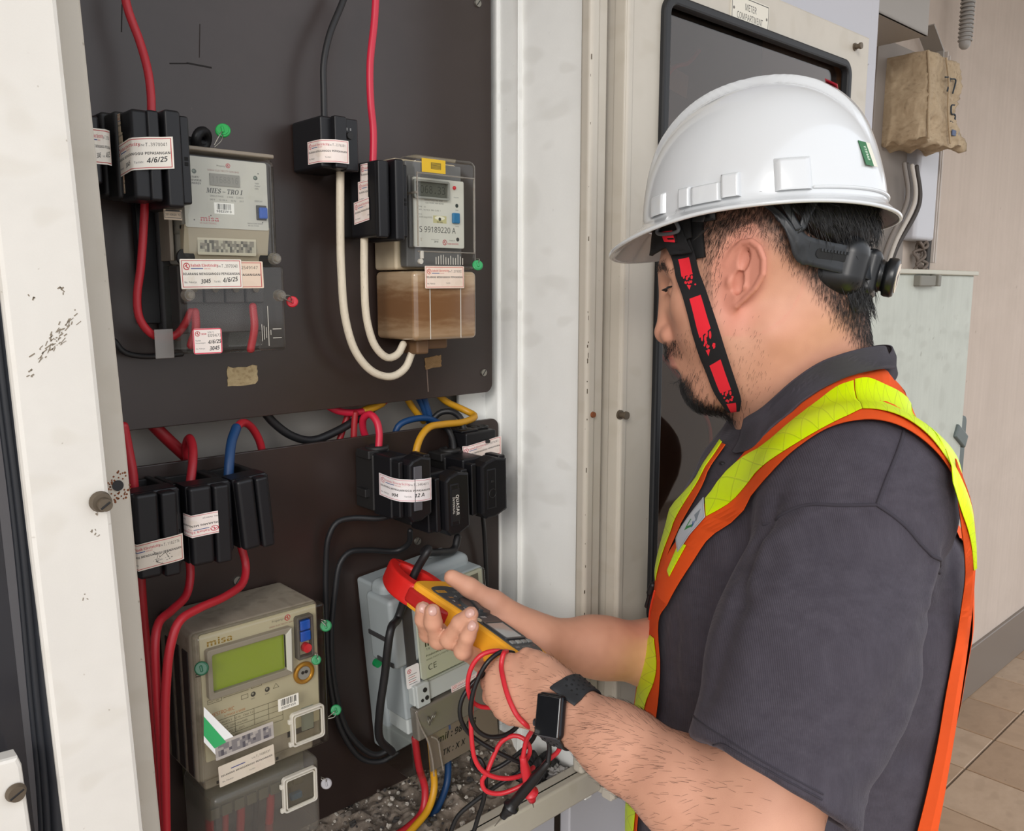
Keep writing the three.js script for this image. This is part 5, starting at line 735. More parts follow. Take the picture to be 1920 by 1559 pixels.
function torsoField(x, y, z, grow = 0) {
  let i = 0; while (i < rows.length - 2 && rows[i + 1].y > y) i++;
  const r = rows[i], s = rows[i + 1], t0 = clamp((r.y - y) / (r.y - s.y)), t = t0 * t0 * (3 - 2 * t0) * 0.5 + t0 * 0.5;
  const cx = lerp(r.c.x, s.c.x, t), cz = lerp(r.c.z, s.c.z, t), a = lerp(r.a, s.a, t) + grow, b = lerp(r.b, s.b, t) + grow;
  const u = (x - cx) * BF.x + (z - cz) * BF.z, v = (x - cx) * BL.x + (z - cz) * BL.z, n = 2.25;
  const k = Math.pow(Math.pow(Math.abs(u) / a, n) + Math.pow(Math.abs(v) / b, n), 1 / n), side = (k - 1) * Math.min(a, b) * 0.86;
  const top = (y - rows[0].y) * 0.8 - grow, bot = rows[rows.length - 1].y - y;
  return Math.max(side, top, bot);
}
const TRAP = arr(PH(1560, 850, 0.93));
const elS = mid(A.shL, A.elL, 0.98), elSR = mid(A.shR, A.elR, 0.9);
const sleeveL = (x, y, z) => sminK(cap(x, y, z, A.shL, mid(A.shL, A.elL, 0.5), 0.077, 0.076), cap(x, y, z, mid(A.shL, A.elL, 0.45), elS, 0.079, 0.071), 0.03);
const sleeveR = (x, y, z) => cap(x, y, z, A.shR, elSR, 0.085, 0.064);
const dirArm = J.elL.clone().sub(J.shL).normalize(), hemN = (() => { // plane of the near cuff, from the two ends of its hem in the photograph
  const a = P(1287, 1378, 0.725), b = P(1541, 1527, 0.655), c = b.clone().sub(a).normalize(); return dirArm.clone().addScaledVector(c, -dirArm.dot(c)).normalize(); })(), hemO = P(1414, 1455, 0.690).dot(hemN);
const dirArmR = J.elR.clone().sub(J.shR).normalize(), hemOR = mid(A.shR, A.elR, 0.62); 
function shirtBase(x, y, z) {
  let sl = sleeveL(x, y, z); const cut = x * hemN.x + y * hemN.y + z * hemN.z - hemO;
  sl = smaxK(sl, cut, 0.004);
  sl = smaxK(sl, -Math.max(cap(x, y, z, mid(A.shL, A.elL, 0.4), elS, 0.063, 0.0545), -(cut + 0.010)), 0.002);      // hollow cuff round the arm
  let sr = Math.max(sleeveR(x, y, z), (x - hemOR[0]) * dirArmR.x + (y - hemOR[1]) * dirArmR.y + (z - hemOR[2]) * dirArmR.z);
  const t = sminK(torsoField(x, y, z), cap(x, y, z, TRAP, A.shL, 0.050, 0.076), 0.05);
  return sminK(sminK(t, sl, 0.018), sr, 0.018);
}
const torsoOnly = (x, y, z) => sminK(sminK(torsoField(x, y, z), cap(x, y, z, TRAP, A.shL, 0.050, 0.076), 0.05), cap(x, y, z, A.shL, mid(A.shL, A.elL, 0.25), 0.077, 0.076), 0.02);
// folds: valleys (negative) and ridges along lines seen on the cloth
const foldLines = [
  [[[1448, 948], [1415, 1020], [1393, 1090], [1384, 1130]], -0.0075, 0.009], [[[1440, 985], [1400, 1035], [1380, 1075]], -0.004, 0.006], [[[1500, 975], [1440, 1020], [1404, 1090]], 0.0035, 0.010],
  [[[1792, 1060], [1770, 1150], [1722, 1240], [1660, 1350], [1610, 1440]], -0.004, 0.014], [[[1770, 1040], [1768, 1090], [1730, 1170]], -0.003, 0.008],
  [[[1745, 1010], [1758, 1060], [1740, 1130]], 0.003, 0.008], [[[1380, 1150], [1350, 1230], [1330, 1300]], -0.004, 0.012], [[[1270, 1180], [1262, 1260], [1280, 1330]], -0.003, 0.012], [[[1700, 1420], [1620, 1500], [1560, 1555]], -0.005, 0.012], [[[1640, 1200], [1560, 1330], [1540, 1420]], 0.002, 0.02], [[[1480, 1050], [1420, 1180], [1380, 1300]], 0.002, 0.018],
].map(([l, a, w]) => { const p = l.map(([x, y]) => arr(hit(x, y, shirtBase))); return { p, a, w, c: p[Math.floor(p.length / 2)] }; });
function shirtField(x, y, z) {
  let d = shirtBase(x, y, z);
  if (d > 0.05 || d < -0.05) return d;
  for (const f of foldLines) { let m = 1; for (let i = 0; i + 1 < f.p.length; i++) m = Math.min(m, cap(x, y, z, f.p[i], f.p[i + 1], 0, 0)); if (m < f.w * 3) d -= f.a * Math.exp(-((m / f.w) ** 2)); }
  return d - 0.0012 * noise(x * 14, y * 9, z * 14) - 0.0007 * noise(x * 34, y * 20, z * 34);
}

// skin: warm tan, redder on the ear and cheek, with stubble and the shaved sides of the haircut
const SKIN = [0.65, 0.335, 0.225];
function hairDensity(f, u, l) { // 0 bare .. 1 black, in head measures
  const lim = f > -0.02 ? 0.010 : 0.010 + (f + 0.02) * 1.95;   // the shaved edge sinks towards the nape
  const d = smooth(lim - 0.006, lim + 0.036, u) * smooth(0.060, 0.048, f);
  return Math.max(d, smooth(0.016, 0.026, f) * smooth(0.052, 0.042, f) * smooth(-0.045, -0.005, u) * smooth(0.04, 0.02, u) * 0.5);
}
function beardDensity(f, u, l) {
  const m = Math.abs(l);
  let d = smooth(-0.086, -0.098, u) * smooth(0.040, 0.060, f) * smooth(0.036, 0.024, m);
  d = Math.max(d, 0.8 * smooth(-0.050, -0.054, u) * smooth(-0.064, -0.060, u) * smooth(0.086, 0.092, f) * smooth(0.030, 0.022, m));
  return Math.max(d, 0.10 * smooth(-0.04, -0.065, u) * smooth(0.0, 0.03, f));
}
function skinColor(p, n) {
  const h = toHead(p), t = noise(p.x * 60, p.y * 60, p.z * 60) * 0.03 + noise(p.x * 16, p.y * 16, p.z * 16) * 0.05; let c = SKIN.map((v, i) => v * (1 + t * [1, 1.3, 1.3][i]));
  if (h.length() < 0.2) {
    const ear = smooth(0.016, 0.0, earField(h.x, h.y, Math.abs(h.z)));
    const red = ear * 0.9 + 0.35 * smooth(0.03, 0.0, Math.hypot(h.x - 0.100, h.y + 0.045)) + 0.25 * smooth(0.05, 0.0, Math.hypot(h.x + 0.02, h.y + 0.075)); c = [c[0] * (1 + 0.06 * red), c[1] * (1 - 0.16 * red), c[2] * (1 - 0.10 * red)];
    const lip = smooth(0.092, 0.096, h.x) * smooth(-0.0855, -0.080, h.y) * smooth(-0.060, -0.064, h.y) * smooth(0.024, 0.018, Math.abs(h.z)); c = [lerp(c[0], 0.42, lip * 0.7), lerp(c[1], 0.16, lip * 0.7), lerp(c[2], 0.14, lip * 0.7)];
    const eye = smooth(0.0132, 0.0122, Math.hypot(h.x - 0.077, h.y + 0.003, Math.abs(h.z) - 0.031)) * smooth(0.003, -0.002, h.y); 
    const grain = 0.75 + 0.35 * noise(h.x * 260, h.y * 120, h.z * 260), k = Math.max(hairDensity(h.x, h.y, h.z) * 1.1 * (ear > 0.5 ? 0 : 1), beardDensity(h.x, h.y, h.z) * 0.8) * grain;
    c = c.map((v, i) => lerp(v, [0.022, 0.018, 0.017][i], clamp(k * 0.9)));
  }
  return c;
}
T.skin = (() => { const c = document.createElement('canvas'); c.width = c.height = 512; const x = c.getContext('2d'); x.fillStyle = '#808080'; x.fillRect(0, 0, 512, 512); for (let k = 0; k < 5200; k++) { x.fillStyle = rnd() < 0.5 ? 'rgba(40,40,40,.25)' : 'rgba(220,220,220,.22)'; x.beginPath(); x.ellipse(rnd() * 512, rnd() * 512, 1 + rnd() * 2.4, 0.8 + rnd() * 1.2, rnd() * 3, 0, 7); x.fill(); } const t = new THREE.CanvasTexture(c); t.wrapS = t.wrapT = THREE.RepeatWrapping; t.repeat.set(14, 14); return t; })();
M.skin = new THREE.MeshPhysicalMaterial({ vertexColors: true, roughness: 0.52, bumpMap: T.skin, bumpScale: 0.00035, sheen: 0.15, sheenRoughness: 0.5, sheenColor: new THREE.Color(0.9, 0.6, 0.5), specularIntensity: 0.7 });

const man = thing('person', 'man in dark polo shirt and orange vest, looking down at his clamp meter', 'person', V(NB.x, 0, NB.z));
const MP = (name, geo, mat, label, parent) => part(name, (Array.isArray(geo) ? merge(geo) : geo).translate(-man.position.x, 0, -man.position.z), mat, parent || man, label);
{
  const bb = (pts, r) => { const a = V(9, 9, 9), b = V(-9, -9, -9); for (const p of pts) { a.min(V(...p)); b.max(V(...p)); } return [a.subScalar(r), b.addScalar(r)]; };
  const hb = [fromHead(0, 0, 0).subScalar(0.185), fromHead(0, 0, 0).addScalar(0.185)]; hb[0].y -= 0.10; hb[0].x -= 0; hb[1].x += 0.05; hb[1].z += 0.06;
  const g = [meshField(headField, ...hb, 0.0022, skinColor)];
  g.push(meshField(armL, ...bb([A.elL, A.wrL, ...HANDL.fingers.flat(), ...HANDL.thumb, mid(A.elL, A.shL, 0.45)], 0.06), 0.0030, skinColor));
  g.push(meshField(armR, ...bb([A.elR, A.wrR, ...HANDR.fingers.flat(), ...HANDR.thumb], 0.06), 0.0030, skinColor));
  const legL = man.position.clone().addScaledVector(BL, 0.10), legR = man.position.clone().addScaledVector(BL, -0.10);
  const core = (x, y, z) => sminK(torsoField(x, y, z, -0.02), Math.min(cap(x, y, z, A.shL, A.elL, 0.05, 0.04), cap(x, y, z, A.shR, A.elR, 0.05, 0.04)), 0.03);
  g.push(meshField(core, ...bb([A.shL, A.shR, A.elL, A.elR, [NB.x, 0.75, NB.z], arr(NB)], 0.22), 0.014, () => SKIN));
  const body = mergeGeometries(g.map((q) => q.toNonIndexed()));
  MP('body', mergeVertices(body, 1e-5), M.skin);
}

// ---------- his polo shirt, collar, safety vest ----------
T.knit = (() => { const c = document.createElement('canvas'); c.width = c.height = 256; const x = c.getContext('2d'), im = x.createImageData(256, 256); for (let j = 0; j < 256; j++) for (let i = 0; i < 256; i++) { const v = 128 + 60 * Math.sin((i + (j % 8 < 4 ? 0 : 4)) / 8 * 6.283) * Math.sin(j / 8 * 6.283) + (rnd() - 0.5) * 60, o = (j * 256 + i) * 4; im.data[o] = im.data[o + 1] = im.data[o + 2] = v; im.data[o + 3] = 255; } x.putImageData(im, 0, 0); const t = new THREE.CanvasTexture(c); t.wrapS = t.wrapT = THREE.RepeatWrapping; return t; })();
T.shirt = mottled(512, [67, 62, 71], 8, { f: 8, specks: 300, speck: [120, 115, 125], alpha: 0.25, r: 0.8 });
M.shirt = std(0xffffff, 0.9, { map: rep(T.shirt, 5), bumpMap: rep(T.knit, 22), bumpScale: 0.0007, sheen: 0.5, sheenRoughness: 0.6, sheenColor: new THREE.Color(0.30, 0.29, 0.33) });
M.orange = std(lin(1.0, 0.115, 0.016), 0.75, { bumpMap: rep(T.knit, 30), bumpScale: 0.0003, specularIntensity: 0.4 });
M.trousers = std(0x23232a, 0.9);
const shirtBox = [V(9, 9, 9), V(-9, -9, -9)];
for (const p of [A.shL, A.shR, elS, elSR, [NB.x, 0.80, NB.z], NECK1]) { shirtBox[0].min(V(...p)); shirtBox[1].max(V(...p)); } shirtBox[0].subScalar(0.26); shirtBox[1].addScalar(0.26); shirtBox[0].y = 0.80; shirtBox[1].y = NB.y + 0.11;
const neckHole = (x, y, z) => Math.max(cap(x, y, z, NECK0, mid(NECK0, NECK1, 0.86), 0.066, 0.070), -1);
const shirtCut = (x, y, z) => smaxK(Math.max(shirtField(x, y, z), 0.83 - y), -neckHole(x, y, z), 0.006);
const shirt = MP('polo_shirt', meshField(shirtCut, ...shirtBox, 0.0052), M.shirt, 'charcoal knitted polo shirt');
const along = (line, f, off = 0, n = 8) => { // a line on the photograph laid onto the cloth, smoothed
  const pts = line.map(([x, y]) => hit(x, y, f)), c = new THREE.CatmullRomCurve3(pts, false, 'centripetal'); const out = []; for (let i = 0; i <= line.length * n; i++) { const p = c.getPoint(i / (line.length * n)); for (let k = 0; k < 3; k++) { const d = f(p.x, p.y, p.z); p.addScaledVector(grad(f, p), -d + off); } out.push(p); } return out; };
const sf = shirtField, SX = std(0x39353d, 0.95);
for (const l of [[[1697, 800], [1682, 850], [1660, 905], [1645, 945]], [[1432, 984], [1460, 969], [1510, 948], [1580, 948], [1644, 947]], [[1644, 947], [1695, 985], [1735, 1030], [1762, 1075]], [[1300, 1343], [1370, 1392], [1450, 1440], [1543, 1490]], [[1296, 1352], [1366, 1402], [1448, 1450], [1541, 1500]]])
  MP('seam', tube(along(l, sf, 0.0002), l[0][1] > 1300 ? 0.0007 : 0.0016, false, 60, 6), SX, null, shirt);
// strips of the vest: pairs of outline points read off the photograph, laid on the shirt
function strap(pairs, f, off, cols = 6, thick = 0.0012, n = 4) {
  const L = along(pairs.map((p) => p[0]), f, off, n), R = along(pairs.map((p) => p[1]), f, off, n), t = [], nr = [];
  for (let i = 0; i < L.length; i++) { const row = [], nn = []; for (let j = 0; j <= cols; j++) { const p = L[i].clone().lerp(R[i], j / cols); for (let k = 0; k < 2; k++) p.addScaledVector(grad(f, p, 0.002), -f(p.x, p.y, p.z) + off); row.push(p); nn.push(grad(f, p, 0.002)); } t.push(row); nr.push(nn); }
  return sheet(t, thick, nr);
}
{ // fold-over collar: an inner stand and an outer leaf round the neck, open at the throat
  const band = (list) => { const t = [], nrm = []; const N = 64; for (let i = 0; i <= N; i++) { const a = -Math.PI + 0.16 + i / N * (2 * Math.PI - 0.32), row = list.map(([bk, fr, b, sink]) => { const c = bk.clone().add(fr).multiplyScalar(0.5), ax = bk.clone().sub(fr).multiplyScalar(0.5); const dip = Math.max(0, -Math.cos(a)) ** 3; return c.clone().addScaledVector(ax, Math.cos(a)).addScaledVector(BL, b * Math.sin(a)).addScaledVector(UP, -(sink || 0) * dip); }); t.push(row); const o = row[row.length >> 1].clone().sub(NB); o.y = 0; o.normalize().add(V(0, 0.3, 0)).normalize(); nrm.push(row.map(() => o)); } return sheet(t, 0.0022, nrm); };
  const B0 = PH(1663, 648, 0.935), F0 = PH(1392, 778, 0.925), B1 = PH(1668, 690, 0.935), F1 = PH(1374, 838, 0.925);
  const lerpV = (a, b, t) => a.clone().lerp(b, t);
  MP('collar', band([[B0, F0, 0.0735, 0], [lerpV(B0, B1, 0.35).addScaledVector(BF, -0.002), lerpV(F0, F1, 0.35), 0.081, 0], [lerpV(B0, B1, 0.7), lerpV(F0, F1, 0.7), 0.087, 0], [B1, F1, 0.094, 0.006]]), M.shirt, 'turned-down knitted collar', shirt);
  MP('collar_stand', band([[lerpV(B0, B1, 0.05), lerpV(F0, F1, 0.05), 0.0715, 0], [lerpV(B0, B1, 0.6).addScaledVector(BF, 0.012), lerpV(F0, F1, 0.6).addScaledVector(BF, -0.012), 0.073, 0]]), M.shirt, null, shirt);
  const cf = (x, y, z) => sminK(headField(x, y, z) - 0.0075, sf(x, y, z) - 0.004, 0.02);
  MP('collar_leaf', strap([[[1668, 647], [1670, 692]], [[1640, 649], [1645, 692]], [[1600, 656], [1603, 701]], [[1540, 676], [1549, 728]], [[1480, 716], [1484, 778]], [[1424, 766], [1426, 834]], [[1403, 779], [1384, 852]], [[1398, 783], [1376, 850]]], cf, 0.0015, 8, 0.0025, 5), M.shirt, 'turned-down collar leaf', shirt);
  const bt = hit(1356, 868, sf); MP('button', at(cyl(0.0045, 0.0045, 0.0018), bt.x, bt.y, bt.z), std(0x1b1b20, 0.4), null, shirt);
}
// the back edge of the vest hangs free of the shirt: outline points with their own distance
function hanging(list, thick, lift = 0) {
  const cv = (k) => new THREE.CatmullRomCurve3(list.map((r) => P(r[k][0], r[k][1], r[2 + k] - lift)), false, 'centripetal'), L = cv(0), R = cv(1), n = list.length * 5, t = [], nr = [], out = RH.clone().multiplyScalar(0.55).addScaledVector(FH, -0.8).normalize();
  for (let i = 0; i <= n; i++) { const a = L.getPoint(i / n), b = R.getPoint(i / n); t.push([0, 0.5, 1].map((k) => a.clone().lerp(b, k).addScaledVector(out, 0.002 * Math.sin(k * Math.PI)))); nr.push([out, out, out]); }
  return sheet(t, thick, nr);
}
const vf = (x, y, z) => sminK(torsoOnly(x, y, z), shirtBase(x, y, z) + 0.0005, 0.004);
const vest = MP('safety_vest', [
  strap([[[1150, 1600], [1200, 1600]], [[1158, 1520], [1206, 1520]], [[1164, 1430], [1222, 1430]], [[1173, 1335], [1240, 1335]], [[1190, 1265], [1246, 1240]], [[1212, 1180], [1243, 1165]], [[1240, 1105], [1262, 1130]], [[1262, 1040], [1300, 1066]], [[1295, 990], [1345, 1005]], [[1375, 885], [1440, 905]], [[1420, 830], [1500, 845]], [[1480, 775], [1560, 808]], [[1545, 727], [1600, 797]], [[1605, 700], [1637, 795]], [[1655, 690], [1680, 805]], [[1697, 722], [1735, 840]], [[1742, 785], [1775, 890]], [[1788, 858], [1796, 943]]], vf, 0.0042),
  hanging([[[1790, 860], [1796, 945], 0.718, 0.7015], [[1818, 940], [1803, 1000], 0.716, 0.708], [[1827, 1015], [1808, 1050], 0.738, 0.735], [[1826, 1070], [1808, 1090], 0.768, 0.765], [[1822, 1130], [1802, 1135], 0.795, 0.785], [[1814, 1200], [1792, 1200], 0.816, 0.796], [[1800, 1300], [1773, 1300], 0.824, 0.804], [[1784, 1400], [1756, 1400], 0.829, 0.807], [[1767, 1500], [1734, 1500], 0.835, 0.814], [[1756, 1560], [1719, 1560], 0.84, 0.82], [[1742, 1650], [1698, 1650], 0.845, 0.83]], 0.0014),
  strap([[[1352, 834], [1366, 838]], [[1326, 872], [1345, 868]], [[1286, 930], [1318, 925]], [[1246, 988], [1284, 985]], [[1226, 1040], [1262, 1035]], [[1222, 1075], [1246, 1090]], [[1226, 1110], [1240, 1112]], [[1200, 1180], [1222, 1180]], [[1180, 1260], [1196, 1265]], [[1164, 1335], [1176, 1335]], [[1156, 1430], [1164, 1430]], [[1150, 1520], [1158, 1520]], [[1142, 1600], [1150, 1600]]], vf, 0.0042),
], M.orange, 'orange mesh safety vest');
{ // the back of the vest, from shoulder to shoulder, hanging off the shirt
  const off = (x, y, z) => torsoOnly(x, y, z) - 0.0046;
  const keep = (x, y, z) => { const u = (x - NB.x) * BF.x + (z - NB.z) * BF.z, v = (x - NB.x) * BL.x + (z - NB.z) * BL.z; return u < -0.035 - 0.55 * Math.max(0, Math.abs(v) - 0.07) && v < 0.135 && y < NB.y + 0.03 && y > 0.865; };
  MP('back_panel', meshField(off, ...shirtBox, 0.009, null, keep), M.orange, null, vest);
}
T.reflect = print(256, 256, (x, w, h) => { x.strokeStyle = 'rgba(185,215,0,.6)'; x.lineWidth = 7; for (let k = -1; k < 3; k++) { x.beginPath(); x.moveTo(0, k * 128); x.lineTo(256, k * 128 + 128); x.moveTo(256, k * 128); x.lineTo(0, k * 128 + 128); x.stroke(); } x.strokeStyle = 'rgba(255,255,120,.6)'; x.lineWidth = 2; for (let k = -1; k < 3; k++) { x.beginPath(); x.moveTo(0, k * 128 + 6); x.lineTo(256, k * 128 + 134); x.moveTo(256, k * 128 + 6); x.lineTo(0, k * 128 + 134); x.stroke(); } }, '#e2ff00');
T.reflect.wrapS = T.reflect.wrapT = THREE.RepeatWrapping;
M.lime = std(0xffffff, 0.42, { map: rep(T.reflect, 1, 5), clearcoat: 0.15, clearcoatRoughness: 0.3, specularIntensity: 0.4 });
const limeBits = [
  [[[1285, 1018], [1298, 1024]], [[1276, 1040], [1284, 1050]], [[1262, 1072], [1266, 1084]]],
  [[[1230, 1192], [1237, 1198]], [[1211, 1232], [1242, 1246]], [[1193, 1290], [1237, 1280]], [[1178, 1332], [1218, 1336]], [[1170, 1400], [1212, 1400]], [[1168, 1472], [1204, 1500]], [[1174, 1530], [1200, 1545]], [[1170, 1600], [1195, 1600]]],
  [[[1332, 940], [1334, 973]], [[1400, 865], [1416, 909]], [[1463, 824], [1479, 852]], [[1525, 774], [1541, 815]], [[1570, 735], [1591, 790]], [[1598, 724], [1616, 778]]],
  [[[1600, 722], [1617, 778]], [[1622, 719], [1640, 779]], [[1652, 730], [1682, 790]], [[1692, 756], [1730, 823]], [[1737, 800], [1766, 870]], [[1778, 850], [1788, 912]]],
  [[[1357, 830], [1361, 834]], [[1330, 870], [1340, 866]], [[1289, 930], [1306, 925]], [[1250, 986], [1276, 976]], [[1229, 1032], [1256, 1030]], [[1224, 1062], [1240, 1090]]],
];
for (const b of limeBits) MP('reflective_strip', strap(b, vf, 0.0058, 5, 0.0009), M.lime, 'lime reflective strip', vest);
MP('reflective_strip', hanging([[[1772, 842], [1786, 905], 0.7175, 0.6975], [[1800, 895], [1801, 955], 0.710, 0.7015], [[1820, 948], [1813, 990], 0.714, 0.709], [[1827, 1005], [1821, 1025], 0.731, 0.728], [[1827, 1060], [1825, 1070], 0.760, 0.758]], 0.0009, 0.0016), M.lime, 'lime reflective strip', vest);
for (const l of [[[1238, 1110], [1215, 1180], [1195, 1255], [1178, 1330]], [[1196, 1180], [1180, 1250], [1166, 1330]]]) MP('piping', tube(along(l, vf, 0.006), 0.0012, false, 50, 6), std(lin(0.75, 0.05, 0.01), 0.8), null, vest);
{ // zip pull and tape, the little badge
  const z0 = hit(1236, 1100, vf), z1 = hit(1230, 1140, vf), n = grad(vf, z0, 0.003);
  MP('zip_slider', [tube([z0.clone().addScaledVector(n, 0.008), z0.clone().lerp(z1, 0.35).addScaledVector(n, 0.010)], 0.0042), tube([z0.clone().lerp(z1, 0.35).addScaledVector(n, 0.010), z1.clone().addScaledVector(n, 0.012)], 0.0022)], M.dark, 'black zip slider and pull', vest);
  const tx = print(256, 384, (x, w, h) => { x.strokeStyle = '#8e949c'; x.lineWidth = 6; x.strokeRect(14, 14, w - 28, h - 28); x.strokeStyle = '#23863f'; x.lineWidth = 22; x.beginPath(); x.moveTo(90, 170); x.lineTo(120, 235); x.lineTo(190, 165); x.stroke(); x.strokeStyle = '#2b5a96'; x.lineWidth = 12; x.beginPath(); x.moveTo(170, 120); x.lineTo(200, 165); x.lineTo(150, 150); x.stroke(); x.fillStyle = '#7d8894'; x.beginPath(); x.moveTo(110, 40); x.lineTo(200, 120); x.lineTo(90, 130); x.fill(); }, '#c3c9d2');
  MP('badge', strap([[[1330, 938], [1333, 975]], [[1312, 960], [1318, 992]], [[1294, 985], [1299, 1015]], [[1280, 1012], [1283, 1038]]], vf, 0.0066, 5, 0.0008), std(0xffffff, 0.3, { map: tx, metalness: 0.1 }), 'silver badge with a small green and blue emblem', vest);
}
{ // trousers and shoes below the frame carry him
  const hip = rows[rows.length - 2], base = V(hip.c.x, 0, hip.c.z), leg = (s) => { const f = base.clone().addScaledVector(BL, s * 0.115), k = f.clone(); return [arr(V(f.x, 0.86, f.z)), arr(V(f.x, 0.48, f.z).addScaledVector(BF, 0.015)), arr(V(f.x, 0.07, f.z))]; };
  const l = leg(1), r = leg(-1);
  const tf = (x, y, z) => Math.max(sminK(sminK(ell(x, y, z, base.x, 0.90, base.z, 0.16, 0.16, 0.16), Math.max(torsoField(x, y, z, -0.012), y - 0.92), 0.04), Math.min(sminK(cap(x, y, z, l[0], l[1], 0.095, 0.068), cap(x, y, z, l[1], l[2], 0.068, 0.062), 0.03), sminK(cap(x, y, z, r[0], r[1], 0.095, 0.068), cap(x, y, z, r[1], r[2], 0.068, 0.062), 0.03)), 0.03), 0.03 - y);
  MP('trousers', meshField(tf, base.clone().add(V(-0.36, 0.0, -0.36)), base.clone().add(V(0.36, 0.95, 0.36)), 0.012), M.trousers);
  for (const q of [l, r]) { const o = V(q[2][0], 0.0, q[2][2]), toe = arr(o.clone().addScaledVector(BF, 0.15).setY(0.032)), heel = arr(o.clone().addScaledVector(BF, -0.06).setY(0.04)); MP('shoe', meshField((x, y, z) => Math.max(sminK(cap(x, y, z, heel, toe, 0.042, 0.036), cap(x, y, z, heel, arr(o.clone().setY(0.09)), 0.04, 0.045), 0.03), -y), o.clone().add(V(-0.22, -0.02, -0.22)), o.clone().add(V(0.22, 0.16, 0.22)), 0.008), M.dark); }
}
{ // fingernails: small curved plates on the finger tips
  const nail = std(lin(0.58, 0.33, 0.27), 0.35, { clearcoat: 0.3 });
  const put = (H, fld, i, n, wide) => { const F = i < 4 ? H.fingers[i] : H.thumb, t = V(...F[3]), d = t.clone().sub(V(...F[2])).normalize(), q = t.clone().addScaledVector(d, -0.002).addScaledVector(n, 0.03); // walk in from outside onto the tip
    for (let k = 0; k < 40; k++) { const v = fld(q.x, q.y, q.z); if (v < 0.0002) break; q.addScaledVector(n, -v * 0.9); }
    const nn = grad(fld, q), e = d.clone().addScaledVector(nn, -d.dot(nn)).normalize(), s = e.clone().cross(nn), R = [], N = []; for (let a = 0; a <= 8; a++) { const row = [], nr = [], u = a / 8 - 0.5, w = wide * Math.sqrt(Math.max(0.10, 1 - (2 * u) ** 4)); for (let b = 0; b <= 6; b++) { const p = q.clone().addScaledVector(e, u * 0.0115).addScaledVector(s, (b / 6 - 0.5) * 2 * w); for (let k = 0; k < 2; k++) p.addScaledVector(grad(fld, p), -fld(p.x, p.y, p.z) + 0.0002); row.push(p); nr.push(grad(fld, p)); } R.push(row); N.push(nr); }
    MP('fingernail', sheet(R, 0.0005, N), nail); };
  const toCam = (F) => CAM.clone().sub(V(...F[3])).normalize().addScaledVector(UP, 0.25).normalize();
  for (let i = 0; i < 4; i++) put(HANDR, armR, i, toCam(HANDR.fingers[i]), 0.0046);
}

// ---------- hard hat with its harness and chin strap ----------
const HX = headAxes(0.36, 0.085, -0.105), HO = HC.clone().addScaledVector(HA.f, -0.016).addScaledVector(HA.u, 0.0535), HSC = 0.985;
const fromHat = (f, u, l) => HO.clone().addScaledVector(HX.f, f * HSC).addScaledVector(HX.u, u * HSC).addScaledVector(HX.l, l * HSC);
const hat = thing('hard_hat', 'glossy white hard hat with red and black chin strap worn by the man', 'hard hat', HO);
const HP = (name, geo, mat, label, parent) => part(name, (Array.isArray(geo) ? merge(geo) : geo).translate(-HO.x, -HO.y, -HO.z), mat, parent || hat, label);
const hatDir = (v) => V(0, 0, 0).addScaledVector(HX.f, v.x).addScaledVector(HX.u, v.y).addScaledVector(HX.l, v.z);
// dome in its own measures: azimuth a (0 = front, towards his left), elevation v 0..pi/2
function dome(a, v, off = 0) {
  const L = (Math.cos(a) > 0 ? 0.129 : 0.119) + off, Wd = 0.107 + off, c = Math.pow(Math.max(0, Math.cos(v)), 0.80), s = Math.pow(Math.max(0, Math.sin(v)), 1.0);
  let f = L * Math.cos(a) * c, l = Wd * Math.sin(a) * c, u = (0.131 + off) * s;
  const rg = smooth(0.036, 0.030, Math.abs(l)) * smooth(0.22, 0.7, v) * 0.0095 + smooth(0.016, 0.010, Math.abs(l)) * smooth(0.35, 0.8, v) * 0.0022; u += rg * s; f *= 1 + rg * 2.2;
  return V(f, u, l);
}
function brimOut(a) { const c = Math.cos(a), s = Math.sin(a), front = Math.max(0, c); const Lf = 0.166, Lb = 0.130, Ws = 0.1205; const R = 1 / Math.sqrt((c / (c > 0 ? Lf : Lb)) ** 2 + (s / Ws) ** 2); return V(R * c, -0.010 - 0.018 * front ** 3 - 0.006 * Math.max(0, -c) ** 3, R * s); }
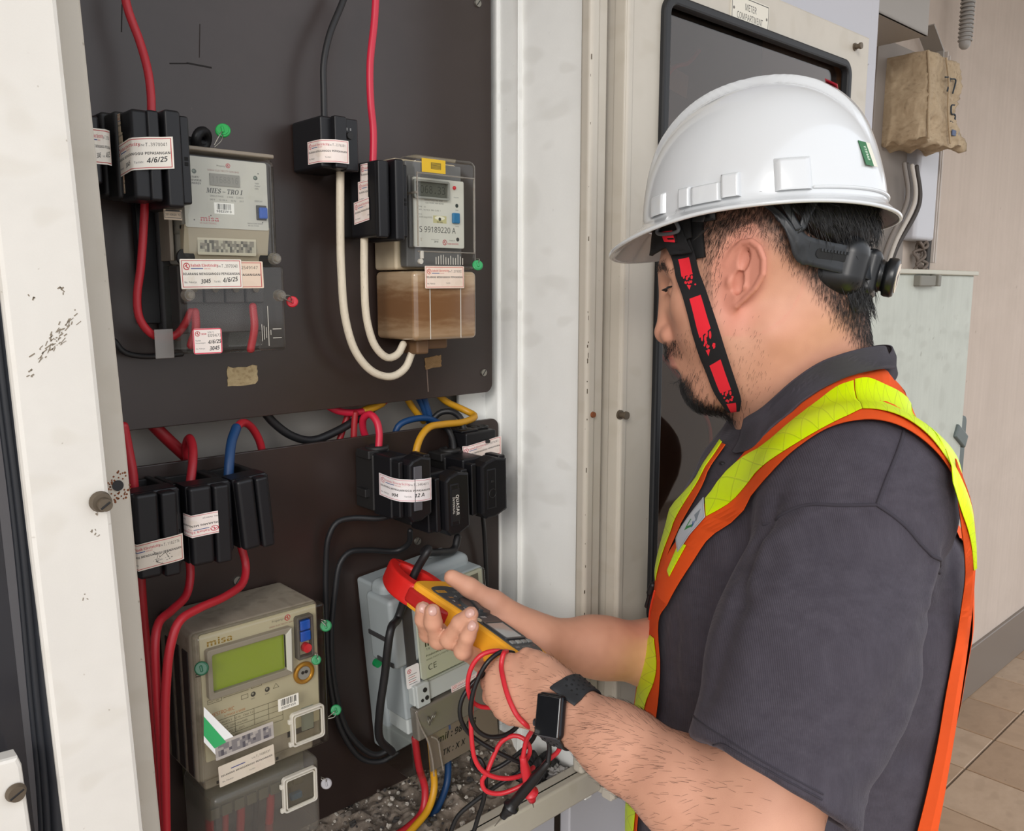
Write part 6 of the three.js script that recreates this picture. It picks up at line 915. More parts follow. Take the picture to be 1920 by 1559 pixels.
{
  const NA = 144, prof = (a) => {
    const P0 = []; for (let i = 0; i <= 40; i++) P0.push(dome(a, Math.PI / 2 * (1 - i / 40)));
    const base = dome(a, 0), o = brimOut(a), mid1 = base.clone().lerp(o, 0.35).add(V(0, -0.0012, 0));
    base.y -= 0.002; P0.push(base.clone().lerp(o, 0.10).setY(-0.0042), mid1.clone(), base.clone().lerp(o, 0.85), o.clone().add(V(0, 0.0008, 0)), o.clone().add(V(0, -0.0022, 0)), base.clone().lerp(o, 0.9).add(V(0, -0.0035, 0)), mid1.clone().add(V(0, -0.003, 0)));
    const ib = dome(a, 0, -0.0035); P0.push(ib.clone().setY(-0.004)); for (let i = 0; i <= 12; i++) { const q = dome(a, Math.PI / 2 * i / 12, -0.0035); P0.push(q); } return P0; };
  const pos = [], idx = []; let m = 0;
  for (let i = 0; i < NA; i++) { const p = prof(i / NA * 2 * Math.PI); m = p.length; for (const q of p) { const w = fromHat(q.x, q.y, q.z); pos.push(w.x, w.y, w.z); } }
  for (let i = 0; i < NA; i++) for (let j = 0; j < m - 1; j++) { const a = i * m + j, b = ((i + 1) % NA) * m + j; idx.push(a, a + 1, b + 1, a, b + 1, b); }
  const g = new THREE.BufferGeometry(); g.setAttribute('position', new THREE.Float32BufferAttribute(pos, 3)); g.setIndex(idx); g.computeVertexNormals();
  M.hat = std(lin(0.69, 0.71, 0.725), 0.20, { clearcoat: 0.7, clearcoatRoughness: 0.06 });
  const shell = HP('shell', g, M.hat, 'glossy white ridged shell');
  const rim = []; for (let i = 0; i < 96; i++) { const q = brimOut(i / 96 * 2 * Math.PI); q.y -= 0.0008; rim.push(fromHat(q.x, q.y, q.z)); }
  HP('brim_edge', tube(rim, 0.0021, true, 192, 8), M.hat, null, shell);
  // raised pads and accessory slots on the near side, a little proud of the dome
  const pad = (a0, a1, v0, v1, h, r) => { const R = [], N = [], n = 14; for (let i = 0; i <= n; i++) { const row = [], nn = []; for (let j = 0; j <= n; j++) { const s = i / n, t = j / n, a = lerp(a0, a1, s), v = lerp(v0, v1, t), e = Math.min(smooth(0, r, s), smooth(0, r, 1 - s), smooth(0, r, 1 - t), 1), q = dome(a, v), d = dome(a, v, 0.01).sub(q).normalize(); q.addScaledVector(d, -0.002 + e * (h + 0.002)); row.push(fromHat(q.x, q.y, q.z)); nn.push(hatDir(d)); } R.push(row); N.push(nn); } return sheet(R, 0.0006, N); };
  HP('accessory_slot', pad(1.70, 2.02, 0.015, 0.27, 0.0034, 0.16), M.hat, 'raised side pad', shell);
  HP('accessory_slot', [pad(1.32, 1.47, 0.01, 0.19, 0.0052, 0.10), pad(1.07, 1.33, 0.0, 0.14, 0.0036, 0.08), pad(0.96, 1.08, 0.0, 0.15, 0.0050, 0.10)], M.hat, 'stepped helmet slot', shell);
  HP('accessory_slot', pad(0.58, 0.80, 0.0, 0.17, 0.0034, 0.14), M.hat, null, shell);
  HP('rain_gutter', tube(Array.from({ length: 15 }, (_, i) => { const q = dome(2.02 + i / 14 * 2.2, 0.03, 0.0008); return fromHat(q.x, q.y, q.z); }), 0.0016), M.hat, null, shell);
  const sticker = (a, v, w, h, mat, label) => { const q = dome(a, v, 0.0006), d = dome(a, v, 0.01).sub(dome(a, v)).normalize(), e1 = dome(a + 0.02, v).sub(dome(a - 0.02, v)).normalize(), e2 = d.clone().cross(e1).normalize(); const R = [], N = []; for (let i = 0; i <= 4; i++) { const row = [], nn = []; for (let j = 0; j <= 4; j++) { const k = q.clone().addScaledVector(e2, (0.5 - i / 4) * h).addScaledVector(e1, (j / 4 - 0.5) * w); row.push(fromHat(k.x, k.y, k.z)); nn.push(hatDir(d)); } R.push(row); N.push(nn); } HP('sticker', sheet(R, 0.0004, N), mat, label, shell); };
  const tx = print(128, 192, (x, w, h) => { x.fillStyle = '#1d6b3a'; x.fillRect(0, 0, 84, h); x.save(); x.translate(52, 100); x.rotate(1.5708); text(x, 'SAFETY', 0, 0, 34, '#dfe8d8', 'sans-serif', { align: 'center', style: 'bold' }); x.restore(); }, '#e6e3d2');
  sticker(2.62, 0.30, 0.020, 0.026, std(0xffffff, 0.4, { map: tx }), 'green and cream sticker'); sticker(3.1, 1.05, 0.030, 0.014, std(0xc8102e, 0.4), 'small red sticker');
}
// harness: sweatband in front, plastic yoke round the back, ratchet with its knob
M.plastic = std(0x1b1c1f, 0.42); M.webbing = std(0x141416, 0.85, { bumpMap: rep(T.knit, 30), bumpScale: 0.0002 });
{
  const hf = (x, y, z) => headField(x, y, z) - 0.003;
  const bandPt = (a, u, off) => { const q = V(0.104 * Math.cos(a), u, 0.0835 * Math.sin(a)).multiplyScalar(1); q.x += (Math.cos(a)) * off; q.z += Math.sin(a) * off; return fromHat(q.x - 0.004, q.y, q.z); };
  const band = (a0, a1, u0, u1, t) => { const R = [], N = []; for (let i = 0; i <= 40; i++) { const a = lerp(a0, a1, i / 40), n = hatDir(V(Math.cos(a), 0, Math.sin(a))).normalize(); R.push([0, 0.25, 0.5, 0.75, 1].map((k) => bandPt(a, lerp(u0, u1, k), -0.001 + 0.002 * Math.sin(k * 3.14)))); N.push([n, n, n, n, n]); } return sheet(R, t, N); };
  const yoke = std(0x24272b, 0.38);
  const sb = HP('sweatband', band(-1.15, 0.98, 0.004, -0.047, 0.005), M.webbing, 'black padded sweatband');
  HP('sweatband_side', strap([[[1216, 418], [1232, 482]], [[1232, 414], [1246, 474]], [[1250, 410], [1264, 466]], [[1275, 402], [1284, 456]], [[1300, 394], [1303, 446]]], hf, 0.0045, 5, 0.004), M.webbing, 'black padded brow band', sb);
  HP('headband', [band(-2.4, 1.12, 0.012, -0.012, 0.0028), strap([[[1311, 398], [1330, 402]], [[1306, 420], [1326, 420]]], hf, 0.006, 3, 0.002)], yoke, 'black plastic headband');
  HP('yoke', [
    strap([[[1392, 372], [1386, 378]], [[1411, 376], [1402, 380]], [[1435, 384], [1426, 389]], [[1459, 399], [1450, 409]], [[1478, 418], [1466, 430]], [[1500, 436], [1477, 456]], [[1508, 443], [1483, 477]], [[1516, 446], [1494, 491]], [[1530, 450], [1517, 499]], [[1568, 458], [1553, 511]], [[1601, 465], [1588, 522]], [[1622, 470], [1618, 530]]], hf, 0.0075, 6, 0.0022),
    strap([[[1471, 366], [1455, 366]], [[1478, 390], [1464, 395]], [[1488, 412], [1476, 416]], [[1500, 432], [1486, 436]]], hf, 0.0085, 4, 0.002),
    strap([[[1538, 362], [1521, 362]], [[1526, 386], [1508, 386]], [[1514, 410], [1497, 412]], [[1504, 432], [1490, 440]]], hf, 0.0085, 4, 0.002)], yoke, 'black plastic rear yoke');
  const slotP = hit(1548, 478, hf).addScaledVector(grad(hf, hit(1548, 478, hf)), 0.0095), tn = grad(hf, slotP), tr = V(0, 1, 0).cross(tn).normalize(), tu = tn.clone().cross(tr);
  const onStrap = (g) => g.applyMatrix4(new THREE.Matrix4().makeBasis(tr, tu, tn).setPosition(slotP));
  HP('ratchet_slot', onStrap(at(new THREE.ExtrudeGeometry(roundRect(0.038, 0.0095, 0.0045), { depth: 0.0015, bevelEnabled: false }), 0.003, 0, -0.0008, 0, 0, -0.12)), std(0x0b0b0c, 0.7));
  const teeth = []; for (let k = 0; k < 9; k++) teeth.push(onStrap(at(box(0.0018, 0.003, 0.0016, 0.0003), -0.010 + k * 0.0034, 0.0048 - k * 0.0004, 0.0008, 0, 0, -0.12))); HP('tooth_row', teeth, yoke);
  // ratchet housing and knob: axis out of the back of the head
  const c0 = P(1616, 512, 0.858), ax = HX.f.clone().negate().addScaledVector(HX.u, -0.28).addScaledVector(HX.l, 0.10).normalize(), r0 = HX.l.clone().addScaledVector(ax, -HX.l.dot(ax)).normalize(), u0 = ax.clone().cross(r0);
  const place = (g) => g.applyMatrix4(new THREE.Matrix4().makeBasis(r0, u0, ax).setPosition(c0));
  const prof2 = (list, n = 40) => at(new THREE.LatheGeometry(list.map(([r, h]) => new THREE.Vector2(r, h)), n), 0, 0, 0, Math.PI / 2);
  const hs = HP('ratchet_housing', [place(at(box(0.100, 0.057, 0.056, 0.018, 5), 0.010, 0, -0.020)), place(at(box(0.050, 0.046, 0.018, 0.008, 4), 0, 0, 0.008))], std(0x1a1b1e, 0.36), 'black ratchet housing');
  const kn = HP('knob', place(prof2([[0.0001, 0.012], [0.0150, 0.012], [0.0165, 0.014], [0.0165, 0.018], [0.0150, 0.0195], [0.0150, 0.0215], [0.0185, 0.0225], [0.0195, 0.025], [0.0195, 0.030], [0.0180, 0.0325], [0.0148, 0.033], [0.0001, 0.033]])), std(0x161719, 0.32), 'ribbed black adjusting knob', hs);
  const tx = print(128, 128, (x) => { x.fillStyle = '#2b2a2a'; x.beginPath(); x.moveTo(64, 12); x.lineTo(20, 92); x.lineTo(108, 92); x.fill(); }, '#e9d9c6');
  HP('knob_disc', place(at((() => { const g = new THREE.CylinderGeometry(0.0146, 0.0146, 0.0008, 40); return g; })(), 0, 0, 0.0334, Math.PI / 2)), std(0xffffff, 0.4, { map: tx }), 'pale disc on the knob', kn);
  // chin strap
  const st = print(128, 1024, (x, w, h) => {
    x.fillStyle = '#ee2233';
    x.font = 'bold 46px sans-serif'; x.save(); x.translate(44, 66); x.rotate(-0.1); x.fillRect(-22, -30, 14, 62); x.fillRect(-22, -30, 46, 14); x.fillRect(-22, -6, 40, 14); x.fillRect(-22, 20, 46, 14); x.restore();
    for (const y0 of [228, 468, 708, 920]) { x.fillRect(32, y0, 62, 118); for (let k = 0; k < 4; k++) { x.beginPath(); x.ellipse(44 + k * 13, y0 + 122 + (k % 2) * 14, 6, 14, 0.3, 0, 7); x.fill(); } for (let k = 0; k < 9; k++) { x.beginPath(); x.ellipse(40 + rnd() * 50, y0 + 146 + rnd() * 44, 3 + rnd() * 4, 4 + rnd() * 5, rnd() * 3, 0, 7); x.fill(); } x.beginPath(); x.moveTo(42, y0 + 176); x.lineTo(64, y0 + 184); x.lineTo(46, y0 + 206); x.fill(); }
  }, '#141316');
  const sm = std(0xffffff, 0.85, { map: st, bumpMap: rep(T.knit, 4, 40), bumpScale: 0.0002 });
  const cs = HP('chin_strap', strap([[[1250, 438], [1291, 434]], [[1256, 462], [1300, 458]], [[1264, 490], [1307, 480]], [[1272, 523], [1314, 510]], [[1283, 558], [1325, 545]], [[1304, 633], [1342, 598]], [[1319, 676], [1359, 650]], [[1340, 730], [1380, 712]], [[1353, 752], [1390, 746]], [[1366, 768], [1388, 766]]], hf, 0.0028, 5, 0.0013, 5), sm, 'red and black elastic chin strap');
  HP('strap_loop', strap([[[1252, 436], [1290, 430]], [[1258, 462], [1299, 456]], [[1266, 484], [1308, 474]]], hf, 0.0082, 4, 0.0018), M.webbing, null, cs);
  const mk = strap([[[1257, 438], [1279, 435]], [[1262, 460], [1285, 457]]], hf, 0.0105, 3, 0.0004);
  HP('strap_mark', mk, std(0xee2233, 0.8, { map: print(64, 64, (x) => { x.fillStyle = '#141316'; x.fillRect(22, 14, 30, 10); x.fillRect(22, 38, 30, 10); x.fillRect(54, 0, 10, 64); }, '#ffffff') }), 'small red woven mark', cs);
  const k = [[1269, 409], [1252, 439], [1288, 435]].map(([px, py]) => { const q = hit(px, py, hf); return q.addScaledVector(grad(hf, q), 0.0125); });
  HP('buckle', tube(k, 0.0020, true, 60, 8, 0.1), std(0x6c7177, 0.35), 'grey triangular strap buckle', cs);
}

// ---------- hair, brow, lashes, beard ----------
M.hair = std(0x0c0a0a, 0.45, { sheen: 0.3, sheenColor: new THREE.Color(0.25, 0.22, 0.22) });
M.stubble = std(0x17110f, 0.6);
{
  const longD = (f, u, l) => { const lim = f > -0.012 ? 0.060 : lerp(0.060, -0.004, clamp((-0.012 - f) / 0.06)); return smooth(lim - 0.004, lim + 0.016, u) * smooth(0.055, 0.045, f); };
  const hl = (f, u, l) => ell(f, u, l, -0.006, 0.030, 0, 0.099, 0.088, 0.076);
  const napeD = (f, u) => smooth(-0.070, -0.084, f) * smooth(-0.070, -0.055, u);
  const off = (f, u, l) => { const n = 0.0012 * noise(f * 60, u * 14, l * 60) + 0.0009 * noise(f * 160, u * 30, l * 160); return -0.004 + Math.max(longD(f, u, l) * (0.0155 + n), napeD(f, u) * (0.0085 + n)); };
  const f3 = (x, y, z) => { const X = x - HC.x, Y = y - HC.y, Z = z - HC.z, f = (X * HA.f.x + Y * HA.f.y + Z * HA.f.z) / HS, u = (X * HA.u.x + Y * HA.u.y + Z * HA.u.z) / HS, l = (X * HA.l.x + Y * HA.l.y + Z * HA.l.z) / HS; return Math.max(headField(x, y, z) - off(f, u, l), f - 0.06, u - 0.105); };
  MP('hair', meshField(f3, HC.clone().subScalar(0.16), HC.clone().addScalar(0.16), 0.0027), M.hair, 'thick short black hair with shaved sides');
  // single hairs: thin three-sided tapering blades along the growth direction
  const strands = (n, sample, len, rad, lift, dirf) => {
    const pos = [], idx = [];
    for (let k = 0; k < n; k++) {
      const s = sample(); if (!s) continue; const { p, nrm } = s, d = dirf(p, nrm).addScaledVector(nrm, lift).normalize(), L = len * (0.6 + 0.8 * rnd()), side = d.clone().cross(nrm).normalize(), b = pos.length / 3;
      const bend = nrm.clone().multiplyScalar(-lift * L * 0.35), m = p.clone().addScaledVector(d, L * 0.55), t = p.clone().addScaledVector(d, L).add(bend);
      for (const [q, r] of [[p, rad], [m, rad * 0.8], [t, rad * 0.15]]) for (let i = 0; i < 3; i++) { const a = i * 2.0944, v = q.clone().addScaledVector(side, Math.cos(a) * r).addScaledVector(nrm, Math.sin(a) * r); pos.push(v.x, v.y, v.z); }
      for (let q = 0; q < 2; q++) for (let i = 0; i < 3; i++) { const a = b + q * 3 + i, c = b + q * 3 + (i + 1) % 3; idx.push(a, c, c + 3, a, c + 3, a + 3); }
    }
    const g = new THREE.BufferGeometry(); g.setAttribute('position', new THREE.Float32BufferAttribute(pos, 3)); g.setIndex(idx); g.computeVertexNormals(); return g;
  };
  const onHead = (dens, fld = headField, fr = [-0.12, 0.12], ur = [-0.13, 0.075], lr = [-0.03, 0.1]) => () => { for (let i = 0; i < 60; i++) { const q = fromHead(lerp(...fr, rnd()), lerp(...ur, rnd()), lerp(...lr, rnd())), d = fld(q.x, q.y, q.z); if (Math.abs(d) > 0.03) continue; const n = grad(fld, q); q.addScaledVector(n, -d); const h = toHead(q); if (earField(h.x, h.y, Math.abs(h.z)) < 0.003) continue; if (rnd() < dens(h.x, h.y, h.z)) return { p: q, nrm: n, h }; } return null; };
  const headDir = (f, u, l) => () => V(0, 0, 0).addScaledVector(HA.f, f + (rnd() - 0.5) * 0.35).addScaledVector(HA.u, u + (rnd() - 0.5) * 0.3).addScaledVector(HA.l, l + (rnd() - 0.5) * 0.3);
  const tang = (dir) => (p, n) => { const d = dir(p); return d.addScaledVector(n, -d.dot(n)).normalize(); };
  MP('hair_strand', strands(2600, onHead((f, u, l) => (u < 0.085 ? longD(f, u, l) + 0.8 * napeD(f, u) : 0), f3, [-0.13, 0.04], [-0.08, 0.08], [-0.06, 0.1]), 0.017, 0.00032, 0.16, tang(headDir(-0.15, -1, 0))), M.hair).userData.kind = 'stuff';
  MP('shaved_hair', strands(11000, onHead((f, u, l) => (u < 0.075 ? hairDensity(f, u, l) : 0), headField, [-0.115, 0.05], [-0.115, 0.075], [-0.02, 0.095]), 0.0056, 0.00013, 0.32, tang(headDir(0.35, -0.75, 0))), M.stubble).userData.kind = 'stuff';
  const goat = MP('beard', strands(2000, onHead((f, u, l) => beardDensity(f, u, l) * (u < -0.08 ? 1 : 0), headField, [0.03, 0.11], [-0.145, -0.08], [-0.04, 0.045]), 0.0105, 0.00020, 0.75, tang(headDir(0.25, -0.9, 0))), M.hair, 'short black goatee'); goat.userData.kind = 'stuff';
  MP('moustache', strands(500, onHead((f, u, l) => (u > -0.068 && u < -0.052 && f > 0.085 ? 1 : 0), headField, [0.08, 0.112], [-0.07, -0.05], [-0.032, 0.034]), 0.0072, 0.00018, 0.5, tang(headDir(0.15, -0.85, 0.3))), M.hair).userData.kind = 'stuff';
  MP('cheek_stubble', strands(420, onHead((f, u, l) => (f > 0.0 && f < 0.085 && u < -0.045 && l > 0.01 ? 0.5 : 0), headField, [0.0, 0.085], [-0.12, -0.045], [0.0, 0.08]), 0.0048, 0.00009, 0.5, tang(headDir(0.4, -0.8, 0))), M.stubble).userData.kind = 'stuff';
  const onArm = (fld, el, wr) => () => { for (let i = 0; i < 40; i++) { const t = rnd() ** 0.8 * 1.05, c = V(...mid(el, wr, t)), q = c.clone().add(V(rnd() - 0.5, rnd() - 0.5, rnd() - 0.5).multiplyScalar(0.12)), d = fld(q.x, q.y, q.z); if (d < -0.01 || d > 0.05) continue; for (let k = 0; k < 3; k++) q.addScaledVector(grad(fld, q), -fld(q.x, q.y, q.z)); return { p: q, nrm: grad(fld, q) }; } return null; };
  const armDir = (el, wr) => () => V(wr[0] - el[0], wr[1] - el[1], wr[2] - el[2]).normalize().addScaledVector(UP, -0.7 + (rnd() - 0.5) * 0.6).add(V(rnd() - 0.5, rnd() - 0.5, rnd() - 0.5).multiplyScalar(0.5));
  const fuzz = std(0x3a241a, 0.7); MP('arm_hair', [strands(1500, onArm(armL, A.elL, A.wrL), 0.0085, 0.00009, 0.22, tang(armDir(A.elL, A.wrL))), strands(260, onArm(armL, A.wrL, HANDL.palm[1]), 0.006, 0.00008, 0.22, tang(armDir(A.elL, A.wrL)))], fuzz).userData.kind = 'stuff';
  for (const s of [1, -1]) {
    const eb = (f, u, l) => smooth(0.0058, 0.002, Math.abs(u - 0.0225 + 6 * Math.max(0, Math.abs(l) - 0.038) ** 1.5)) * (l * s > 0.010 && l * s < 0.054 ? 1 : 0) * (f > 0.055 ? 1 : 0);
    MP('eyebrow', strands(260, onHead(eb, headField, [0.06, 0.105], [0.01, 0.034], s > 0 ? [0.008, 0.056] : [-0.056, -0.008]), 0.0085, 0.00020, 0.30, tang(headDir(-0.5, 0.1, s * 0.8))), M.hair).userData.kind = 'stuff';
    const lash = []; for (let i = 0; i <= 12; i++) { const q = fromHead(0.0885 - 0.010 * ((i / 12 - 0.3) ** 2) * 2, 0.0010 - 0.003 * Math.abs(i / 12 - 0.4), s * (0.021 + i / 12 * 0.023)); q.addScaledVector(grad(headField, q), -headField(q.x, q.y, q.z) + 0.0004); lash.push(q); }
    MP('eyelash', [tube(lash, 0.0009, false, 24, 5), ...lash.map((q, i) => tube([q, q.clone().addScaledVector(HA.f, 0.006).addScaledVector(HA.u, -0.0015).addScaledVector(HA.l, s * (i / 12 - 0.4) * 0.004)], 0.00035, false, 4, 4))], M.hair);
  }
}

// ---------- smartwatch on his near wrist ----------
{
  const ax = J.wrL.clone().sub(J.elL).normalize(), c = J.wrL.clone().addScaledVector(ax, -0.008), nn = P(1012, 1328, 0.770).sub(c); nn.addScaledVector(ax, -nn.dot(ax)).normalize(); const tt = nn.clone().cross(ax); // nn: face, tt: round the wrist
  const out = (a, off, s = 0) => { const d = nn.clone().multiplyScalar(Math.cos(a)).addScaledVector(tt, Math.sin(a)), o = c.clone().addScaledVector(ax, s); let r = 0.012; for (let i = 0; i < 60; i++) { const p = o.clone().addScaledVector(d, r), v = armL(p.x, p.y, p.z); if (v > -1e-4) break; r += Math.max(0.0003, -v * 0.8); } return { p: o.addScaledVector(d, r + off), d }; };
  const face = out(0, 0.0075), watch = thing('smartwatch', 'black square smartwatch with perforated dark grey band on the near wrist', 'watch', c), m = onG(watch);
  const B = (g) => at(g, 0, 0, 0, 0, 0, 0.36).applyMatrix4(new THREE.Matrix4().makeBasis(ax, tt, nn).setPosition(face.p));
  const kase = m('case', B(at(box(0.0285, 0.0385, 0.0105, 0.0050, 5), 0, 0, 0)), std(0x2b2c30, 0.28, { metalness: 0.7 }), 'dark metal case');
  m('screen', B(at(box(0.0255, 0.0355, 0.0030, 0.0045, 4).scale(1, 1, 1), 0, 0, 0.0046)), std(0x050507, 0.06, { clearcoat: 1, clearcoatRoughness: 0.02 }), 'black glass screen', kase);
  m('crown', B(at(cylZ(0.0034, 0.0034, 0.0022), 0.0155, 0.008, 0, 0, Math.PI / 2)), std(0x55565a, 0.3, { metalness: 0.8 }), 'side crown', kase);
  const strapRows = (a0, a1) => { const R = [], N = [], n = 30; for (let i = 0; i <= n; i++) { const a = lerp(a0, a1, i / n), w = lerp(0.0135, 0.0105, smooth(0, 0.35, Math.abs(i / n - (a0 > 0 ? 0 : 0)))), row = [], nr = []; for (let j = 0; j <= 4; j++) { const q = out(a, 0.0005 + 0.0045 * smooth(0.9, 0.45, Math.abs(a)), lerp(-w, w, j / 4)); row.push(q.p); nr.push(q.d); } R.push(row); N.push(nr); } return sheet(R, 0.0022, N); };
  M.band = std(0x2a2c2f, 0.6); const b1 = m('band', strapRows(0.52, Math.PI), M.band, 'perforated rubber band'); m('band', strapRows(-0.52, -Math.PI), M.band, 'perforated rubber band');
  for (const s of [1, -1]) for (let i = 0; i < 7; i++) for (let j = -1; j <= 1; j++) { const a = s * (0.86 + i * 0.15), q = out(a, 0.0064 * 0 + 0.0010 + 0.0045 * smooth(0.9, 0.45, Math.abs(a)) + 0.0012, j * 0.0062 + (i % 2 ? 0.003 : -0.001)); m('band_hole', at(new THREE.SphereGeometry(0.0013, 8, 6), q.p.x, q.p.y, q.p.z), std(0x0c0d0e, 0.8), null, b1); }
}

// ---------- clamp meter ----------
const CA = P(782, 1092, 0.945), CD = P(965, 1223, 0.862), CU = CA.clone().sub(CD).normalize(), CV = P(826, 1083, 0.998).sub(CA); CV.addScaledVector(CU, -CV.dot(CU)).normalize(); const CN = CU.clone().cross(CV).normalize(); if (CN.y < 0) CN.negate();
const clampM = new THREE.Matrix4().makeBasis(CU, CV, CN).setPosition(CA);
const flipIf = (g) => (clampM.determinant() < 0 ? flipWind(g) : g), fromClamp = (u, v, n) => V(u, v, n).applyMatrix4(clampM);
{
  const g = thing('clamp_meter', 'yellow and red clamp meter with a dark grey face, jaw open around a black cable', 'clamp meter', CA), m = (name, geo, mat, label, parent) => part(name, flipIf((Array.isArray(geo) ? merge(geo) : geo).applyMatrix4(clampM)).translate(-CA.x, -CA.y, -CA.z), mat, parent || g, label);
  const flip = (l) => { let a = 0; for (let i = 0; i < l.length; i++) { const p = l[i], q = l[(i + 1) % l.length]; a += p[0] * q[1] - q[0] * p[1]; } return a < 0 ? l.slice().reverse() : l; };
  const WD = 0.062, LN = 0.158, yel = std(lin(0.86, 0.39, 0.018), 0.5, { map: null }), red = std(lin(0.66, 0.016, 0.012), 0.42), grey = std(0x44474a, 0.5);
  const curve = (pts, n = 6) => { const c = new THREE.CatmullRomCurve3(pts.map((p) => V(p[0], p[1], 0)), true, 'centripetal'); return c.getPoints(pts.length * n).slice(0, -1).map((p) => [p.x, p.y]); };
  const bodyO = curve(flip([[0.002, 0.000], [-0.020, -0.001], [-0.060, 0.002], [-0.110, 0.003], [-0.150, 0.004], [-0.160, 0.012], [-0.162, 0.030], [-0.158, 0.050], [-0.148, 0.056], [-0.100, 0.057], [-0.050, 0.062], [-0.015, 0.063], [0.002, 0.060], [0.006, 0.030]]));
  m('body', prism(bodyO, -0.030, 0.030, 0.0035), yel, 'yellow moulded body');
  const faceO = curve(flip([[-0.014, 0.010], [-0.022, 0.006], [-0.060, 0.0085], [-0.110, 0.0085], [-0.148, 0.0090], [-0.155, 0.016], [-0.156, 0.030], [-0.152, 0.046], [-0.144, 0.051], [-0.100, 0.052], [-0.050, 0.056], [-0.022, 0.056], [-0.013, 0.048], [-0.010, 0.030]]));
  const tx = print(1024, 384, (x, w, h) => { // u runs along x (bottom of the meter at the left), v along y
    x.save(); x.translate(w, 0); x.scale(-1, 1); x.restore();
    const put = (u, v, s, size, col, st = 'bold') => { x.save(); x.translate((u + 0.158) / 0.15 * w, h - v / 0.0595 * h); x.rotate(-Math.PI / 2 + Math.PI); x.font = `${st} ${size}px sans-serif`; x.fillStyle = col; x.textAlign = 'center'; x.fillText(s, 0, 0); x.restore(); };
    x.fillStyle = '#e0a010'; x.fillRect((-0.023 + 0.158) / 0.15 * w - 16, h - 0.026 / 0.0595 * h, 34, 0.017 / 0.0595 * h); put(-0.023, 0.0175, 'FLUKE', 28, '#3a3c3e'); put(-0.024, 0.043, 'TRUE RMS', 20, '#b8b8b4', 'normal');
    for (const [u, v, s, c] of [[-0.034, 0.030, 'V~', '#d8d8d2'], [-0.036, 0.020, 'mV', '#d8902c'], [-0.044, 0.0165, 'V', '#e8e8e2'], [-0.053, 0.0160, 'Hz', '#d8902c'], [-0.060, 0.0175, 'A', '#ececea'], [-0.072, 0.0200, 'µA', '#d8902c'], [-0.080, 0.028, 'OFF', '#e8e8e4']]) put(u, v, s, 32, c);
    put(-0.140, 0.030, '600 V CAT IV', 18, '#a8a8a4', 'normal'); put(-0.148, 0.030, '1000 V CAT III', 18, '#a8a8a4', 'normal'); put(-0.140, 0.046, 'V', 22, '#c84038'); put(-0.140, 0.014, 'COM', 20, '#bbb');
  }, '#44474a');
  const fg = prism(faceO, -0.0008, 0.0016, 0.0004); { const p = fg.attributes.position, uv = fg.attributes.uv; for (let i = 0; i < p.count; i++) uv.setXY(i, (p.getX(i) + 0.158) / 0.15, p.getY(i) / 0.0595); }
  const face = m('face', fg, std(0xffffff, 0.5, { map: tx }), 'dark grey printed face');
  m('dial', [at(cylZ(0.0195, 0.0180, 0.0035, 36), -0.058, 0.037, 0.0022), at(box(0.036, 0.007, 0.004, 0.0018), -0.058, 0.037, 0.0048, 0, 0, 0.5)], std(0x3d4042, 0.42), 'rotary dial', face);
  m('screen_frame', [ringPlate(0.036, 0.038, 0.003, 0.003, 0.0012, 0.0008, -0.1085, 0.030, 0.0004)], std(0x36393b, 0.4), null, face); m('screen', at(box(0.031, 0.033, 0.001, 0.0004), -0.1085, 0.030, 0.0012), std(0x9a9d9a, 0.15, { clearcoat: 0.6 }), 'pale grey display', face);
  for (let k = 0; k < 4; k++) m('key', at(box(0.0055, 0.0078, 0.0022, 0.001), -0.1320, 0.0150 + k * 0.0105, 0.0014), std(k === 1 ? 0xa7a8a4 : 0x8d8f8d, 0.45), null, face);
  m('hold_key', at(cylZ(0.003, 0.0028, 0.002), -0.086, 0.012, 0.0012), M.cream, null, face);
  // jaw: two arms that close to a pointed tip, bevelled
  const jo = curve(flip([[-0.002, 0.0015], [0.014, -0.003], [0.032, -0.0005], [0.050, 0.009], [0.064, 0.021], [0.068, 0.030], [0.064, 0.041], [0.050, 0.052], [0.032, 0.060], [0.014, 0.061], [-0.002, 0.057]])), ji = curve([[0.010, 0.0165], [0.030, 0.0155], [0.046, 0.0215], [0.053, 0.030], [0.046, 0.040], [0.030, 0.0455], [0.010, 0.0445], [0.006, 0.030]]);
  const js = new THREE.Shape(jo.map((p) => new THREE.Vector2(...p))); js.holes.push(new THREE.Path(ji.map((p) => new THREE.Vector2(...p))));
  m('jaw', at(new THREE.ExtrudeGeometry(js, { depth: 0.018, bevelEnabled: true, bevelThickness: 0.004, bevelSize: 0.0025, bevelOffset: -0.0025, bevelSegments: 3 }), 0, 0, -0.026), red, 'red clamp jaw');
  m('jaw_seam', at(box(0.010, 0.0007, 0.0005, 0.0001, 1), 0.061, 0.0305, -0.0036), std(0x5a0808, 0.6));
  m('trigger', [prism(curve(flip([[0.004, -0.004], [-0.012, -0.0065], [-0.034, -0.006], [-0.050, -0.003], [-0.054, 0.003], [-0.040, 0.006], [0.000, 0.006]])), -0.0245, 0.017, 0.003)], std(lin(0.46, 0.014, 0.012), 0.45), 'dark red jaw trigger');
}
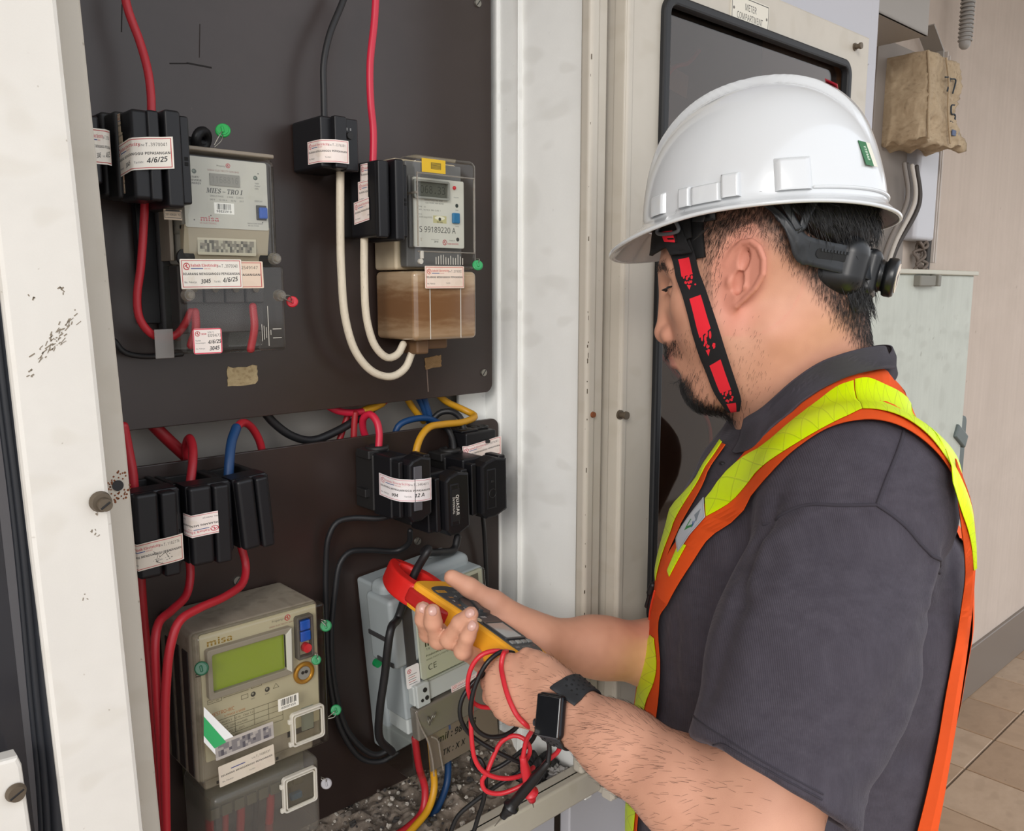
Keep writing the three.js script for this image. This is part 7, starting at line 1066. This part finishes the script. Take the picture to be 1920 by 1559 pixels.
// ---------- test leads ----------
const lead = (name, label, mat, r, segs) => { const all = segs.map((s) => s.map((q) => (q.isVector3 ? q : P(...q)))), o = thing(name, label, 'test lead', all[0][0]); all.forEach((s) => part('lead', tube(s.map((p) => p.clone().sub(o.position)), r), mat, o)); return o; };
const onHand = (a, b) => { const q = hit(a, b, armL); return q.addScaledVector(grad(armL, q), 0.0028); };
M.leadRed = std(lin(0.62, 0.022, 0.035), 0.38); M.leadBlack = std(0x17181a, 0.36);
const probe = (o, a, b, c, mat, tip) => { // a: cable end, b: finger guard, c: tip of the metal pin
  const d = b.clone().sub(a), L = d.length(), q = new THREE.Quaternion().setFromUnitVectors(V(0, 1, 0), d.clone().normalize()), place = (g) => g.applyMatrix4(new THREE.Matrix4().compose(a.clone().sub(o.position), q, V(1, 1, 1)));
  const lathe = (l, n = 24) => place(new THREE.LatheGeometry(l.map(([r, h]) => new THREE.Vector2(r, h)), n));
  part('probe_handle', lathe([[0.0001, 0], [0.0034, 0], [0.0038, L * 0.12], [0.0052, L * 0.30], [0.0054, L * 0.80], [0.0058, L * 0.86], [0.0082, L * 0.88], [0.0084, L * 0.91], [0.0064, L * 0.93], [0.0060, L * 0.99], [0.0044, L * 1.05], [0.0040, L * 1.11], [0.0001, L * 1.11]]), mat, o, 'probe handle with finger guard');
  part('probe_pin', place(at(cyl(0.0004, 0.0010, tip), 0, L * 1.11 + tip / 2, 0)), M.steel, o, 'metal probe pin');
};
{
  const R = lead('test_lead', 'red test lead looped several times from the clamp meter, red probe hanging', M.leadRed, 0.0024, [
    [[958, 1226, 0.858], [930, 1221, 0.850], [904, 1228, 0.846], [886, 1248, 0.846], [877, 1282, 0.850], [883, 1312, 0.858], [899, 1325, 0.866], [924, 1327, 0.872], [952, 1319, 0.872]],
    [[900, 1262, 0.862], [890, 1290, 0.856], [884, 1325, 0.852], [885, 1394, 0.854], [892, 1428, 0.858], [908, 1449, 0.862], [940, 1460, 0.868], [975, 1456, 0.876], [1000, 1440, 0.884]],
    [[912, 1452, 0.866], [924, 1422, 0.868], [941, 1391, 0.868], [966, 1380, 0.866], [987, 1390, 0.864], [994, 1408, 0.866], [986, 1428, 0.870]],
    [[914, 1450, 0.864], [904, 1464, 0.866], [909, 1482, 0.868], [934, 1489, 0.872], [966, 1480, 0.874], [996, 1462, 0.874], [1024, 1430, 0.872], [1049, 1404, 0.868], [1033, 1380, 0.862], [1010, 1356, 0.850]],
    [[950, 1222, 0.846], [944, 1226, 0.828], ...[[942, 1250], [946, 1275], [953, 1300], [962, 1322], [974, 1342], [988, 1356]].map((q) => onHand(...q)), [998, 1368, 0.818], [986, 1392, 0.846], [980, 1424, 0.850]]]);
  probe(R, P(980, 1420, 0.850), P(996, 1494, 0.872), null, M.leadRed, 0.010);
  const K = lead('test_lead', 'black test lead looped several times from the clamp meter, black probe hanging', M.leadBlack, 0.0024, [
    [[962, 1225, 0.856], [940, 1223, 0.848], [916, 1240, 0.842], [898, 1270, 0.842], [885, 1308, 0.844], [883, 1344, 0.848], [894, 1369, 0.854], [916, 1382, 0.860], [944, 1380, 0.866], [966, 1367, 0.872], [982, 1346, 0.876]],
    [[936, 1257, 0.872], [910, 1264, 0.862], [886, 1282, 0.856], [866, 1312, 0.854], [863, 1344, 0.856], [880, 1376, 0.862], [922, 1405, 0.868], [960, 1424, 0.874], [986, 1438, 0.878], [974, 1449, 0.880], [934, 1473, 0.884], [888, 1505, 0.890], [858, 1532, 0.894], [842, 1570, 0.898]],
    [[1010, 1356, 0.862], [998, 1388, 0.876], [968, 1417, 0.884], [926, 1443, 0.886], [900, 1446, 0.884], [885, 1432, 0.880], [888, 1420, 0.876], [900, 1424, 0.872], [910, 1448, 0.872], [908, 1495, 0.878], [896, 1535, 0.884], [884, 1575, 0.888]],
    [[1014, 1354, 0.836], [1022, 1372, 0.842], [1030, 1400, 0.846], [1027, 1436, 0.846]]]);
  probe(K, P(1028, 1430, 0.846), P(951, 1522, 0.872), null, M.leadBlack, 0.016);
}

{ // the cable that runs through the open jaw
  const H = fromClamp(0.030, 0.031, -0.013), pts = [W(858, 1008, 0.055), W(852, 1030, 0.058), W(826, 1036, 0.066), W(795, 1036, 0.080), H.clone().addScaledVector(CN, 0.040).addScaledVector(CU, -0.004), H.clone().addScaledVector(CN, 0.014), H.clone().addScaledVector(CN, -0.016), H.clone().addScaledVector(CN, -0.050).addScaledVector(CV, 0.004), W(733, 1180, 0.112), W(721, 1270, 0.102), W(712, 1335, 0.090), W(712, 1385, 0.070), W(735, 1410, 0.055)];
  const o = part('cable', tube(pts.map((p) => p.clone().sub(pts[0])), 0.0049), PVC.black); o.position.copy(pts[0]); tag(o, 'thick black cable running through the open jaw of the clamp meter', 'cable');
}

// ---------- on the wall behind ----------
{
  T.kraft = mottled(256, [174, 154, 126], 12, { f: 7, blotch: 0.4, blotchColor: [140, 120, 94], specks: 50, alpha: 0.4 });
  const c = V(2.445, 2.042, -0.150), g = thing('wrapped_box', 'wall box wrapped in crumpled brown paper, numbers scrawled on it', 'wrapped box', c);
  const q = mergeVertices(new THREE.BoxGeometry(0.205, 0.270, 0.118, 26, 34, 14).deleteAttribute('normal').deleteAttribute('uv'), 1e-5), p = q.attributes.position;
  for (let i = 0; i < p.count; i++) { let x = p.getX(i), y = p.getY(i), z = p.getZ(i); const t = clamp((0.135 - y) / 0.27), fl = 1 + 0.10 * t * t; const n = 0.010 * noise(x * 9, y * 7, z * 9) * (0.4 + t) + 0.006 * Math.abs(noise(x * 22, y * 10, z * 22)) * t + 0.003 * noise(x * 50, y * 50, z * 50); if (z > -0.05) { x = x * fl + n * Math.sign(x) * (Math.abs(x) > 0.09 ? 1 : 0); z = z + n * 1.3 + 0.01 * t; } if (y < -0.13) y += 0.016 * noise(x * 18, 0, z * 18) - 0.004; p.setXYZ(i, x, y, z); }
  q.computeVertexNormals(); const paper = std(0xffffff, 0.85, { map: rep(T.kraft, 4), side: THREE.DoubleSide });
  const qq = metric(q); g.scale.set(1, 0.83, 1); part('paper_wrap', qq, paper, g, 'crumpled brown paper cover');
  const ink = std(0x2f3a44, 0.8); const stroke = (l, r = 0.0022) => tube(l.map(([x, y]) => V(x, y, 0.062 + 0.012 * clamp((0.135 - y) / 0.27) + 0.004)), r, false, 24, 6);
  part('scrawl', [stroke([[-0.01, 0.07], [0.02, 0.072], [0.005, 0.03]]), stroke([[0.03, 0.072], [0.06, 0.074], [0.042, 0.03]]), stroke([[0.055, -0.005], [0.035, -0.01], [0.035, -0.035], [0.06, -0.035], [0.055, -0.06], [0.03, -0.06]])], ink, g, 'scrawled digits'); part('blue_patch', at(box(0.045, 0.018, 0.004, 0.001), 0.055, -0.095, 0.080), std(0x5d6a86, 0.8), g);
  part('paper_fold', [tube([V(-0.102, 0.13, 0.058), V(-0.100, 0.04, 0.066), V(-0.108, -0.05, 0.072), V(-0.112, -0.13, 0.078)], 0.004, false, 30, 6), tube([V(0.0, 0.13, 0.064), V(0.012, 0.06, 0.070), V(0.006, -0.03, 0.076), V(0.02, -0.13, 0.082)], 0.003, false, 30, 6)], paper, g);
  tag(part('backing_board', span(2.29, 2.52, 1.60, 2.20, WALL_Z, WALL_Z + 0.012, 0.002), std(0x8b837c, 0.7)), 'brownish grey backing board on the wall behind the wrapped box', 'board');
  const tray = thing('cable_tray', 'grey steel cable tray crossing the top of the wall', 'cable tray', [2.1, 2.20, -0.12]); const tp = onG(tray), steelG = std(0x9b9690, 0.5, { metalness: 0.2 });
  tp('channel', [span(1.55, 2.257, 2.165, 2.171, -0.20, -0.06, 0.001), span(1.55, 2.257, 2.165, 2.275, -0.066, -0.060, 0.001)], steelG, 'bent steel channel'); tp('end_bend', [at(box(0.10, 0.005, 0.05, 0.001), 2.560, 2.235, -0.178, 0, 0, -0.62), at(box(0.005, 0.09, 0.05, 0.001), 2.600, 2.165, -0.178, 0, 0, 0.12)], steelG);
  const tr = thing('trunking', 'narrow pale metal trunking running down the wall right of the wrapped box', 'trunking', [2.68, 1.62, WALL_Z]); const tq = onG(tr); tq('channel', [span(2.655, 2.715, 1.625, 2.22, WALL_Z, WALL_Z + 0.004, 0.001), span(2.655, 2.660, 1.625, 2.22, WALL_Z, WALL_Z + 0.045, 0.001), span(2.708, 2.7145, 1.625, 2.22, WALL_Z, WALL_Z + 0.030, 0.001)], std(0xb5aca4, 0.5)); for (const y of [1.70, 1.95]) tq('screw', at(cylZ(0.004, 0.004, 0.004), 2.700, y, WALL_Z + 0.006), M.oldSteel);
  tag(part('conduit', span(2.505, 2.640, 1.685, 1.945, WALL_Z, WALL_Z + 0.05, 0.012), std(0xb3b3b8, 0.35)), 'pale grey plastic conduit piece below the wrapped box', 'conduit');
  const fl = [tube([V(2.73, 2.25, -0.15), V(2.735, 2.35, -0.15), V(2.73, 2.6, -0.15)], 0.016)]; for (let k = 0; k < 26; k++) fl.push(at(new THREE.TorusGeometry(0.0175, 0.0032, 6, 16), 2.732, 2.26 + k * 0.0115, -0.15, Math.PI / 2)); tag(part('flexible_conduit', fl, std(0x9d9a96, 0.5)), 'ribbed grey flexible conduit at the top of the wall', 'conduit');
  const wires = [[2.38, 2.36, 0.3, 0x77706a], [2.40, 2.37, 0.28, 0x4a4440], [2.43, 2.40, 0.30, 0xb8b2aa], [2.46, 2.41, 0.32, 0x3c3734]]; wires.forEach(([x0, x1, h, col], k) => { const b = V(x0, 1.88, -0.15), o = part('cable', tube([V(0, 0, 0), V(0.01, -h * 0.3, 0.01), V(x1 - x0, -h * 0.7, -0.02), V(x1 - x0 - 0.01, -h, -0.04)], 0.006), std(col, 0.6)); o.position.copy(b); tag(o, ['brownish', 'dark brown', 'pale grey', 'near-black'][k] + ' old cable hanging out of the wrapped box', 'cable'); });
  const knot = []; for (let k = 0; k < 6; k++) knot.push(tube(Array.from({ length: 6 }, (_, i) => V(2.60 + (rnd() - 0.5) * 0.05, 1.685 - i * 0.016, -0.18 + (rnd() - 0.5) * 0.03)), 0.0045, false, 24, 6)); tag(part('wire_bundle', knot, std(0x6b6058, 0.8)), 'tangled wire bundle under the pale conduit', 'wires', null, 'stuff'); tag(part('cable', tube([V(2.655, 1.76, -0.18), V(2.652, 1.70, -0.18), V(2.648, 1.60, -0.18)], 0.008), std(0x33302e, 0.6)), 'short black cable beside the tangled wires', 'cable');
  const pb = thing('distribution_box', 'pale green-grey steel distribution box on the wall behind the man', 'electric box', [2.45, 0.93, WALL_Z]), b = onG(pb); T.pale = mottled(256, [178, 182, 172], 6, { f: 4, blotch: 0.35, blotchColor: [158, 160, 150], specks: 30, alpha: 0.4, streak: 0.4 });
  b('housing', span(2.02, 2.905, 0.93, 1.590, WALL_Z, WALL_Z + 0.075, 0.006), std(0xffffff, 0.5, { map: rep(T.pale, 1.5) }), 'steel housing'); b('lid', span(2.01, 2.915, 1.588, 1.602, WALL_Z, WALL_Z + 0.085, 0.004), std(0xb9b6a8, 0.5), 'top edge'); b('latch', [span(2.455, 2.56, 1.555, 1.585, WALL_Z + 0.07, WALL_Z + 0.095, 0.004), span(2.565, 2.585, 1.555, 1.588, WALL_Z + 0.07, WALL_Z + 0.10, 0.003)], std(0x77756c, 0.6), 'dull latch');
  b('handle', at((() => { const s = roundRect(0.085, 0.20, 0.02); s.holes.push(roundRect(0.040, 0.060, 0.012, 0.002, 0.03)); return new THREE.ExtrudeGeometry(s, { depth: 0.02, bevelEnabled: true, bevelThickness: 0.004, bevelSize: 0.004, bevelSegments: 2 }); })(), 2.955, 1.03, WALL_Z + 0.03), std(0x56605e, 0.5), 'dark metal handle'); b('handle_arm', at(box(0.10, 0.045, 0.02, 0.006), 2.885, 1.08, WALL_Z + 0.075, 0, 0, -0.5), std(0x56605e, 0.5));
}

renderer.render(scene, camera);
